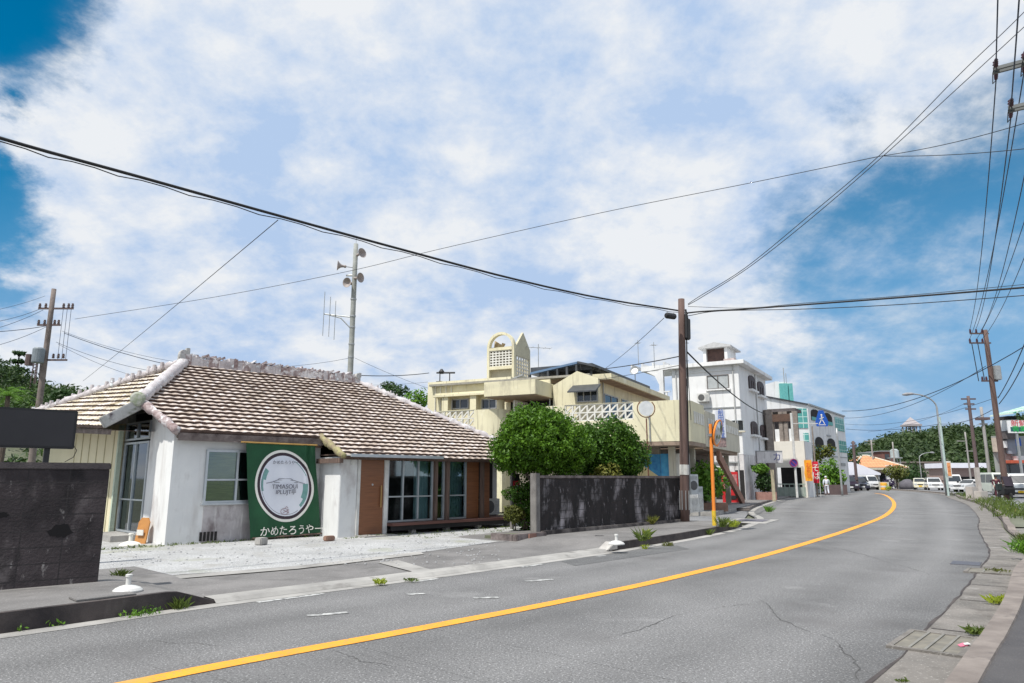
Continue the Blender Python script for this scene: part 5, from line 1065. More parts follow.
# drain pipes, conduits and a meter cabinet on the outer walls
for y in (.35, LY - .3): MB().tube([(-.06, y, .2), (-.06, y, ZT - .3)], .045, 6).build('drain_pipe', M('pipe_grey', (.50, .50, .49), (.40, .40, .39), rough=.7), WB)
MB().tube([(4.9, -.05, 3.0), (4.9, -.05, ZT - .3)], .04, 6).build('drain_pipe', MC['pipe_grey'], WB); MB().tube([(-.03, 2.5, 3.2), (-.03, 2.5, 5.2), (-.03, 4.2, 5.35)], .02, 5).build('conduit', CABLE, WB); MB().box(-.16, -.003, 2.9, 3.3, 3.6, 4.1).build('meter_cabinet', STEEL, WB)
# penthouse
ph0 = WF.onx(727, 350, 1.5); ph1 = WF.onx(703, 350, 1.5); y0, y1 = ph0[0], ph1[0]; zt_ = WF.onx(714, 342.5, 1.5)[1]; ze_ = WF.onx(714, 348, 1.5)[1]
MB().box(1.5, 4.0, y0, y0 + .2, ZT, ze_).box(1.5, 4, y1 - .2, y1, ZT, ze_).build('penthouse_wall', WHT, WB); MB().box(1.8, 3.9, y0 + .2, y1 - .2, ZT, ze_ - .02).build('penthouse_opening', M('brown_lattice', (.10, .055, .045), (.06, .035, .03), rough=.8), WB)
m = MB(); m.prism([(y0 - .3, ze_), (y1 + .3, ze_), (y1 + .3, ze_ + .1), ((y0 + y1) / 2, zt_), (y0 - .3, ze_ + .1)], 1.3, 4.3, lambda p, q, a: (a, p, q)); m.build('penthouse_roof', M('grey_gable', (.42, .42, .42), (.5, .5, .5), rough=.8), WB)
m = MB(); rn = random.Random(3)
for k in range(9): y = .3 + rn.random() * (y0 - .5); x = .5 + rn.random() * 5; m.box(x, x + rn.uniform(.3, .7), y, y + rn.uniform(.3, .6), ZT + .02, ZT + .02 + rn.uniform(.2, .6))
m.build('rooftop_clutter', M('clutter', (.5, .42, .40), (.3, .24, .23), scale=4, rough=.9), WB)
# projecting box sign with the letter
z0 = P(770, 463, 49)[2]; z1 = P(770, 451.5, 49)[2]; xa = P(757, 457, 49)[0]; xb = P(783.5, 457, 49)[0]
t = thing('box_sign', 'long white projecting box sign with one dark blue character on the white building', 'sign', (xa, 49, 0), R(4)); MB().box(0, xb - xa, 0, .6, z0, z1).build('box', WHTS, t, bevel=.015); text('カ', .62, NAVY, 'lettering', t, (xb - xa - .42, -.004, (z0 + z1) / 2), (math.pi / 2, 0, 0), .004, wt=.02)
MB().box(.0, xb - xa, -.02, .62, z1, z1 + .06).build('cap', STEEL, t)
q = P(763, 486, 47); t = thing('entrance_plants', 'green bushy plant before the arch of the white building', 'bush', (q[0], q[1], .1)); m = MB(); leaves(m, (.1, 0, 1.15), (.6, .5, .65), 1000, .11, .5, rt); m.build('crown', LEAFD, t, fix=False); m = MB(); leaves(m, (-.2, -.2, 2.0), (.55, .4, .3), 400, .15, .5, rt); m.build('bright_shoots', LEAFY, t, fix=False); MB().box(-.45, .75, -.3, .3, 0, .5).build('planter_box', M('pink_planter', (.40, .22, .18), (.3, .16, .13), rough=.9), t)
t = MB().box(-.08, .08, -.08, .08, 0, 1.9).build('wooden_post', M('pale_post', (.50, .44, .30), (.40, .35, .24), rough=.9), bevel=.01); q = G(773.5, 497.5, .1); t.location = (*P(773.5, 490, 44)[:2], .1); tag(t, 'pale wooden post on the pavement before the white building', 'post')

# ---- low white shop with the dark terrace
LF = Frame(P(808, 495, 56)[:2], 960)
LB = thing('low_white_shop', 'low off-white building with a wide dark entrance and a dark covered terrace on top', 'building', (*LF.O, 0), LF.rot)
OFFW = M('off_white_render', (.74, .70, .62), (.66, .62, .55), scale=.8, rough=.9)
z1 = LF.onx(795, 441, 0)[1]; yL = LF.onx(769, 465, 0)[0]
e = fpl(LF, 'x', 0, 777, 467.5, 802, 491)
MB().box(0, .3, 0, e[0], 0, z1).build('wall', OFFW, LB); MB().box(0, .3, e[1], yL, 0, z1).build('wall', OFFW, LB); MB().box(0, .3, e[0], e[1], e[3], z1).build('wall', OFFW, LB); MB().box(.3, 3.2, 0, .3, 0, z1).build('wall', WHT, LB); MB().box(2.5, 2.6, e[0] - .2, e[1] + .2, 0, e[3] + .3).build('inner_wall', DARK, LB)
MB().box(-.08, .3, e[0] - .15, e[0] - .01, 0, e[3] + .1).build('door_jamb', BEIGE, LB); MB().box(.3, 3.2, .3, yL, z1 - .2, z1).build('terrace_floor', CONC, LB)
zt = LF.onx(790, 411, 0)[1]
MB().box(.2, 2.6, .5, yL, zt, zt + .25).build('terrace_roof', M('dark_terrace', (.13, .11, .11), (.08, .07, .07), rough=.8), LB)
for y in (.4, yL * .42, yL * .52, yL - .5): MB().box(.2, .55, y, y + .4, z1, zt).build('column', M('grey_brown_column', (.28, .24, .21), (.2, .17, .15), rough=.9), LB)
MB().box(2.5, 2.6, 1.2, yL, z1, zt).build('terrace_back_wall', M('dark_terrace', (.13, .11, .11), rough=.8), LB)
for y0_, y1_ in ((yL * .56, yL - .6), (.9, yL * .40)): MB().box(.25, .35, y0_, y1_, z1, z1 + 1.0).build('terrace_panel', WHT, LB)
MB().box(.1, .2, .8, yL, z1 + 1.6, z1 + 2.2).build('awning_valance', M('brown_valance', (.12, .07, .05), (.08, .05, .04), rough=.9), LB)
t = fthing('green_fence', 'low green-grey railing before the wide dark entrance of the low shop', 'fence', LF, -1.2, 0); m = MB()
for k in range(int(yL / .35)): m.box(-.02, .02, k * .35, k * .35 + .05, .1, 1.0)
m.build('bar', M('green_grey', (.35, .42, .36), rough=.8), t); MB().box(-.03, .03, -.1, yL, 1.0, 1.07).build('rail', M('green_grey', (.35, .42, .36), rough=.8), t); MB().box(.03, .05, -.1, yL, .1, .8).build('mesh_panel', M('pale_mesh', (.34, .38, .34), (.26, .3, .26), rough=.9), t)
# stacked bricks column between the two buildings
q = P(768.5, 430, 52); t = MB().box(-.25, .25, -.25, .25, 0, P(768.5, 410, 52)[2]).build('old_chimney', M('grey_brown_column')if 0 else MC['grey_brown_column'], bevel=.02); t.location = (q[0], q[1], 0); tag(t, 'grey brown masonry pier between the white building and the low shop', 'pier')

# ---- teal glazed three-storey building
P0 = Vector(P(764, 430, 66)); P1 = Vector(P(809.5, 430, 66)); P2 = Vector(P(845, 430, 77))
GB = thing('teal_glazed_building', 'white three-storey building with teal glass bricks and arched balconies', 'building', (P1.x, P1.y, 0), 0)
zr1 = P(809.5, 405, 66)[2]; zr2 = P(845, 417, 77)[2]; zr0 = P(765, 397.5, 66)[2] + .1
l0 = P0 - P1; l2 = P2 - P1; l0.z = l2.z = 0
def gquad(a, b, z0a, z1a, z0b, z1b, off_, name, mat, th=.12):
    d = (b - a).normalized(); n_ = Vector((d.y, -d.x, 0)); n_ = n_ if n_.dot(Vector((0, -1, 0)) + Vector((-.2, 0, 0))) > 0 else -n_
    v = []
    for o_ in (off_, off_ - th): v += [a + n_ * o_ + Vector((0, 0, z0a)), b + n_ * o_ + Vector((0, 0, z0b)), b + n_ * o_ + Vector((0, 0, z1b)), a + n_ * o_ + Vector((0, 0, z1a))]
    m = MB(); m.add(v, [(0, 1, 2, 3), (7, 6, 5, 4)] + [(i, 4 + i, 4 + (i + 1) % 4, (i + 1) % 4) for i in range(4)]); return m.build(name, mat, GB)
Zo = Vector((0, 0, 0))
gquad(l0, Zo, 0, zr0, 0, zr1, 0, 'wall', WHT); gquad(Zo, l2, 0, zr1, 0, zr1 - .2, 0, 'wall', WHTS if 0 else WHT)
gquad(l0, Zo, zr0, zr0 + .12, zr1, zr1 + .12, .15, 'roof_edge', DKROOF, .4); gquad(Zo, l2, zr1, zr1 + .15, zr1 - .2, zr1 - .05, .15, 'roof_edge', STEEL, .4)
m = MB(); m.add([l0 + Vector((0, 0, zr0)), Vector((0, 0, zr1)), l2 + Vector((0, 0, zr1 - .2)), l0 + l2 + Vector((0, 0, zr0))], [(0, 1, 2, 3)]); m.build('roof', STEEL, GB)
def gon(line, px): # parameter along a wall where the sight line px crosses it
    a, b = (l0 + P1, P1.copy()) if line == 0 else (P1.copy(), P1 + l2); u, y, w_ = ray(px, 430); d = b - a
    return (a.x * y - a.y * u) / (d.y * u - d.x * y)
def gpan(line, px0, px1, py0, py1, name, mat, off_=.06, th=.05):
    a, b = (l0, Zo) if line == 0 else (Zo, l2); t0, t1 = gon(line, px0), gon(line, px1); pa, pb = a.lerp(b, t0), a.lerp(b, t1)
    Y0 = (pa + P1).y; Y1 = (pb + P1).y; Ym = (Y0 + Y1) / 2; xm = (px0 + px1) / 2; z0 = P(xm, py1, Ym)[2]; z1 = P(xm, py0, Ym)[2]
    return gquad(pa, pb, z0, z1, z0, z1, off_, name, mat, th)
gpan(0, 797, 808, 408.5, 428, 'glass_brick_panel', TEAL); gpan(0, 803, 808, 433, 458, 'glass_brick_panel', TEAL)
gpan(0, 772, 795, 411, 425, 'window', GLSR)
def garch(px0, px1, py0, py1):
    t0, t1 = gon(1, px0), gon(1, px1); pa, pb = l2 * t0, l2 * t1; Ym = ((pa + pb) / 2 + P1).y; xm = (px0 + px1) / 2; z0, z1 = P(xm, py1, Ym)[2], P(xm, py0, Ym)[2]; zs = z0 + (z1 - z0) * .62
    d = (pb - pa); n_ = Vector((d.y, -d.x, 0)).normalized(); f_ = [(0, z0), (1, z0)] + [(.5 + .5 * math.cos(R(k)), zs + (z1 - zs) * math.sin(R(k))) for k in range(0, 181, 12)]
    v = [pa + d * a + n_ * o_ + Vector((0, 0, z)) for o_ in (.06, .02) for a, z in f_]; n = len(f_); m = MB(); m.add(v, [tuple(range(n)), tuple(range(n, 2 * n))[::-1]] + [(i, (i + 1) % n, n + (i + 1) % n, n + i) for i in range(n)]); m.build('balcony_opening', DARK, GB)
for (a, b, c_, d) in ((812, 820.5, 409.5, 421), (824, 832.5, 413, 425), (814, 822, 437, 451), (826, 833.5, 438.5, 451)):
    garch(a, b, c_, d); gpan(1, a, b, d - 3.5, d, 'balcony_rail', TEALP, .09, .02)
gpan(1, 835.5, 844, 418, 431, 'glass_brick_panel', TEAL); gpan(1, 836.5, 844.5, 441, 452.5, 'glass_brick_panel', TEAL)
gpan(1, 838, 842, 463, 466, 'wall_sign', STEEL); gpan(1, 826, 830, 435, 436.5, 'wall_sign', STEEL); gpan(1, 812, 845, 456, 456.8, 'string_course', STEEL)
# ---- white hall with a teal tower far behind
q = P(780, 400, 100); t = thing('teal_tower_hall', 'far white rounded hall with a small teal tower over the roofs', 'building', (q[0], q[1], 0)); za = P(772, 383, 100)[2]
m = MB(); m.prism([(-2.6, 0), (1.6, 0), (1.6, za), (-.4, za + .25), (-1.6, za - .1), (-2.6, za - .6)], 0, 6, lambda p, q_, a: (p, a, q_)); m.build('hall', WHT, t)
MB().box(.0, 1.1, -.4, -.01, 0, za - .1).box(1.25, 1.8, -.4, -.01, 0, za - .1).build('tower', TEALP, t); MB().tube([(.8, 0, za), (.8, 0, za + 2.2)], .06, 6).tube([(1.1, 0, za), (1.1, 0, za + 1.4)], .05, 6).build('mast', STEEL, t)

# ================================================================== poles, signs and wires
def pole(name, label, x, y, h, r0, r1, mat, cat='utility pole', z=0, group=None):
    t = thing(name, label, cat, (x, y, z), 0, group); n = 8
    MB().tube([(0, 0, -.1 + (h + .1) * k / n) for k in range(n + 1)], [r0 + (r1 - r0) * k / n for k in range(n + 1)], 14).build('shaft', mat, t, smooth=True); return t
def insul(t, p, s=1, mat=None):
    MB().lathe(p, [(.03 * s, 0), (.055 * s, .03 * s), (.03 * s, .06 * s), (.055 * s, .09 * s), (.03 * s, .12 * s), (.045 * s, .15 * s), (.01, .18 * s)], 8).build('insulator', mat or INSU, t)
# brown pole by the garden wall
q = G(685, 521, .165); PX, PY = q; ztop = P(683, 299, PY)[2]
t = pole('utility_pole', 'brown utility pole at the right end of the garden wall with black cable boxes', PX, PY, ztop - .16, .145, .105, POLEM, z=.16)
MB().lathe((0, 0, 2.05 - .16 - .45), [(.150, 0), (.150, .32)], 16).build('white_label_band', WPLAS, t).scale = (1, 1, 1)
t.children[-1].data.materials.clear(); t.children[-1].data.materials.append(M('pale_label', (.66, .66, .62), (.5, .48, .44), rough=.8))
m = MB()
for k in range(8): a = k * .785; m.bar((.155 * math.cos(a), .155 * math.sin(a), .35), (.155 * math.cos(a), .155 * math.sin(a), .95), .03, .02)
m.build('guard_strip', STEEL, t)
m = MB(); m.tube([(.13, -.02, ztop - .6), (.17, -.02, ztop - 1.0), (.15, -.02, ztop - 1.6), (.14, 0, .2)], .022, 6); m.tube([(.15, .05, ztop - .5), (.22, .02, ztop - .9), (.17, -.02, ztop - 1.4)], .03, 6); m.build('riser_cable', CABLE, t)
MB().box(.11, .27, -.10, .08, ztop - 1.55, ztop - .85).build('terminal_box', BLACKP, t, bevel=.02); MB().tube([(.13, -.08, ztop - .7), (.13, -.08, ztop - 1.5)], .05, 8).build('splice_sleeve', BLACKP, t)
m = MB()
for zz_ in (.5, .75, 1.5, 2.1): m.tube([(.125, 0, ztop - .16 - zz_), (.22, .0, ztop - .16 - zz_)], .012, 6)
m.build('step_bolt', STEEL, t); t.rotation_euler = (0, .030, 0)
CAB = []
def wire(pts, r, name='overhead_cable', label='', group=None, mat=CABLE, n=6):
    o = MB().tube(pts, r, n, caps=True).build(name, mat, smooth=True, fix=False); tag(o, label, 'cable', group); return o
def plane_pts(A, B, pxs, k=6):
    """points of a cable hanging in the vertical plane through A and B, read off at several sight lines, smoothed"""
    dx, dy = B[0] - A[0], B[1] - A[1]; L = math.hypot(dx, dy); o = []
    for (px, py) in pxs:
        x, y, w_ = ray(px, py); ex, ey = dx / L, dy / L; det = -x * ey + y * ex; tt = (-A[0] * ey + A[1] * ex) / det; s_ = (tt * x - A[0]) * ex + (tt * y - A[1]) * ey; o.append((A[0] + ex * s_, A[1] + ey * s_, EYE + w_ * tt))
    return catmull(o, k)
def sag(a, b, s_, n=16):
    a = Vector(a); b = Vector(b); return [a.lerp(b, i / n) - Vector((0, 0, 4 * s_ * (i / n) * (1 - i / n))) for i in range(n + 1)]
PA = (PX - .05, PY - .1); PB = (PX - 19.0, PY - 20.0)
mainpts = plane_pts(PA, PB, [(681, 311), (600, 298), (512, 278.5), (400, 249), (280, 216), (140, 177), (0, 138), (-140, 92), (-300, 40)])
wire(mainpts, .026, label='thick black cable sweeping from the brown pole across the sky to the upper left', mat=CABLE)
m = MB(); 
rn = random.Random(9); pts = []
for i, p in enumerate(mainpts): pts.append(p + Vector((.02, .02, -.05 - (.035 if i % 3 == 1 else 0))))
wire(pts, .009, label='thin lashed wire looping just under the thick black cable', mat=CABLE)
# splice closure hanging under the cable left of the pole
q = Vector(P(670.5, 316, PY - .55)); d = (Vector(mainpts[0]) - Vector(mainpts[5])).normalized()
t = thing('cable_closure', 'black cable junction box hanging left of the brown pole top', 'junction box', q, 0); m = MB(); m.tube([-d * .30, -d * .22, d * .22, d * .30], [.05, .10, .10, .05], 10); m.build('case', BLACKP, t); MB().tube([-d * .2, -d * .2 + Vector((0, 0, .14))], .012, 5).tube([d * .2, d * .2 + Vector((0, 0, .12))], .012, 5).build('hanger', STEEL, t)
# near right pole, standing just outside the frame, its crossarms reaching in
E1 = Vector(P(993, 71, 17.3)); hd = Vector((.56, .83, 0)); ad = Vector((.83, -.56, 0)); RP = Vector((E1.x, E1.y, 0)) + ad * 1.25
t = pole('utility_pole', 'tall utility pole at the right edge with two double crossarms over the pavement', RP.x, RP.y, 13.2, .19, .12, POLEM)
E2 = Vector(P(1000, 112, 17.3)); z1_, z2_ = E1.z, E2.z
for nm, zc, L_ in (('crossarm', z1_, 1.25), ('crossarm', z2_, 1.05)):
    for s_ in (-.10, .10): 
        a = -ad * L_ + hd * s_; b = ad * 1.2 + hd * s_; MB().bar((a.x, a.y, zc), (b.x, b.y, zc), .07, .09).build(nm, M('dark_steel', (.16, .17, .17), (.11, .12, .12), rough=.6), t)
ins = []
for zc, offs in ((z1_, (-1.18, -.55, .5, 1.1)), (z2_, (-.98, -.4, .5, 1.0))):
    for o_ in offs:
        c = ad * o_; ins.append(Vector((c.x, c.y, zc)))
        for s_ in (-1, 1):
            p = c + hd * (.16 * s_); q = c + hd * (.62 * s_)
            MB().lathe((p.x, p.y, zc + .02), [(.02, 0), (.055, .05), (.03, .10), (.055, .15), (.03, .20), (.055, .25), (.03, .30), (.05, .36), (.02, .46)], 8, axis=tuple(hd * s_)).build('strain_insulator', INSU, t)
        insul(t, (c.x, c.y, zc + .05), 1.3)
        MB().tube([c + hd * -.6 + Vector((0, 0, zc)), c + hd * -.3 + Vector((0, 0, zc - .22)) - ad * .1, c + hd * .3 + Vector((0, 0, zc - .22)) - ad * .1, c + hd * .6 + Vector((0, 0, zc))], .012, 5).build('jumper', CABLE, t)
MB().box(-.2, .2, -.2, .2, z2_ - 2.4, z2_ - 1.6).build('equipment_box', STEEL, t, bevel=.03)
# far right pole
q = P(985, 330, 50); R2 = Vector((q[0], q[1], 0)); 
t = pole('utility_pole', 'brown utility pole behind the white van on the right with three crossarms', R2.x, R2.y, q[2], .21, .15, POLEM)
def arm(t, z, x0, x1, mat=POLED, y=0, w_=.1): MB().bar((x0, y, z), (x1, y, z), w_, w_).build('crossarm', mat, t)
k_ = 50 / 700 / .98
for zy, xl, xr in ((333.5, -15.5, 3), (343, -17, 4), (381, -10, 6)): arm(t, P(985, zy, 50)[2], xl * k_, xr * k_)
for zy, xs in ((333.5, (-15, -9, -3)), (343, (-16.5, -9.5, -4)), (381, (-9, -5))):
    for x in xs: insul(t, (x * k_, 0, P(985, zy, 50)[2] + .05), 1.6)
m = MB()
for x in (-15, -9): m.tube([(x * k_, 0, P(985, 343, 50)[2]), ((x + 3) * k_, .1, P(985, 381, 50)[2])], .03, 5)
m.build('jumper', CABLE, t); MB().box(.1, .6, -.3, .3, P(985, 372, 50)[2] - .6, P(985, 366, 50)[2]).build('transformer', STEEL, t, bevel=.05)
za = P(985, 333, 50)[2] + .3; zb_ = P(985, 343, 50)[2] + .3
ends = [(-15, za), (-9, za), (-16.5, zb_), (-3, za), (-9.5, zb_), (-4, zb_)]
starts = [(-1.18, z1_), (-.98, z2_), (-.55, z1_), (-.4, z2_), (.5, z1_), (.5, z2_)]
for (sx, sz), (ex, ez) in zip(starts, ends):
    a = RP + ad * sx + Vector((0, 0, sz)); b = R2 + Vector((ex * k_, 0, ez)); back = a - hd * 38 + Vector((0, 0, .3)); pts = sag(b, a + hd * .6, .75, 20) + sag(a - hd * .6, back, .7, 12)
    wire(pts, .016, 'power_line', 'dark power conductor running overhead between the crossarm pole and the brown pole on the right', 'conductors along the right roadside', CABLEB)
# cables crossing the road to the right pole
RA = (RP.x, RP.y)
for pxs, r, lb in (([(687, 313), (702, 311.5), (745, 309), (805, 304.6), (900, 297.5), (1024, 287.5), (1060, 284)], .026, 'thick black cable crossing the road from the brown pole to the right edge'),
                   ([(688, 306.5), (745, 308), (805, 303), (900, 296), (1024, 284.5), (1060, 281)], .008, 'thin wire just above the thick cable crossing the road'),
                   ([(687, 316), (720, 311), (805, 309), (900, 304.5), (1024, 295.5), (1060, 292)], .012, 'thinner cable just below the thick cable crossing the road'),
                   ([(688, 304), (700, 296), (745, 268), (805, 219), (881, 154), (960, 74), (1008, 28), (1050, -14)], .011, 'upper wire of the steep pair climbing from the brown pole to upper right'),
                   ([(688, 305), (702, 297), (748, 268), (808, 221), (881, 158), (960, 86), (1010, 40), (1055, -2)], .011, 'lower wire of the steep pair climbing from the brown pole to upper right')):
    wire(plane_pts(PA, RA, pxs), r, label=lb)
J = Vector(P(881, 156, (PY + RP.y) / 2 - .2))
wire(catmull([P(75, 319, 38), P(215, 297, 34.5), P(345, 272, 31.5), P(440, 249, 29.3), P(600, 213, 26), P(750, 183, 23.2), J], 6), .011, label='long thin wire rising gently from the far left pole to the steep wires', mat=CABLE)
wire(sag(J, P(1035, 120, 16.2), .1), .010, label='thin wire from the steep wires up to the crossarm pole'); wire(sag(J, P(1040, 147, 16.2), .08), .010, label='thin wire running almost level from the steep wires to the right edge')
wire(sag(P(278, 220, 14.0), P(83, 381, 42), .05), .009, label='thin wire dropping from the thick black cable to behind the tiled roof')
wire(sag(P(687, 352, PY), P(766, 414, 52), .35), .028, label='thick black cable dropping from the brown pole past the front of the white building')
wire(sag(P(681, 356, PY), P(560, 371, 40), .15), .018, label='cable leaving the brown pole leftwards over the cream building roof'); wire(sag(P(681, 365, PY), P(560, 383, 38), .1), .010, label='thin cable under the one leaving the brown pole leftwards')
wire(sag(P(664, 318, PY - .8), P(600, 372, 42), .1), .010, label='thin wire slanting from the junction box down to the cream building')
wire(sag(P(687, 356, PY), P(691, 420, PY + 4), .1), .012, label='slack service wire hanging beside the brown pole')
# left far pole with transformer
q = P(54, 289, 38); LPo = Vector((q[0], q[1], 0)); kl = 38 / 700 / .98
t = pole('utility_pole', 'far left utility pole with crossarms and a grey transformer beyond the tiled house', LPo.x, LPo.y, q[2], .19, .12, M('weathered_pole', (.23, .19, .17), (.15, .12, .11), scale=4, rough=.9))
for zy, xl, xr in ((308.5, -13, 22), (325, -12, 11), (360, 2, 22)): arm(t, P(54, zy, 38)[2], xl * kl, xr * kl, w_=.09)
for zy, xs in ((308.5, (-12, -6, 12, 17, 21)), (325, (-11, -5, 5, 9)), (359, (8, 13, 18))):
    for x in xs: insul(t, (x * kl, 0, P(54, zy, 38)[2] + .04), 1.5, POLED)
m = MB()
for x in (12, 16, 20): m.tube([(x * kl, 0, P(54, 309, 38)[2]), (x * kl, .05, P(54, 359, 38)[2])], .012, 5)
m.build('jumper', CABLEB, t)
zt0 = P(54, 364, 38)[2]; zt1 = P(54, 349, 38)[2]
MB().lathe((-.15, -.35, zt0), [(.28, 0), (.30, .05), (.30, zt1 - zt0 - .08), (.24, zt1 - zt0)], 16).build('transformer', M('transformer_grey', (.22, .25, .28), (.17, .2, .22), rough=.6), t)
MB().lathe((-.75, -.15, zt0 - .1), [(.2, 0), (.2, .6)], 10).build('switch_box', POLED, t)
for k, (a, b, sg, r_, lb) in enumerate((((-60, 325), (40, 309), .3, .012, 'upper left wire from the crossarm of the far left pole'), ((-60, 338), (43, 310), .3, .012, 'second left wire from the crossarm of the far left pole'),
        ((-60, 332), (46, 326), .15, .018, 'almost level cable leaving the far left pole to the left'), ((-60, 355), (48, 326), .3, .012, 'lowest of the wires leaving the far left pole to the left'), ((-60, 318), (45, 296), .2, .009, 'topmost thin wire leaving the far left pole to the left'))):
    wire(sag(P(*a, 30), P(*b, 38), sg), r_, label=lb, mat=CABLEB)
for k, (a, b, sg, r_, lb) in enumerate((((64, 333), (352, 375), 1.0, .020, 'thick upper cable from the far left pole behind the tiled roof'), ((62, 331), (350, 358), 1.2, .010, 'thin cable just above the thick one from the far left pole'),
        ((56, 342), (200, 376), .4, .012, 'middle wire sloping from the far left pole to behind the tiled roof'), ((58, 344), (170, 384), .3, .010, 'lower wire sloping from the far left pole to behind the tiled roof'))):
    wire(sag(P(*a, 38), P(*b, 40), sg), r_, label=lb, mat=CABLEB)
# loudspeaker pole
YS = 36; q = P(356, 244, YS); SP = Vector((q[0], q[1], 0)); ks = YS / 700 / .98
t = pole('loudspeaker_pole', 'grey pole behind the tiled roof carrying four horn loudspeakers and an aerial', SP.x, SP.y, q[2], .17, .12, M('pole_pale_green', (.33, .34, .32), (.25, .26, .24), scale=4, rough=.8), 'pole')
Z_ = lambda py: P(356, py, YS)[2]
def horn(x, z, d, label=None):
    d = Vector(d).normalized(); c = Vector((x * ks, -.2, Z_(z))); h_ = MB().lathe(c - d * .28, [(.07, 0), (.08, .08), (.06, .14), (.09, .26), (.16, .36), (.26, .44), (.27, .46), (.24, .45), (.10, .34), (.03, .30)], 16, axis=d).build('horn', M('horn_beige', (.36, .31, .29), (.28, .24, .22), rough=.6), t, smooth=False)
    MB().tube([c - d * .2, Vector((0, 0, Z_(z) - .05))], .025, 6).build('horn_bracket', STEEL, h_)
horn(5.5, 255, (.75, -.6, .1)); horn(-13.5, 267, (-.95, -.3, .05)); horn(4.5, 279, (.85, -.5, -.05)); horn(-4.5, 284, (-.4, -.9, -.1))
MB().tube([(-8.5 * ks, 0, Z_(275.5)), (0, 0, Z_(275.5))], .05, 6).build('horn_driver', STEEL, t); MB().tube([(0, 0, Z_(246)), (0, 0, Z_(236))], .015, 5).build('lightning_rod', STEEL, t)
m = MB(); m.tube([(-29 * ks, 0, Z_(314)), (-3 * ks, 0, Z_(317))], .035, 6).tube([(-24 * ks, 0, Z_(315)), (-12 * ks, 0, Z_(318)), (-2 * ks, 0, Z_(328))], .035, 6); m.build('aerial_boom', STEEL, t)
for x, a, b in ((-29, 292, 336), (-23, 297, 337), (-17.5, 301, 340)): MB().tube([(x * ks, -.05, Z_(a)), (x * ks, -.05, Z_(b))], .018, 6).build('aerial_rod', STEEL, t)
m = MB()
for z in (317, 328, 300, 345, 358): m.lathe((0, 0, Z_(z)), [(.16, 0), (.16, .08)], 12)
m.build('clamp_band', STEEL, t)
wire(sag(P(353, 375, YS), P(429, 373, 40), .1), .022, label='cable from the loudspeaker pole to the bracket on the cream building roof'); wire(sag(P(355, 358, YS), P(440, 392, 42), .1), .008, label='thin wire slanting down right from the loudspeaker pole'); wire(sag(P(372, 385, 50), P(428, 382, 42), .05), .008, label='faint thin wire left of the cream building under the cable')
# distant wires on the right
for (a, b, Ya, Yb, sg, r_, lb) in (((842, 411), (1030, 343), 75, 45, 1.2, .03, 'long dark cable rising from the teal building to the right edge'), ((844, 418), (986, 366), 75, 50, 1.0, .02, 'cable from the teal building to the far right brown pole'),
        ((846, 429), (939, 424), 75, 60, .3, .022, 'low cable from the teal building to the street lamp pole'), ((941, 424), (992, 410), 60, 50, .3, .022, 'cable from the street lamp pole to the far right brown pole'),
        ((845, 424), (1000, 396), 80, 52, .8, .016, 'thin cable in the middle of the bundle right of the teal building'), ((998, 398), (1030, 330), 50, 36, .2, .03, 'upper cable rising from the far right brown pole to the right edge'), ((999, 404), (1030, 350), 50, 36, .2, .03, 'lower cable rising from the far right brown pole to the right edge'),
        ((868, 432), (968, 402), 95, 85, .6, .018, 'far thin cable left of the more distant dark pole')):
    wire(sag(P(*a, Ya), P(*b, Yb), sg), r_, label=lb, mat=CABLEB)
def simple_pole(px0, py0, px1, Y, r, label, arms, mat=POLED, name='utility_pole', cat='utility pole'):
    q = P(px0, py0, Y); t = pole(name, label, q[0], q[1], q[2], r * 1.25, r, mat, cat); k = Y / 700 / .98
    for zy, a, b in arms: arm(t, P(px0, zy, Y)[2], a * k, b * k, mat, w_=r)
    return t
simple_pole(968, 396, 976, 85, .17, 'distant dark pole with three crossarms left of the brown pole on the right', ((399, -7, 7), (404, -5, 5), (409, -4, 6)))
t = simple_pole(981, 407, 988, 75, .14, 'distant pole with a dark flat platform near the brown pole on the right', ((424, -4, 4),), POLEG); MB().box(-.55, .55, -.4, .4, P(981, 420, 75)[2], P(981, 417.5, 75)[2]).build('platform', POLED, t)
simple_pole(853, 441, 856, 85, .15, 'dark pole in front of the white tent roof', ((446, -3, 3), (443, -2, 2)))
simple_pole(836.5, 428, 839, 62, .07, 'slim grey pole at the right end of the teal glazed building', ((434, -2, 1),), STEEL, 'slim_pole', 'pole')
simple_pole(871, 440, 872, 110, .10, 'thin distant pole behind the orange roofed house', ((441, -6, 3), (444, -3, 3)), POLEG); simple_pole(892.5, 442, 893.5, 110, .10, 'thin distant pole right of the orange roof', ((450, -2, 2),), POLEG)
simple_pole(965, 432, 967, 90, .09, 'thin pale pole above the long low roof in the parking lot', ((441, -9, 1), (451, -2, 8)), POLEG)
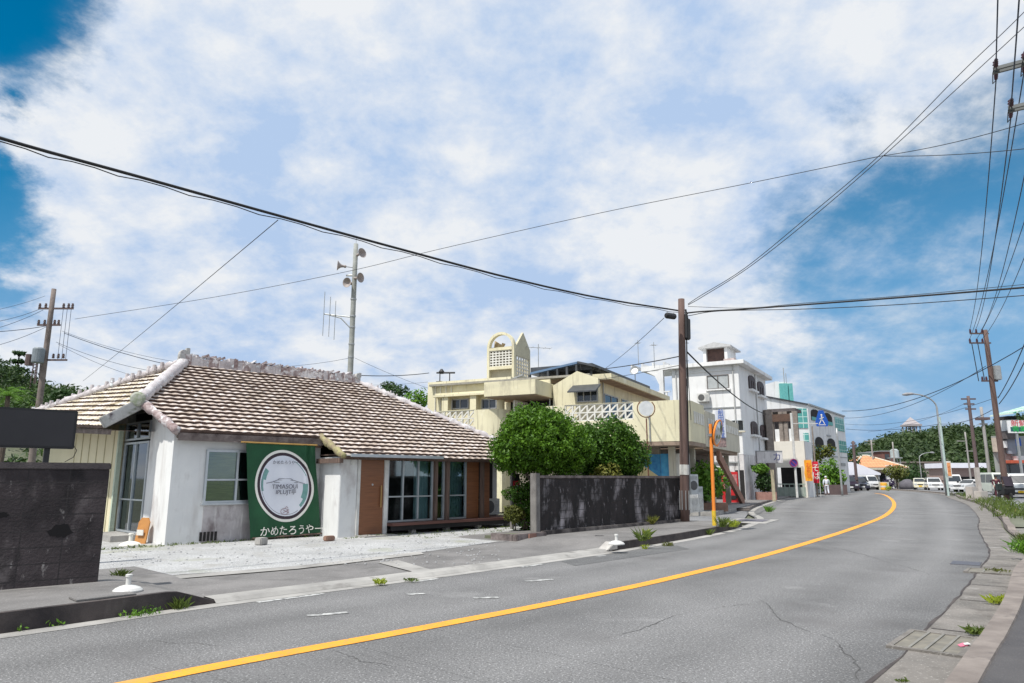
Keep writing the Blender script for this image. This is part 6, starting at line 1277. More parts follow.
# street lamp and its neighbours
def streetlamp(px, Y, pyt, pxh, pyh, pb, label, r=.09, arc_=1.0):
    b = P(px, pyt, Y); bx = P(pb, 487, Y)[0]; t = thing('street_lamp', label, 'street lamp', (bx, Y, 0)); h_ = b[2]; hx = P(pxh, pyh, Y)[0] - bx; hz_ = P(pxh, pyh, Y)[2]
    zc = h_; pts = [(0, 0, 0), (0, 0, h_ * .5), (0, 0, h_)]; n = 10
    for k in range(1, n + 1): a = k / n * math.pi / 2; pts.append((hx * (1 - math.cos(a)), 0, h_ + (hz_ - h_) * math.sin(a)))
    MB().tube(pts, [r * 1.4, r * 1.1, r * .9] + [r * .7] * n, 8).build('lamp_post', STEEL, t, smooth=True)
    MB().tube([(hx + .25 * arc_, 0, hz_), (hx, 0, hz_ + .02), (hx - .5 * arc_, 0, hz_ - .02), (hx - .85 * arc_, 0, hz_ - .06)], [.05, .11, .15, .07], 8).build('lamp_head', M('lamp_head_grey', (.32, .32, .33), rough=.5), t); return t
t = streetlamp(943.5, 62, 408, 912, 394, 946, 'tall grey street lamp with a curved arm at the far right bend')
q = P(939.5, 417, 61); t = thing('banner_pole', 'pale green pole beside the tall street lamp carrying an orange and white flag', 'pole', (q[0], q[1], 0)); MB().tube([(0, 0, 0), (0, 0, q[2])], .09, 8).build('shaft', M('pale_green_pole', (.45, .55, .52), rough=.6), t)
z0, z1 = P(941, 477.5, 61)[2], P(941, 461, 61)[2]; MB().box(-.02, .38, -.2, -.17, z0, z1).build('flag_cloth', CREAMW, t); MB().box(.04, .32, -.21, -.2003, z0 + .12, z1 - .15).build('flag_panel', M('flag_pale_orange', (.78, .34, .14), rough=.8), t); text(list('そば'), .28, M('flag_ink', (.55, .16, .05), rough=.8), 'lettering', t, (.18, -.215, (z0 + z1) / 2), (math.pi / 2, 0, 0), .003, vertical=True)
streetlamp(922, 110, 458, 931, 452.5, 922.5, 'small distant street lamp before the wooded hill', .07, -.6)
# blank round sign with a rusty ring
q = G(649, 518, .1); Yq = 23.6; q = P(648.5, 476, Yq); zc = P(648.5, 410, Yq)[2]; t = thing('round_blank_sign', 'blank round white sign in a broken rusty ring on a thin rusty post', 'sign', (q[0], Yq, .05), 0)
MB().tube([(0, 0, 0), (0, 0, zc - .33)], .022, 8).build('post', RUST, t); MB().lathe((0, -.01, zc), [(.25, 0), (.252, .02)], 32, axis=(0, -1, 0)).build('disc', M('faded_white', (.72, .74, .74), (.6, .62, .63), scale=6, rough=.7), t)
m = MB(); m.tube([(.295 * math.sin(R(a)), 0, zc - .295 * math.cos(R(a))) for a in range(-142, 143, 8)], .017, 8); m.build('ring', RUST, t)
# traffic mirror
q = G(714.5, 525.5, .165); MX, MY = q; zt = P(710.5, 424, MY)[2]; tx = P(710.5, 424, MY)[0]; t = thing('traffic_mirror', 'orange traffic mirror pole with a round mirror turned sideways at the street corner', 'traffic mirror', (MX, MY, .16))
MB().tube([(0, 0, 0), (tx - MX, 0, zt - .16)], .05, 12).build('post', ORAN, t); MB().tube([(0, 0, 0), (0, 0, .42)], .062, 12).build('reflective_sleeve', M('yellow_sleeve', (.72, .50, .04), (.62, .42, .03), scale=8, rough=.5), t)
c = Vector((P(716.2, 433, MY)[0] - MX, -.10, P(716.2, 433, MY)[2] - .16)); ax = Vector((.84, -.51, -.20)).normalized()
hd_ = MB().lathe(c - ax * .04, [(.30, 0), (.37, .02), (.395, .06), (.40, .075), (.36, .078)], 32, axis=ax).build('mirror_hood', ORAN, t)
MB().lathe(c - ax * .045, [(.36, 0), (.37, .004)], 32, axis=-ax).build('mirror_back', M('mirror_back_dark', (.09, .07, .065), (.25, .2, .18), scale=4, rough=.5), hd_); MB().lathe(c + ax * .03, [(.36, 0), (.30, .03), (.18, .05), (.02, .06)], 32, axis=ax).build('mirror_face', MIRR, hd_)
m = MB(); m.tube([c - ax * .08 + Vector((0, 0, .36)), c - ax * .09, c - ax * .08 - Vector((0, 0, .36))], .015, 6); m.box(tx - MX - .12, c.x, -.06, .04, c.z - .10, c.z - .02); m.build('bracket', STEEL, t)
# white post with no-parking sign and pedestrian-crossing sign
q = P(797, 492, 52); t = thing('sign_post', 'tall white post with a round blue and purple sign before the low shop', 'sign post', (q[0], 52, .1)); z1 = P(793.5, 413, 52)[2]
MB().tube([(0, 0, 0), (0, 0, z1 - .1)], .085, 10).build('post', WPLAS, t); zc = P(793.5, 463, 52)[2] - .1; cx_ = P(793, 463, 52)[0] - q[0]
MB().lathe((cx_, -.10, zc), [(.31, 0), (.312, .02)], 24, axis=(0, -1, 0)).build('sign_disc', PURP, t); m = MB(); m.tube([(cx_ + .27 * math.cos(a * .2618), -.13, zc + .27 * math.sin(a * .2618)) for a in range(25)], .03, 6); m.bar((cx_ - .18, -.13, zc + .18), (cx_ + .18, -.13, zc - .18), .02, .05); m.build('sign_red_ring', M('dull_red', (.38, .05, .14), rough=.5), t)
MB().bar((0, 0, P(800, 423.5, 52)[2] - .1), (P(818, 423.5, 52)[0] - q[0], 0, P(800, 423.5, 52)[2] - .1), .05).build('arm', WPLAS, t)
q = P(817.5, 494, 56); t = thing('crossing_sign', 'blue pentagonal pedestrian crossing sign on a thin brown post', 'road sign', (q[0], 56, .05)); x0, x1 = P(815, 420, 56)[0] - q[0], P(828, 420, 56)[0] - q[0]; za_, zb2, zc2 = P(821, 427, 56)[2], P(821, 420, 56)[2], P(821, 411, 56)[2]; xm = (x0 + x1) / 2
MB().tube([(0, 0, 0), (0, 0, za_)], .06, 8).build('post', MC['grey_brown_column'], t); MB().box(0, xm, .0, .05, za_ + .2, za_ + .28).build('bracket', STEEL, t)
m = MB(); m.prism([(x0 + .08, za_), (x1 - .08, za_), (x1, za_ + .35), (xm + .18, zc2), (xm - .18, zc2), (x0, za_ + .35)], -.05, -.02, lambda p, q_, a: (p, a, q_)); m.build('panel', BLUEP, t)
m = MB(); m.bar((xm - .28, -.06, za_ + .12), (xm + .28, -.06, za_ + .12), .01, .05); m.bar((xm - .22, -.06, za_ + .2), (xm - .02, -.06, za_ + .55), .01, .06); m.bar((xm + .2, -.06, za_ + .2), (xm + .02, -.06, za_ + .55), .01, .06); m.bar((xm, -.06, za_ + .5), (xm, -.06, za_ + .8), .01, .10); m.bar((xm - .18, -.06, za_ + .58), (xm + .16, -.06, za_ + .72), .01, .05); m.lathe((xm, -.055, za_ + .90), [(.075, 0), (.075, .01)], 12, axis=(0, -1, 0)); m.build('walking_figure_mark', BANO, t)
# shop flags
for (pa, pb, pc, pd, Y, mat, chars, lm, lb) in ((806.5, 814, 460, 481, 55, FORG, 'お弁当', FYEL, 'orange shop flag with red characters at the corner of the low shop'), (814.5, 820.5, 461.5, 483, 55.6, FRED, 'そば', BANO, 'red shop flag with white characters behind the orange flag')):
    q = P(pb, 494, Y); t = thing('shop_flag', lb, 'flag', (q[0], Y, .05), 0, 'shop flags on the pavement'); z0, z1 = P(pa, pd, Y)[2] - .05, P(pa, pc, Y)[2] - .05; wv = P(pb, 470, Y)[0] - P(pa, 470, Y)[0]
    MB().tube([(.03, .03, 0), (.03, .03, z1 + .12)], .018, 6).build('pole', WPLAS, t); m = MB(); n = 14; vs = []
    for j in range(n + 1):
        for i in range(9): vs.append((-wv + wv * i / 8 + .02 * math.sin(j * .9), .05 * math.sin(i * .9 + j * .35), z0 + (z1 - z0) * j / n))
    m.add(vs, [(j * 9 + i, j * 9 + i + 1, j * 9 + i + 10, j * 9 + i + 9) for j in range(n) for i in range(8)]); m.build('cloth', mat, t, fix=False, smooth=True)
    text(list(chars), (z1 - z0) / len(chars) * .78, lm, 'lettering', t, (-wv / 2, -.075, (z0 + z1) / 2), (math.pi / 2, 0, 0), .003, vertical=True, wt=.012)

# ================================================================== far side of the bend
q = G(832, 494, 0); t = thing('hedge', 'bright green hedge behind the walking person at the end of the low shop', 'hedge', (P(832, 480, 66)[0], 66, 0)); m = MB()
for x, z, a, b in ((-1.0, 2.0, 1.1, 1.0), (.0, 2.2, .8, 1.1), (.5, 1.5, .7, .9), (-.3, 1.0, 1.2, .8)): leaves(m, (x, 0, z), (a, .8, b), 420, .17, .6, rt)
m.build('foliage', LEAFY, t, fix=False); m = MB(); leaves(m, (-1.2, .5, 3.6), (.9, .5, 1.1), 260, .2, .4, rt); leaves(m, (0, .6, 4.0), (.9, .4, .7), 200, .2, .4, rt); m.build('creeper', LEAFO, t, fix=False); MB().box(-1.2, .9, -.95, -.85, 0, .9).build('dark_railing', POLED, t)
MB().tube([(0, .2, 0), (0, .2, 2)], .08, 6).build('stem', BARK, t)
def building(name, label, px0, px1, pyt, Y, D, mat, rz=0, extra=None, z0=0):
    a, b = P(px0, pyt, Y), P(px1, pyt, Y); t = thing(name, label, 'building', (a[0], Y, z0), rz); w_ = b[0] - a[0]; h_ = a[2] - z0; MB().box(0, w_, 0, D, -.3, h_).build('wall', mat, t); return t, w_, h_
# tent / pale roof
a = P(838, 477, 96); b = P(881, 477, 96); h1 = P(850, 462, 96)[2]; he = P(880, 475, 96)[2]; t = thing('white_canopy_roof', 'broad white sloping canopy roof behind the dark parked vehicles', 'canopy', (a[0], 96, 0)); w_ = b[0] - a[0]
m = MB(); m.prism([(0, he), (w_, he), (w_, he + .25), (w_ * .62, h1 * .86), (w_ * .35, h1), (0, h1)], 0, 7, lambda p, q_, a_: (p, a_, q_)); m.build('roof', TENT, t)
for x in (.2, w_ * .5, w_ - .3): MB().box(x, x + .15, .1, .25, 0, he).build('post', STEEL, t)
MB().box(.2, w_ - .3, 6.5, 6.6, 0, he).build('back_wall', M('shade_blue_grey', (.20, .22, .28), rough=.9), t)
# orange-roofed pavilion
YO = 108; xl, xr = P(850, 466, YO)[0], P(905, 466, YO)[0]; xa_ = P(876, 456, YO)[0]; ze_, za_ = P(876, 467.5, YO)[2], P(876, 455.5, YO + 3)[2]
t = thing('orange_roof_house', 'cream house under a wide orange tiled pyramid roof with white ridges', 'house', (xa_, YO, 0)); l_, r_ = xl - xa_, xr - xa_
m = MB(); v = [(l_, -1, ze_), (r_, -1, ze_), (r_, 8, ze_), (l_, 8, ze_), (-.4, 3.5, za_), (.4, 3.5, za_)]; m.add(v, [(0, 1, 5, 4), (1, 2, 5), (2, 3, 4, 5), (3, 0, 4), (3, 2, 1, 0)]); m.build('roof', OROOF, t)
m = MB()
for p, q_ in ((0, 4), (1, 5), (4, 5), (2, 5), (3, 4)): m.tube([v[p], v[q_]], .16, 6)
m.box(l_, r_, -1.06, -.9, ze_ - .35, ze_ - .05); m.build('ridge_plaster', BEIGE, t)
MB().box(l_ + 1.2, r_ - 1.2, .8, 7, 0, ze_ - .02).build('wall', BEIGE, t); 
for x in (-1.8, .6): MB().box(x, x + 1.5, .70, .79, .3, 2.2).build('window', GLSR, t)
MB().box(1.0, 2.0, -.6, -.3, 0, 3.4).build('white_pillar', WHT, t); 
for nm, lb, a, b, c_, Y, mt in (('small_building', 'small pale green box building behind the orange roof', 865, 872, 453, 130, M('pale_green_wall', (.38, .50, .46), rough=.9)), ('red_brown_house', 'dark reddish house half hidden between the orange roof and the water tank', 881, 892, 451.5, 130, M('red_brown_wall', (.20, .09, .075), rough=.9)),
        ('low_shed', 'low brown and grey shed row before the wooded hill', 905, 940, 463, 135, M('shed_brown', (.22, .17, .145), (.3, .27, .24), scale=1, rough=.9)), ('long_low_building', 'long low white-roofed building behind the parked cars on the right', 946, 979, 468, 118, M('shed_pink', (.36, .26, .23), (.30, .22, .20), rough=.9))):
    t, w_, h_ = building(nm, lb, a, b, c_, Y, 5, mt)
    if nm == 'long_low_building':
        MB().box(-.5, w_ + .5, -1.2, 5.2, h_ + .002, h_ + .8).build('roof', TENT, t); MB().box(.5, w_ - 1, -.06, -.003, .3, 1.7).build('dark_opening', DARK, t)
    elif nm == 'low_shed': MB().box(-.3, w_ + .3, -.6, 5.2, h_ + .002, h_ + .25).build('roof', M('shed_roof', (.25, .2, .19), rough=.9), t); MB().box(1.2, 3.8, -.06, -.003, 1.2, 2.4).build('window', DARK, t)
    else: MB().box(w_ * .3, w_ * .7, -.06, -.003, h_ - 1.4, h_ - .5).build('window', GLSR, t); MB().box(-.2, w_ + .2, -.2, 5.2, h_ + .002, h_ + .15).build('roof', STEEL, t)
q = P(895, 458, 125); t = thing('water_tank', 'pale round water tank on a stand right of the orange roof', 'water tank', (q[0], 125, 0)); z0, z1 = P(895, 457.5, 125)[2], P(895, 449, 125)[2]
MB().lathe((0, 0, z0), [(.7, 0), (.7, z1 - z0 - .25), (.35, z1 - z0)], 16).build('tank', M('tank_grey', (.45, .5, .5), rough=.6), t); m = MB()
for x, y in ((-.6, -.5), (.6, -.5), (-.6, .5), (.6, .5)): m.bar((x, y, 0), (x, y, z0), .12)
m.box(-.9, .9, -.8, .8, z0 - .15, z0 - .002); m.build('stand', STEEL, t)
def bush(px, py, Y, rx, rz_, mat, label, n=500, s=.2, name='bush', cat='bush'):
    c = Vector(P(px, py, Y)); t = thing(name, label, cat, (c.x, Y, 0)); MB().tube([(0, 0, 0), (0, 0, c.z)], [.12, .05], 6).build('trunk', BARK, t); m = MB(); leaves(m, (0, 0, c.z), (rx, rx * .8, rz_), n, s, .5, rt); m.build('crown', mat, t, fix=False); return t
bush(896, 472, 100, 1.7, 1.1, LEAFO, 'rounded olive green tree in front of the right half of the orange-roofed house', 700, .22); bush(908, 478, 102, 1.6, 1.3, LEAFD, 'dark green bush right of the orange-roofed house', 600, .24); bush(914, 473, 112, 1.8, 1.6, LEAFD, 'dark tree between the orange-roofed house and the cream car', 600, .26)
bush(850, 462, 105, 1.6, 2.2, LEAFD, 'dark tree behind the white canopy roof near the teal building', 600, .26); bush(888, 484, 96, .9, .7, M('x', (.1, .1, .1)) if 0 else foliage('purple_leaves', (.03, .02, .06), (.08, .05, .12)), 'low purple-dark shrub beside the yellow barrel', 250, .2)
bush(983, 478, 66, .45, 1.0, LEAFD, 'narrow dark green bush beside the pale post in the parking lot', 350, .14)
c = P(884, 488, 90); t = thing('yellow_barrel', 'yellow orange barrel at the kerb before the orange-roofed house', 'barrel', (c[0], 90, 0)); MB().lathe((0, 0, 0), [(.35, 0), (.40, .1), (.40, .85), (.33, .92)], 14).build('drum', M('barrel_orange', (.85, .45, .05), (.75, .36, .04), rough=.5), t); MB().lathe((0, 0, .35), [(.405, 0), (.405, .2)], 14).build('band', WPLAS, t)
c = P(876, 487, 92); t = MB().box(0, 1.2, 0, .3, 0, 1.0).build('cream_gate_wall', BEIGE, bevel=.02); t.location = (c[0], 91, 0); tag(t, 'short cream wall left of the yellow barrel', 'wall')
c = P(888.5, 491, 84); t = thing('yellow_weed', 'small yellow-green weed on the road edge below the yellow barrel', 'weed', (c[0], 84, 0)); m = MB(); leaves(m, (0, 0, .35), (.4, .3, .35), 120, .1, .3, rt); m.build('leaves', WEEDY, t, fix=False)
c = P(913, 485, 98); t = thing('boulder', 'dark grey rounded boulder between the bushes and the cream car', 'boulder', (c[0], 98, 0))
t.location.x = P(908, 485, 98)[0]; MB().lathe((0, 0, 0), [(1.1, 0), (1.15, .5), (.9, 1.0), (.4, 1.3), (.05, 1.35)], 11).build('rock', M('rock_grey', (.13, .125, .14), (.09, .085, .1), scale=2, rough=.9, bump=.5, bscale=6), t, smooth=True)

# ---- vehicles
def car(name, label, x, y, head, L, W_, Hh, paint, kind='hatch', plate=PLATY, z=0, group='parked vehicles around the bend'):
    """x forward. kind sets the side profile; body, glass, lights, wheels, bumper are parts"""
    t = thing(name, label, name.replace('_', ' ').split()[-1], (x, y, z), head, group); h = L / 2; wr = .30
    if kind == 'van': lo = [(-h, .32), (h - .05, .28), (h, .45), (h - .05, .95), (h - .35, 1.02), (-h, 1.02)]; cab = [(-h + .02, 1.02), (h - .40, 1.02), (h - .85, Hh - .08), (h - 1.1, Hh), (-h + .12, Hh), (-h + .02, Hh - .1)]
    elif kind == 'sedan': lo = [(-h, .35), (h - .05, .28), (h, .45), (h - .06, .72), (h - 1.1, .90), (-h + .9, .92), (-h, .86)]; cab = [(-h + .65, .90), (h - 1.2, .88), (h - 1.9, Hh - .04), (-h + 1.5, Hh), (-h + 1.2, Hh - .03)]
    elif kind == 'truck': lo = [(-h, .45), (h - .05, .30), (h, .45), (h - .05, .95), (h - .25, 1.0), (h - 1.3, 1.0), (h - 1.3, .7), (-h, .7)]; cab = [(h - 1.28, 1.0), (h - .28, 1.0), (h - .55, Hh), (h - 1.28, Hh)]
    else: lo = [(-h, .35), (h - .05, .28), (h, .45), (h - .06, .80), (h - .85, .96), (-h + .02, .98)]; cab = [(-h + .05, .96), (h - .9, .94), (h - 1.55, Hh - .05), (h - 1.9, Hh), (-h + .35, Hh), (-h + .12, Hh - .12)]
    m = MB(); m.prism(lo, -W_ / 2, W_ / 2, lambda p, q_, a: (p, a, q_)); m.build('body', paint, t, bevel=.05)
    m = MB(); n = len(cab); zb = min(c[1] for c in cab); fn = lambda p, q_, a: (p, a * (1 - .16 * (q_ - zb) / max(.1, Hh - zb)), q_); m.prism(cab, -W_ / 2 + .04, W_ / 2 - .04, fn); m.build('cabin', paint, t, bevel=.04)
    # windscreen, rear window, side windows set just proud of the cabin
    def pane(a, b, nm):
        p, q_ = Vector((a[0], 0, a[1])), Vector((b[0], 0, b[1])); d = (q_ - p); nn = Vector((d.z, 0, -d.x)).normalized(); nn = nn if nn.x * (1 if a[0] > 0 else -1) > 0 else -nn
        p2, q2 = p + d * .12, p + d * .90; wa, wb_ = fn(p2.x, p2.z, W_ / 2 - .12)[1], fn(q2.x, q2.z, W_ / 2 - .12)[1]; o_ = nn * .015; m = MB()
        v = [p2 + o_ + Vector((0, -wa, 0)), p2 + o_ + Vector((0, wa, 0)), q2 + o_ + Vector((0, wb_, 0)), q2 + o_ + Vector((0, -wb_, 0))]; m.add(v + [k - nn * .01 for k in v], [(0, 1, 2, 3), (7, 6, 5, 4), (0, 4, 5, 1), (1, 5, 6, 2), (2, 6, 7, 3), (3, 7, 4, 0)]); m.build(nm, GLSR, t)
    pane(cab[1], cab[2], 'windscreen'); 
    if kind != 'truck': pane(cab[0], cab[-1] if kind != 'sedan' else cab[-1], 'rear_window')
    xs0, xs1 = (cab[0][0] + .25, cab[1][0] - .15) if kind != 'sedan' else (cab[0][0] + .45, cab[1][0] - .35); tp = (cab[2][0] - .15)
    for s_ in (-1, 1):
        z0_, z1_ = zb + .08, Hh - .16; y0_ = fn(0, z0_, W_ / 2 - .03)[1] * s_; y1_ = fn(0, z1_, W_ / 2 - .03)[1] * s_; mid = (xs0 + tp) / 2
        for (a, b, c_, d_) in ((xs0, mid - .04, xs0 + (.1 if kind != 'sedan' else .5), mid - .04), (mid + .04, xs1, mid + .04, min(tp, xs1))):
            if b - a < .2: continue
            v = [(a, y0_, z0_), (b, y0_, z0_), (d_, y1_, z1_), (c_, y1_, z1_)]; MB().add(v + [(p[0], p[1] - s_ * .01, p[2]) for p in v], [(0, 1, 2, 3), (7, 6, 5, 4)]).build('side_window', GLSR, t)
    for s_ in (-1, 1):
        MB().box(h - .08, h + .015, s_ * (W_ / 2 - .36), s_ * (W_ / 2 - .06), .62, .80).build('headlight', LAMPG, t, bevel=.01); MB().box(-h - .012, -h + .05, s_ * (W_ / 2 - .24), s_ * (W_ / 2 - .06), .62, .92).build('tail_light', REDP, t, bevel=.01)
        for xw in (h - .72, -h + .70):
            w_ = MB().lathe((xw, s_ * (W_ / 2 - .10), wr), [(wr - .04, -.1), (wr, -.08), (wr, .08), (wr - .04, .1)], 18, axis=(0, 1, 0)).build('wheel', TYRE, t); MB().lathe((xw, s_ * (W_ / 2 + .005), wr), [(.19, 0), (.17, .012), (.05, .015)], 12, axis=(0, s_, 0)).build('rim', RIM, w_)
        MB().box(cab[1][0] - .28, cab[1][0] - .12, s_ * (W_ / 2), s_ * (W_ / 2 + .17), zb + .12, zb + .28).build('mirror', BLACKP, t, bevel=.02)
    MB().box(h - .06, h + .03, -W_ / 2 + .05, W_ / 2 - .05, .30, .44).build('front_bumper', BLACKP if kind in ('van', 'truck') else paint, t, bevel=.01); MB().box(h - .05, h + .012, -W_ / 2 + .42, W_ / 2 - .42, .62, .74).build('grille', BLACKP, t)
    MB().box(h + .031, h + .045, -.18, .18, .38, .55).build('number_plate', plate, t); MB().box(-h - .025, -h - .0, -.17, .17, .55, .72).build('number_plate', plate, t)
    if kind == 'truck': MB().box(-h, h - 1.36, -W_ / 2, -W_ / 2 + .04, .70, 1.0).box(-h, h - 1.36, W_ / 2 - .04, W_ / 2, .7, 1.0).build('bed_side', paint, t)
    return t
def paint(name, c): return M(name, c, tuple(k * .92 for k in c), scale=2, rough=.3, coat=.6)
PW_ = paint('white_car_paint', (.74, .74, .74)); PC = paint('cream_car_paint', (.74, .70, .55)); PD = paint('dark_blue_car_paint', (.03, .03, .05)); PG = paint('silver_car_paint', (.50, .53, .54)); PGR = paint('pale_green_car_paint', (.66, .70, .62)); PB_ = paint('black_purple_car_paint', (.035, .02, .04))
def at(px, Y): return P(px, 485, Y)[0]
dn = math.atan2(-1, -.5)
car('parked_car', 'small cream hatchback, leftmost of the vehicles facing the camera on the right', at(919.5, 94), 94, dn, 3.4, 1.48, 1.5, PC, 'hatch')
car('parked_car', 'white wagon between the cream hatchback and the street lamp', at(933.5, 90), 90, dn + .05, 4.2, 1.66, 1.55, PW_, 'hatch', PLATW)
car('parked_van', 'white kei van right behind the street lamp pole with a yellow plate', at(954, 80), 80, dn, 3.4, 1.48, 1.88, PW_, 'van')
car('parked_car', 'white saloon seen from the side behind the concrete blocks', at(971, 78), 78, dn - .75, 4.3, 1.68, 1.38, PW_, 'sedan', PLATW)
car('parked_van', 'pale greenish white box van behind the black roofed scooter', at(997, 64), 64, dn + .25, 3.6, 1.6, 1.98, PGR, 'van', PLATW)
car('parked_van', 'silver minivan with a yellow plate at the right edge of the photo', at(1020, 56), 56, dn - .15, 3.9, 1.65, 1.85, PG, 'van')
car('parked_van', 'dark van parked nearest the walking person on the left side of the bend', at(846, 84), 84, dn + .35, 3.5, 1.6, 1.8, PB_, 'van', PLATW)
car('parked_car', 'dark blue car between the dark van and the white van on the left bend', at(858, 88), 88, dn + .3, 3.9, 1.6, 1.6, PD, 'hatch', PLATW)
car('parked_van', 'small white van, rightmost of the vehicles before the white canopy roof', at(868, 93), 93, dn + .55, 3.4, 1.5, 1.85, PW_, 'van', PLATW)
# black roofed delivery scooter
YSC = 50; t = thing('covered_scooter', 'black three-wheeled scooter with a roof, in front of the pale van', 'scooter', (at(1006, YSC), YSC, 0), dn + .2)
m = MB(); m.prism([(-.75, .35), (.45, .35), (.62, .8), (.35, 1.0), (-.1, .62), (-.75, .62)], -.32, .32, lambda p, q_, a: (p, a, q_)); m.build('body', BLACKP, t, bevel=.04); MB().box(-.95, -.45, -.36, .36, .62, 1.10).build('rear_box', M('box_dark_green', (.025, .04, .04), rough=.6), t, bevel=.04)
m = MB(); m.prism([(.55, .95), (.60, .95), (.30, 1.60), (-.55, 1.66), (-.55, 1.62), (.26, 1.56)], -.27, .27, lambda p, q_, a: (p, a, q_)); m.build('roof_shield', M('dark_red_shield', (.03, .02, .03), rough=.3), t); MB().box(-.62, -.56, -.06, .06, 1.0, 1.64).build('roof_post', BLACKP, t)
for x, y in ((.62, 0), (-.6, .3), (-.6, -.3)): MB().lathe((x, y - .05, .24), [(.20, 0), (.24, .02), (.24, .08), (.20, .10)], 14, axis=(0, 1, 0)).build('wheel', TYRE, t)
MB().tube([(.38, -.34, 1.05), (.40, 0, 1.0), (.38, .34, 1.05)], .02, 6).build('handlebar', STEEL, t)

# ---- people
def person(label, loc, rz, Hs, joints, top, bottom, hair=True, hat=None, sleeve=True):
    """one continuous skinned body; clothes and hair as children"""
    t = thing('person', label, 'person', loc, rz)
    def skin(name, chain, mat, sub_=2):
        me = bpy.data.meshes.new(name); names = list(chain['v']); vs = [Vector(chain['v'][k][0]) * Hs for k in names]; me.from_pydata(vs, [(names.index(a), names.index(b)) for a, b in chain['e']], [])
        o = bpy.data.objects.new(name, me); C.objects.link(o); sm = o.modifiers.new('s', 'SKIN'); sm.use_smooth_shade = True
        for k, n_ in enumerate(names): r_ = chain['v'][n_][1] * Hs; me.skin_vertices[0].data[k].radius = (r_, r_ * chain['v'][n_][2] if len(chain['v'][n_]) > 2 else r_)
        me.skin_vertices[0].data[0].use_root = True; ss = o.modifiers.new('u', 'SUBSURF'); ss.levels = ss.render_levels = sub_
        bpy.context.view_layer.update(); nm = bpy.data.meshes.new_from_object(o.evaluated_get(bpy.context.evaluated_depsgraph_get())); bpy.data.objects.remove(o)
        nm.materials.clear(); nm.materials.append(mat); q_ = bpy.data.objects.new(name, nm); C.objects.link(q_); q_.parent = t; return q_
    J = joints
    body = {'v': {'pel': (J['pel'], .060, .8), 'sp': (J['sp'], .062, .75), 'ch': (J['ch'], .075, .7), 'nk': (J['nk'], .03), 'hd': (J['hd'], .050), 'ht': (J['ht'], .052), 'htt': (J['htt'], .030)}, 'e': [('pel', 'sp'), ('sp', 'ch'), ('ch', 'nk'), ('nk', 'hd'), ('hd', 'ht'), ('ht', 'htt')]}
    for s_ in 'lr':
        for k, r_ in (('hip', .048), ('kn', .034), ('an', .022), ('to', .018), ('sh', .036), ('el', .024), ('wr', .016), ('ha', .017)): body['v'][k + s_] = (J[k + s_], r_)
        body['e'] += [('pel', 'hip' + s_), ('hip' + s_, 'kn' + s_), ('kn' + s_, 'an' + s_), ('an' + s_, 'to' + s_), ('ch', 'sh' + s_), ('sh' + s_, 'el' + s_), ('el' + s_, 'wr' + s_), ('wr' + s_, 'ha' + s_)]
        for f in range(5):   # fingers
            a = (f - 2) * .011; hp = Vector(J['ha' + s_]); tip = hp + Vector((.012 if f == 4 else .004, a * (1.6 if f == 4 else 1), -.045 + abs(f - 1.5) * .006)); body['v'][f'f{f}' + s_] = (tuple(tip), .0055); body['e'].append(('ha' + s_, f'f{f}' + s_))
    skin('body', body, SKIN)
    tp = {'v': {'sp': (J['pel'], .074, .85), 'sp2': (J['sp'], .073, .8), 'ch': (J['ch'], .084, .75)}, 'e': [('sp', 'sp2'), ('sp2', 'ch')]}
    bt = {'v': {'pel': (tuple(Vector(J['pel']) + Vector((0, 0, .01))), .072, .85)}, 'e': []}
    for s_ in 'lr':
        tp['v']['sh' + s_] = (J['sh' + s_], .046); tp['v']['el' + s_] = (tuple(Vector(J['sh' + s_]).lerp(Vector(J['el' + s_]), .98)), .033); tp['v']['wr' + s_] = (tuple(Vector(J['el' + s_]).lerp(Vector(J['wr' + s_]), .85)), .026); tp['e'] += [('ch', 'sh' + s_), ('sh' + s_, 'el' + s_), ('el' + s_, 'wr' + s_)]
        bt['v']['hip' + s_] = (J['hip' + s_], .058); bt['v']['kn' + s_] = (J['kn' + s_], .046); bt['v']['an' + s_] = (tuple(Vector(J['kn' + s_]).lerp(Vector(J['an' + s_]), .93)), .036); bt['e'] += [('pel', 'hip' + s_), ('hip' + s_, 'kn' + s_), ('kn' + s_, 'an' + s_)]
    skin('shirt', tp, top); skin('trousers', bt, bottom)
    for s_ in 'lr': a = Vector(J['an' + s_]) * Hs; b = Vector(J['to' + s_]) * Hs; MB().tube([a + Vector((-.05, 0, -.02)), a + (b - a) * .5 + Vector((0, 0, -.01)), b], [.045, .045, .035], 8).build('shoe', BLACKP, t, smooth=True)
    hd_ = Vector(J['ht']) * Hs; MB().lathe(hd_ + Vector((-.012, 0, -.02)), [(.094, 0), (.102, .04), (.092, .09), (.055, .13), (.01, .145)], 14).build('hat' if hat else 'hair', hat or HAIR, t, smooth=True)
    fx = hd_ + Vector((.085, 0, -.025)); MB().lathe(fx + Vector((-.005, 0, -.01)), [(.016, 0), (.006, .03)], 8, axis=(1, 0, -.3)).build('nose', SKIN, t)
    for s_ in (-1, 1): MB().lathe(fx + Vector((-.012, .033 * s_, .012)), [(.009, 0), (.004, .006)], 8, axis=(1, 0, 0)).build('eye', BLACKP, t)
    MB().box(fx.x - .015, fx.x - .003, -.022, .022, fx.z - .05, fx.z - .042).build('mouth', M('lip', (.25, .08, .07), rough=.6), t); return t
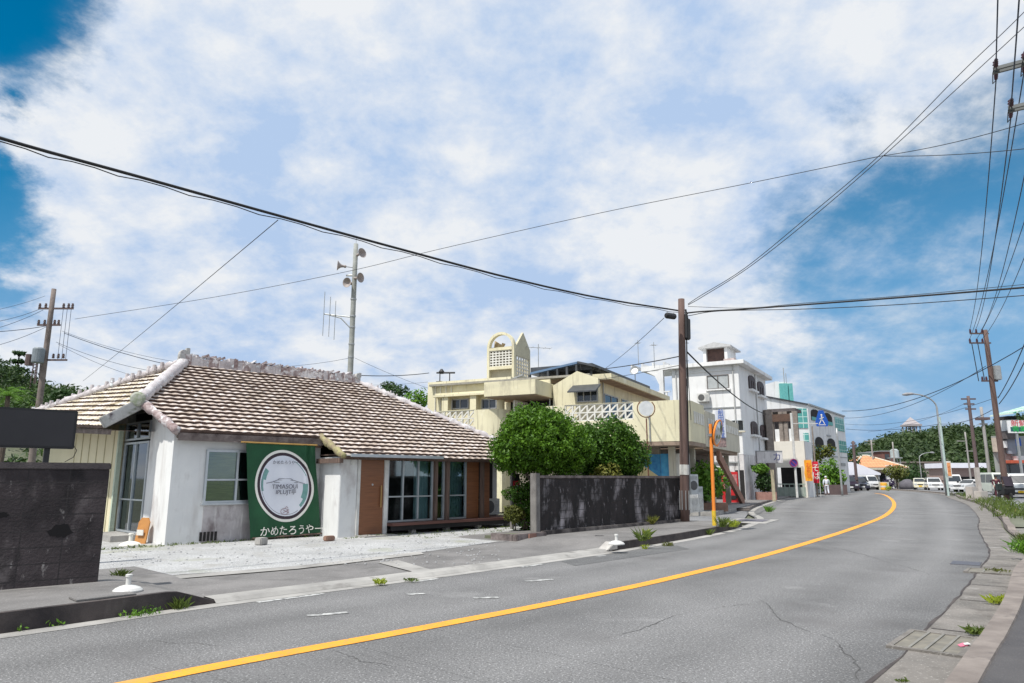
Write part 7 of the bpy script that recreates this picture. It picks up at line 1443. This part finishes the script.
walk = dict(pel=(0, 0, .53), sp=(.01, 0, .64), ch=(.045, 0, .76), nk=(.08, 0, .845), hd=(.105, 0, .885), ht=(.115, 0, .935), htt=(.115, 0, .975), hipl=(.0, .055, .50), hipr=(.0, -.055, .50), knl=(.08, .06, .29), knr=(-.01, -.06, .28), anl=(.09, .06, .045), anr=(-.13, -.06, .075), tol=(.17, .06, .018), tor=(-.07, -.06, .025),
            shl=(.05, .115, .80), shr=(.05, -.115, .80), ell=(.0, .15, .64), elr=(.07, -.15, .64), wrl=(.03, .15, .50), wrr=(.15, -.14, .52), hal=(.035, .15, .465), har=(.165, -.135, .49))
person('person in white clothes walking away along the pavement beside the green hedge', (at(827, 66) , 62, .04), R(75), 1.62, walk, CLW, CLW, hat=CLW)
bpy.data.objects['person'].location = (P(827, 490, 62)[0], 62, .04)
stand = dict(pel=(0, 0, .53), sp=(0, 0, .64), ch=(.0, 0, .77), nk=(.0, 0, .85), hd=(.01, 0, .89), ht=(.015, 0, .935), htt=(.015, 0, .975), hipl=(0, .052, .50), hipr=(0, -.052, .50), knl=(.01, .06, .28), knr=(.01, -.06, .28), anl=(0, .065, .045), anr=(0, -.065, .045), tol=(.08, .075, .018), tor=(.08, -.075, .018),
             shl=(0, .115, .81), shr=(0, -.115, .81), ell=(-.01, .15, .65), elr=(.02, -.15, .65), wrl=(.03, .15, .50), wrr=(.10, -.12, .55), hal=(.04, .15, .465), har=(.125, -.11, .53))
person('person in dark red clothes standing left of the black roofed scooter', (at(996.5, 54), 54, 0), dn, 1.68, stand, CLD, CLD)

# ---- right-hand shop with coloured signboards
YR = 66; t, w_, h_ = building('corner_shop', 'grey and white shop behind the right parking lot with signboards on its front', 991, 1075, 436, YR, 8, M('shop_grey', (.34, .35, .34), (.27, .28, .27), scale=.6, rough=.9)); ox = t.location.x
def rp(px0, px1, py0, py1, name, mat, d=.4, y=-.05, par=None):
    x0, x1 = P(px0, py0, YR + y)[0] - ox, P(px1, py0, YR + y)[0] - ox; z0, z1 = P(px0, py1, YR + y)[2], P(px0, py0, YR + y)[2]; return MB().box(x0, x1, y - d, y, z0, z1).build(name, mat, par or t, bevel=.01)
t.children[0].data.clear_geometry(); mz = MB(); mz.prism([(0, 0), (w_, 0), (w_ + 6, 8), (6.2, 8)], -.3, h_, lambda p, q_, a: (p, q_, a)); me_ = mz.build('tmp', MC['shop_grey']); t.children[0].data = me_.data; bpy.data.objects.remove(me_)
rp(997, 1008, 421, 431.5, 'white_roof_box', WHT, 1.5, 1.0); rp(999, 1007.5, 417, 421, 'roof_box_cap', DARK, 1.2, .9); rp(996, 1009, 431.8, 439.5, 'dark_balcony', M('dark_terrace', (.1, .1, .1)), 1.2, .3); rp(991, 995, 438, 452, 'pale_panel', M('peach', (.55, .46, .38), rough=.8)); rp(999, 1004, 441, 448, 'white_panel', WHT)
rp(1004, 1012, 438, 454, 'grey_shutter_panel', M('blue_grey_panel', (.25, .28, .33), rough=.7)); rp(1012, 1019, 438, 446, 'blue_sign', BLUEP, .2); rp(1012, 1018, 446.5, 452, 'lower_blue_sign', M('blue_green_panel', (.10, .20, .28), rough=.7), .2)
rp(1000, 1017, 460.5, 463.5, 'red_awning', M('red_awning', (.50, .10, .05), rough=.8), 1.4); rp(1012, 1024, 456, 461, 'white_vehicle_box', WHT, .6); rp(1000, 1024, 465, 478, 'shop_window', GLSR, .1)
sg = thing('shop_signboard', 'white signboard with red characters over green ones at the right edge', 'sign', (P(1009.5, 432, 60)[0], 60, P(1009.5, 433, 60)[2])); sw_ = (1046 - 1009.5) / 700 * 60; sh_ = P(1009.5, 420.5, 60)[2] - P(1009.5, 433, 60)[2]
MB().box(0, sw_, 0, .2, 0, sh_).build('panel', WHT, sg, bevel=.01); MB().box(.12, sw_ - .12, -.006, -.002, .12, sh_ / 2 - .02).build('lower_field', M('dark_teal_field', (.02, .12, .12), rough=.6), sg); text('新鮮市場', .60, REDP, 'lettering', sg, (sw_ * .5, -.012, sh_ * .73), (math.pi / 2, 0, 0), .004, sx=1.15, wt=.012); text('青果食品', .58, M('sign_green', (.03, .50, .10), rough=.6), 'lettering', sg, (sw_ * .5, -.016, sh_ * .29), (math.pi / 2, 0, 0), .004, sx=1.15, wt=.012)
MB().box(.6, .75, .05, .2, -6.5, 0).box(sw_ - .75, sw_ - .6, .05, .2, -6.5, 0).build('post', STEEL, sg)
t = thing('striped_awning', 'green and white striped awning edge above the red and green signboard', 'awning', (P(1012, 413, 63)[0], 63, 0)); m = MB(); zA, zB = P(1008, 414, 63)[2], P(1030, 406, 63)[2]
m.prism([(0, zA), (3.2, zB), (3.2, zB + .25), (0, zA + .12)], 0, 3, lambda p, q_, a: (p, a, q_), 0); m.build('sheet', M('green_white_stripes', (.62, .74, .66), (.04, .25, .16), scale=1, stretch=(5, .01, .01), lo=.48, hi=.52, rough=.7), t); MB().tube([(2.9, .3, 0), (2.9, .3, zB)], .06, 6).build('post', STEEL, t)
# concrete blocks, pale post along the parking lot
for px, Y, w_, h_, lb in ((971.5, 50, .60, .90, 'left pale concrete block on the verge before the white saloon'), (980.5, 49, .75, .62, 'right and lower pale concrete block on the verge')):
    q = P(px, 490, Y); t = MB().box(-w_ / 2, w_ / 2, -.25, .25, -.05, h_).build('concrete_block', M('pale_concrete', (.50, .46, .42), (.40, .36, .33), scale=2, rough=.9), bevel=.03); t.location = (q[0], Y, 0); t.rotation_euler = (0, 0, .4); tag(t, lb, 'concrete block')
q = P(978, 480, 62); t = MB().box(-.16, .16, -.16, .16, 0, 2.4).build('gate_post', M('pale_concrete', (.5, .46, .42)), bevel=.02); t.location = (q[0], 62, 0); tag(t, 'pale square gate post beside the narrow bush in the parking lot', 'post')

# ================================================================== hills
def hill(name, prof, Y0, Y1, Y2, mat_leaf, seed, count, csize, leaf, label):
    """ridge whose crest heights are prof[(px, py)] seen at distance Y1; rises from Y0, falls behind to Y2"""
    rn = random.Random(seed); nx = 60; ny = 14; m = MB(); px0, px1 = prof[0][0], prof[-1][0]
    def crest(px):
        for (a, b), (c_, d_) in zip(prof, prof[1:]):
            if a <= px <= c_: return b + (d_ - b) * (px - a) / (c_ - a)
        return prof[-1][1]
    def pt(s_, v):
        px = px0 + (px1 - px0) * s_; q = P(px, crest(px), Y1); hz_ = max(0.0, q[2] - 3.0); k = v * 2
        if k < 1: Y = Y0 + (Y1 - Y0) * k; f = math.sin(k * math.pi / 2) ** .9
        else: Y = Y1 + (Y2 - Y1) * (k - 1); f = math.cos((k - 1) * math.pi / 2)
        return Vector((q[0] * (Y / Y1) ** .55, Y, hz_ * f - .3))
    m.v = [tuple(pt(i / nx, j / ny)) for j in range(ny + 1) for i in range(nx + 1)]; m.f = [(j * (nx + 1) + i, j * (nx + 1) + i + 1, (j + 1) * (nx + 1) + i + 1, (j + 1) * (nx + 1) + i) for j in range(ny) for i in range(nx)]; m.mi = [0] * len(m.f)
    struct(m.build(name, SOIL, fix=False, smooth=True)); m = MB(); rr = random.Random(seed + 1)
    for _ in range(count):
        s_, v = rr.random(), rr.random() ** .8 * .56; c = pt(s_, v); R_ = csize * rr.uniform(.55, 1.25)
        leaves(m, c + Vector((0, 0, R_ * .08)), (R_, R_, R_ * .8), 75, leaf * .66, .75, rr)
    o = m.build('wooded_slope', mat_leaf, fix=False); o['kind'] = 'stuff'; return pt
hill('right_hill', [(838, 462), (850, 452), (862, 444), (880, 436), (896, 431), (915, 432), (925, 430), (936, 425), (950, 425), (965, 430), (980, 426), (1000, 420), (1024, 414), (1060, 408), (1120, 402), (1200, 410)], 150, 235, 320, WOOD1, 4, 1500, 3.6, .95, '')
hill('left_hill', [(-260, 330), (-120, 336), (-40, 348), (0, 357), (14, 360), (30, 368), (48, 378), (62, 384), (78, 381), (92, 386), (110, 398), (140, 420)], 75, 130, 190, WOOD2, 8, 900, 2.6, .62, '')
bush(395, 392, 90, 2.2, 1.0, LEAFD, 'flat-topped dark tree beyond the roof left of the cream building', 800, .22, 'umbrella_tree', 'tree'); bush(389, 386, 91, 1.2, .7, LEAFD, 'small upper crown of the distant tree behind the tiled roof', 300, .2, 'distant_tree', 'tree'); bush(418, 401, 60, 1.3, 1.0, LEAFY, 'bright green treetop touching the left corner of the cream building', 500, .2, 'treetop', 'tree')
bush(62, 396, 70, 1.3, .8, LEAFD, 'dark tree just left of the tiled roof hip below the far pole', 500, .22, 'distant_tree', 'tree')
# bare-topped pagoda pines on the left ridge and a lattice mast
for px, py, lb in ((19, 357, 'layered pine standing out on the left ridge'),):
    c = Vector(P(px, py, 128)); t = thing('ridge_pine', lb, 'tree', (c.x, 128, c.z - 7)); MB().tube([(0, 0, 0), (0, 0, 8)], [.3, .1], 6).build('trunk', BARK, t); m = MB()
    for k in range(4): leaves(m, (0, 0, 3.2 + k * 1.5), (2.2 - k * .35, 2.2 - k * .35, .35), 130, .45, .3, rt)
    m.build('crown', LEAFD, t, fix=False)
c = Vector(P(35.5, 376, 120)); zt_ = P(35.5, 354, 120)[2]; t = thing('lattice_mast', 'dark lattice mast on the left hill left of the transformer pole', 'mast', (c.x, 120, c.z)); h_ = zt_ - c.z; m = MB()
for a, b in ((-.45, -.45), (.45, -.45), (.45, .45), (-.45, .45)): m.bar((a, b, -3), (a * .7, b * .7, h_), .12)
for k in range(7): z = k * h_ / 7; m.bar((-.45, -.45, z), (.45, -.45, z + h_ / 7), .08); m.bar((.45, -.45, z), (-.45, -.45, z + h_ / 7), .08)
m.build('frame', POLED, t); MB().box(-.55, .55, -.5, .5, h_ - .5, h_ + .4).build('head', POLED, t)
# sago palm behind the sign box
c = Vector(P(8, 396, 34)); t = thing('palm', 'bright green palm crown above the black sign box at the left edge', 'palm tree', (c.x, 34, 0)); MB().tube([(0, 0, 0), (.1, 0, c.z * .6), (0, 0, c.z)], [.16, .13, .1], 8).build('trunk', BARK, t); m = MB()
for k in range(22):
    a = k * 2.4; el = .2 + .9 * (k / 22); L_ = 1.5; pts = [Vector((math.cos(a) * math.cos(el) * L_ * s_, math.sin(a) * math.cos(el) * L_ * s_, c.z + math.sin(el) * L_ * s_ - .9 * s_ * s_)) for s_ in (0, .25, .5, .75, 1)]
    for p, q_ in zip(pts, pts[1:]):
        d = (q_ - p).normalized(); sd_ = d.cross(Vector((0, 0, 1))).normalized()
        for j in range(4):
            b = p.lerp(q_, j / 4)
            for s_ in (-1, 1): m.add([b, b + d * .04, b + sd_ * s_ * .24 + d * .14 - Vector((0, 0, .06))], [(0, 1, 2)])
m.build('fronds', LEAFY, t, fix=False)
# observation tower on the right hill
c = Vector(P(912, 434, 232)); z1, z2, z3 = P(912, 426.5, 232)[2], P(912, 424.5, 232)[2], P(912, 417, 232)[2]; t = thing('hilltop_pavilion', 'pointed roofed observation pavilion on the wooded hilltop', 'pavilion', (c.x, 232, c.z - 1)); zz_ = c.z - 1; GP = M('pavilion_grey', (.42, .38, .38), (.34, .31, .32), rough=.9)
for x in (-1.9, -.65, .65, 1.9): MB().box(x - .16, x + .16, -1.9, -1.6, -2, z1 - zz_).box(x - .16, x + .16, 1.6, 1.9, -2, z1 - zz_).build('column', GP, t)
MB().box(-2.3, 2.3, -2.3, 2.3, z1 - zz_, z2 - zz_).build('eave_slab', GP, t); m = MB(); m.add([(-2, -2, z2 - zz_ + .003), (2, -2, z2 - zz_ + .003), (2, 2, z2 - zz_ + .003), (-2, 2, z2 - zz_ + .003), (0, 0, z3 - zz_)], [(0, 1, 4), (1, 2, 4), (2, 3, 4), (3, 0, 4), (3, 2, 1, 0)]); m.build('roof', GP, t); MB().box(-2.2, 2.2, -2.1, 2.1, .4, .9).build('floor_slab', GP, t)

# ================================================================== weeds, grass and litter
rw = random.Random(31)
def weed(px, py, z, h_, sp_, label, mat=WEED, n=26, bushy=0, wd=.010, name='weed'):
    py += 4 if z == 0 and px < 200 else 0; q = G(px, py, z); t = thing(name, label, 'weed', (q[0], q[1], z)); m = MB(); tri_tuft(m, (0, 0, 0), n * 2, h_ * .62, sp_ * .7, rw, wd * .45)
    if bushy: leaves(m, (0, 0, h_ * .22), (sp_, sp_, h_ * .28), bushy, .018 + h_ * .035, .3, rw)
    m.build('leaves', mat, t, fix=False); return t
weed(15, 627, .0, .16, .12, 'small leafy weed at the foot of the left kerb, leftmost', LEAFY, 10, 40); weed(50, 622, 0, .15, .16, 'low leafy weed patch at the foot of the left kerb, second from the left', LEAFY, 10, 50); weed(84, 614, 0, .30, .06, 'tall thin weed growing against the left kerb', WEED, 14, 14)
weed(140, 611, 0, .17, .26, 'broad low green weed against the left kerb below the white base', LEAFY, 14, 110); weed(178, 605, 0, .26, .16, 'dry grassy weed at the end of the left kerb', WEED, 40, 10)
weed(120, 577, .05, .22, .18, 'dry weed tuft at the edge of the gravel beside the left block wall', WEED, 40, 10); weed(380, 584, .02, .16, .12, 'yellow green weed tuft at the apron edge in the middle of the forecourt', WEEDY, 40, 20); weed(411, 581, .02, .10, .16, 'flat weed tuft right of the yellow one on the apron edge', WEED, 30, 10)
weed(643, 541, .16, .50, .16, 'tall yellow green flowering weed at the kerb before the garden wall', WEED, 22, 50); weed(647, 539, .16, .42, .10, 'bright yellow weed blossom cluster on the kerb before the garden wall', WEEDY, 14, 60); weed(645, 549, .0, .22, .10, 'small bright yellow weed at the kerb foot before the garden wall', WEEDY, 12, 40)
weed(668, 546, 0, .18, .2, 'dry brownish grass at the kerb foot right of the yellow weeds', LEAFO, 40, 0); weed(708, 535, 0, .30, .14, 'grass tuft at the kerb foot left of the orange pole', WEED, 40, 8); weed(722, 527, .16, .5, .16, 'tall green grass beside the orange mirror pole', WEED, 46, 30); weed(733, 527, .1, .38, .2, 'yellow green weed right of the orange mirror pole at the kerb end', WEEDY, 40, 30)
weed(652, 524, .16, .45, .10, 'reddish dry plant against the garden wall', LEAFR, 30, 60); weed(541, 540, .05, .16, .3, 'low grass at the foot of the garden wall pillar', WEED, 60, 0)
weed(976, 634, .02, .16, .10, 'green weed in the gutter beside the nearest drain cover', WEED, 40, 20); weed(997, 603, .02, .20, .14, 'yellowing weed in the right gutter by the kerb', WEEDY, 50, 30); weed(998, 571, .02, .10, .25, 'dry flat weeds on the farther drain cover', LEAFO, 40, 0); weed(883+20, 682, .0, .08, .05, 'tiny weed in the gutter at the bottom edge', WEED, 12, 0)
weed(1022, 553, .13, .5, .25, 'green weed over the kerb at the right edge of the photo', LEAFY, 50, 60); weed(1022, 541, .1, .35, .2, 'small leafy weed at the right edge behind the driveway slab', WEED, 40, 40); weed(769, 512, .05, .5, .2, 'green weed on the kerb tip past the street corner', LEAFY, 40, 60)
m = MB()                                              # overgrown verge along the parking lot
for p in RK:
    if 26 < p.y < 66:
        n = Vector((-.8, .6, 0)); dens = 3 if p.y < 45 else 2
        for _ in range(dens * 3):
            f = rw.random(); q = p + Vector((.83, -.55, 0)) * rw.uniform(.25, 1.6) + Vector((rw.uniform(-1.2, 1.2), rw.uniform(-1.2, 1.2), 0)) * .6; tri_tuft(m, (q.x, q.y, .08), 7, rw.uniform(.10, .38), .22, rw, .014)
o = m.build('verge_grass', WEED, fix=False); o['kind'] = 'stuff'
m = MB()                                              # moss and thin grass along the house foot and on the gravel
for _ in range(520):
    x = rw.uniform(-1.5, 10.5); y = (-.05 if x < 3.7 else -1.25) - abs(rw.gauss(0, .12)) - (rw.random() * 1.4 if x > 5 and rw.random() < .6 else 0); q = H.W(x, y, .05); tri_tuft(m, q, 3, rw.uniform(.03, .09), .05, rw, .006)
o = m.build('forecourt_grass', WEED, fix=False); o['kind'] = 'stuff'
m = MB()                                              # loose pebbles scattered at the forecourt edge and the gutters
for _ in range(380):
    q = Vector((*G(rw.uniform(110, 500), 541 + rw.random() * 24, .05), .052)); L_ = H.L(q)
    if L_[1] > -.1 or (L_[0] > 3.7 and L_[1] > -1.3): continue
    s_ = rw.uniform(.008, .024); m.lathe(q, [(s_, 0), (s_ * .8, s_ * .7)], 5)
o = m.build('loose_pebbles', M('pebble', (.46, .46, .46), (.28, .28, .28), scale=3, rough=.9), fix=False); o['kind'] = 'stuff'
q = G(964, 646, .02); t = thing('litter', 'small pink and white wrapper lying on the nearest drain cover', 'litter', (*q, .02)); m = MB(); m.add([(-.06, -.03, 0), (.02, -.04, .01), (.07, .0, .02), (.01, .03, .03), (-.05, .04, .005)], [(0, 1, 2, 3, 4)]); m.build('wrapper', M('wrapper_pink', (.60, .16, .24), rough=.6), t, fix=False); t.scale = (.8, .8, .8); m = MB(); m.add([(-.01, -.03, .02), (.05, -.05, .03), (.06, .02, .035), (.0, .01, .03)], [(0, 1, 2, 3)]); m.build('white_flap', WPLAS, t, fix=False)
q = G(897, 605, .0)
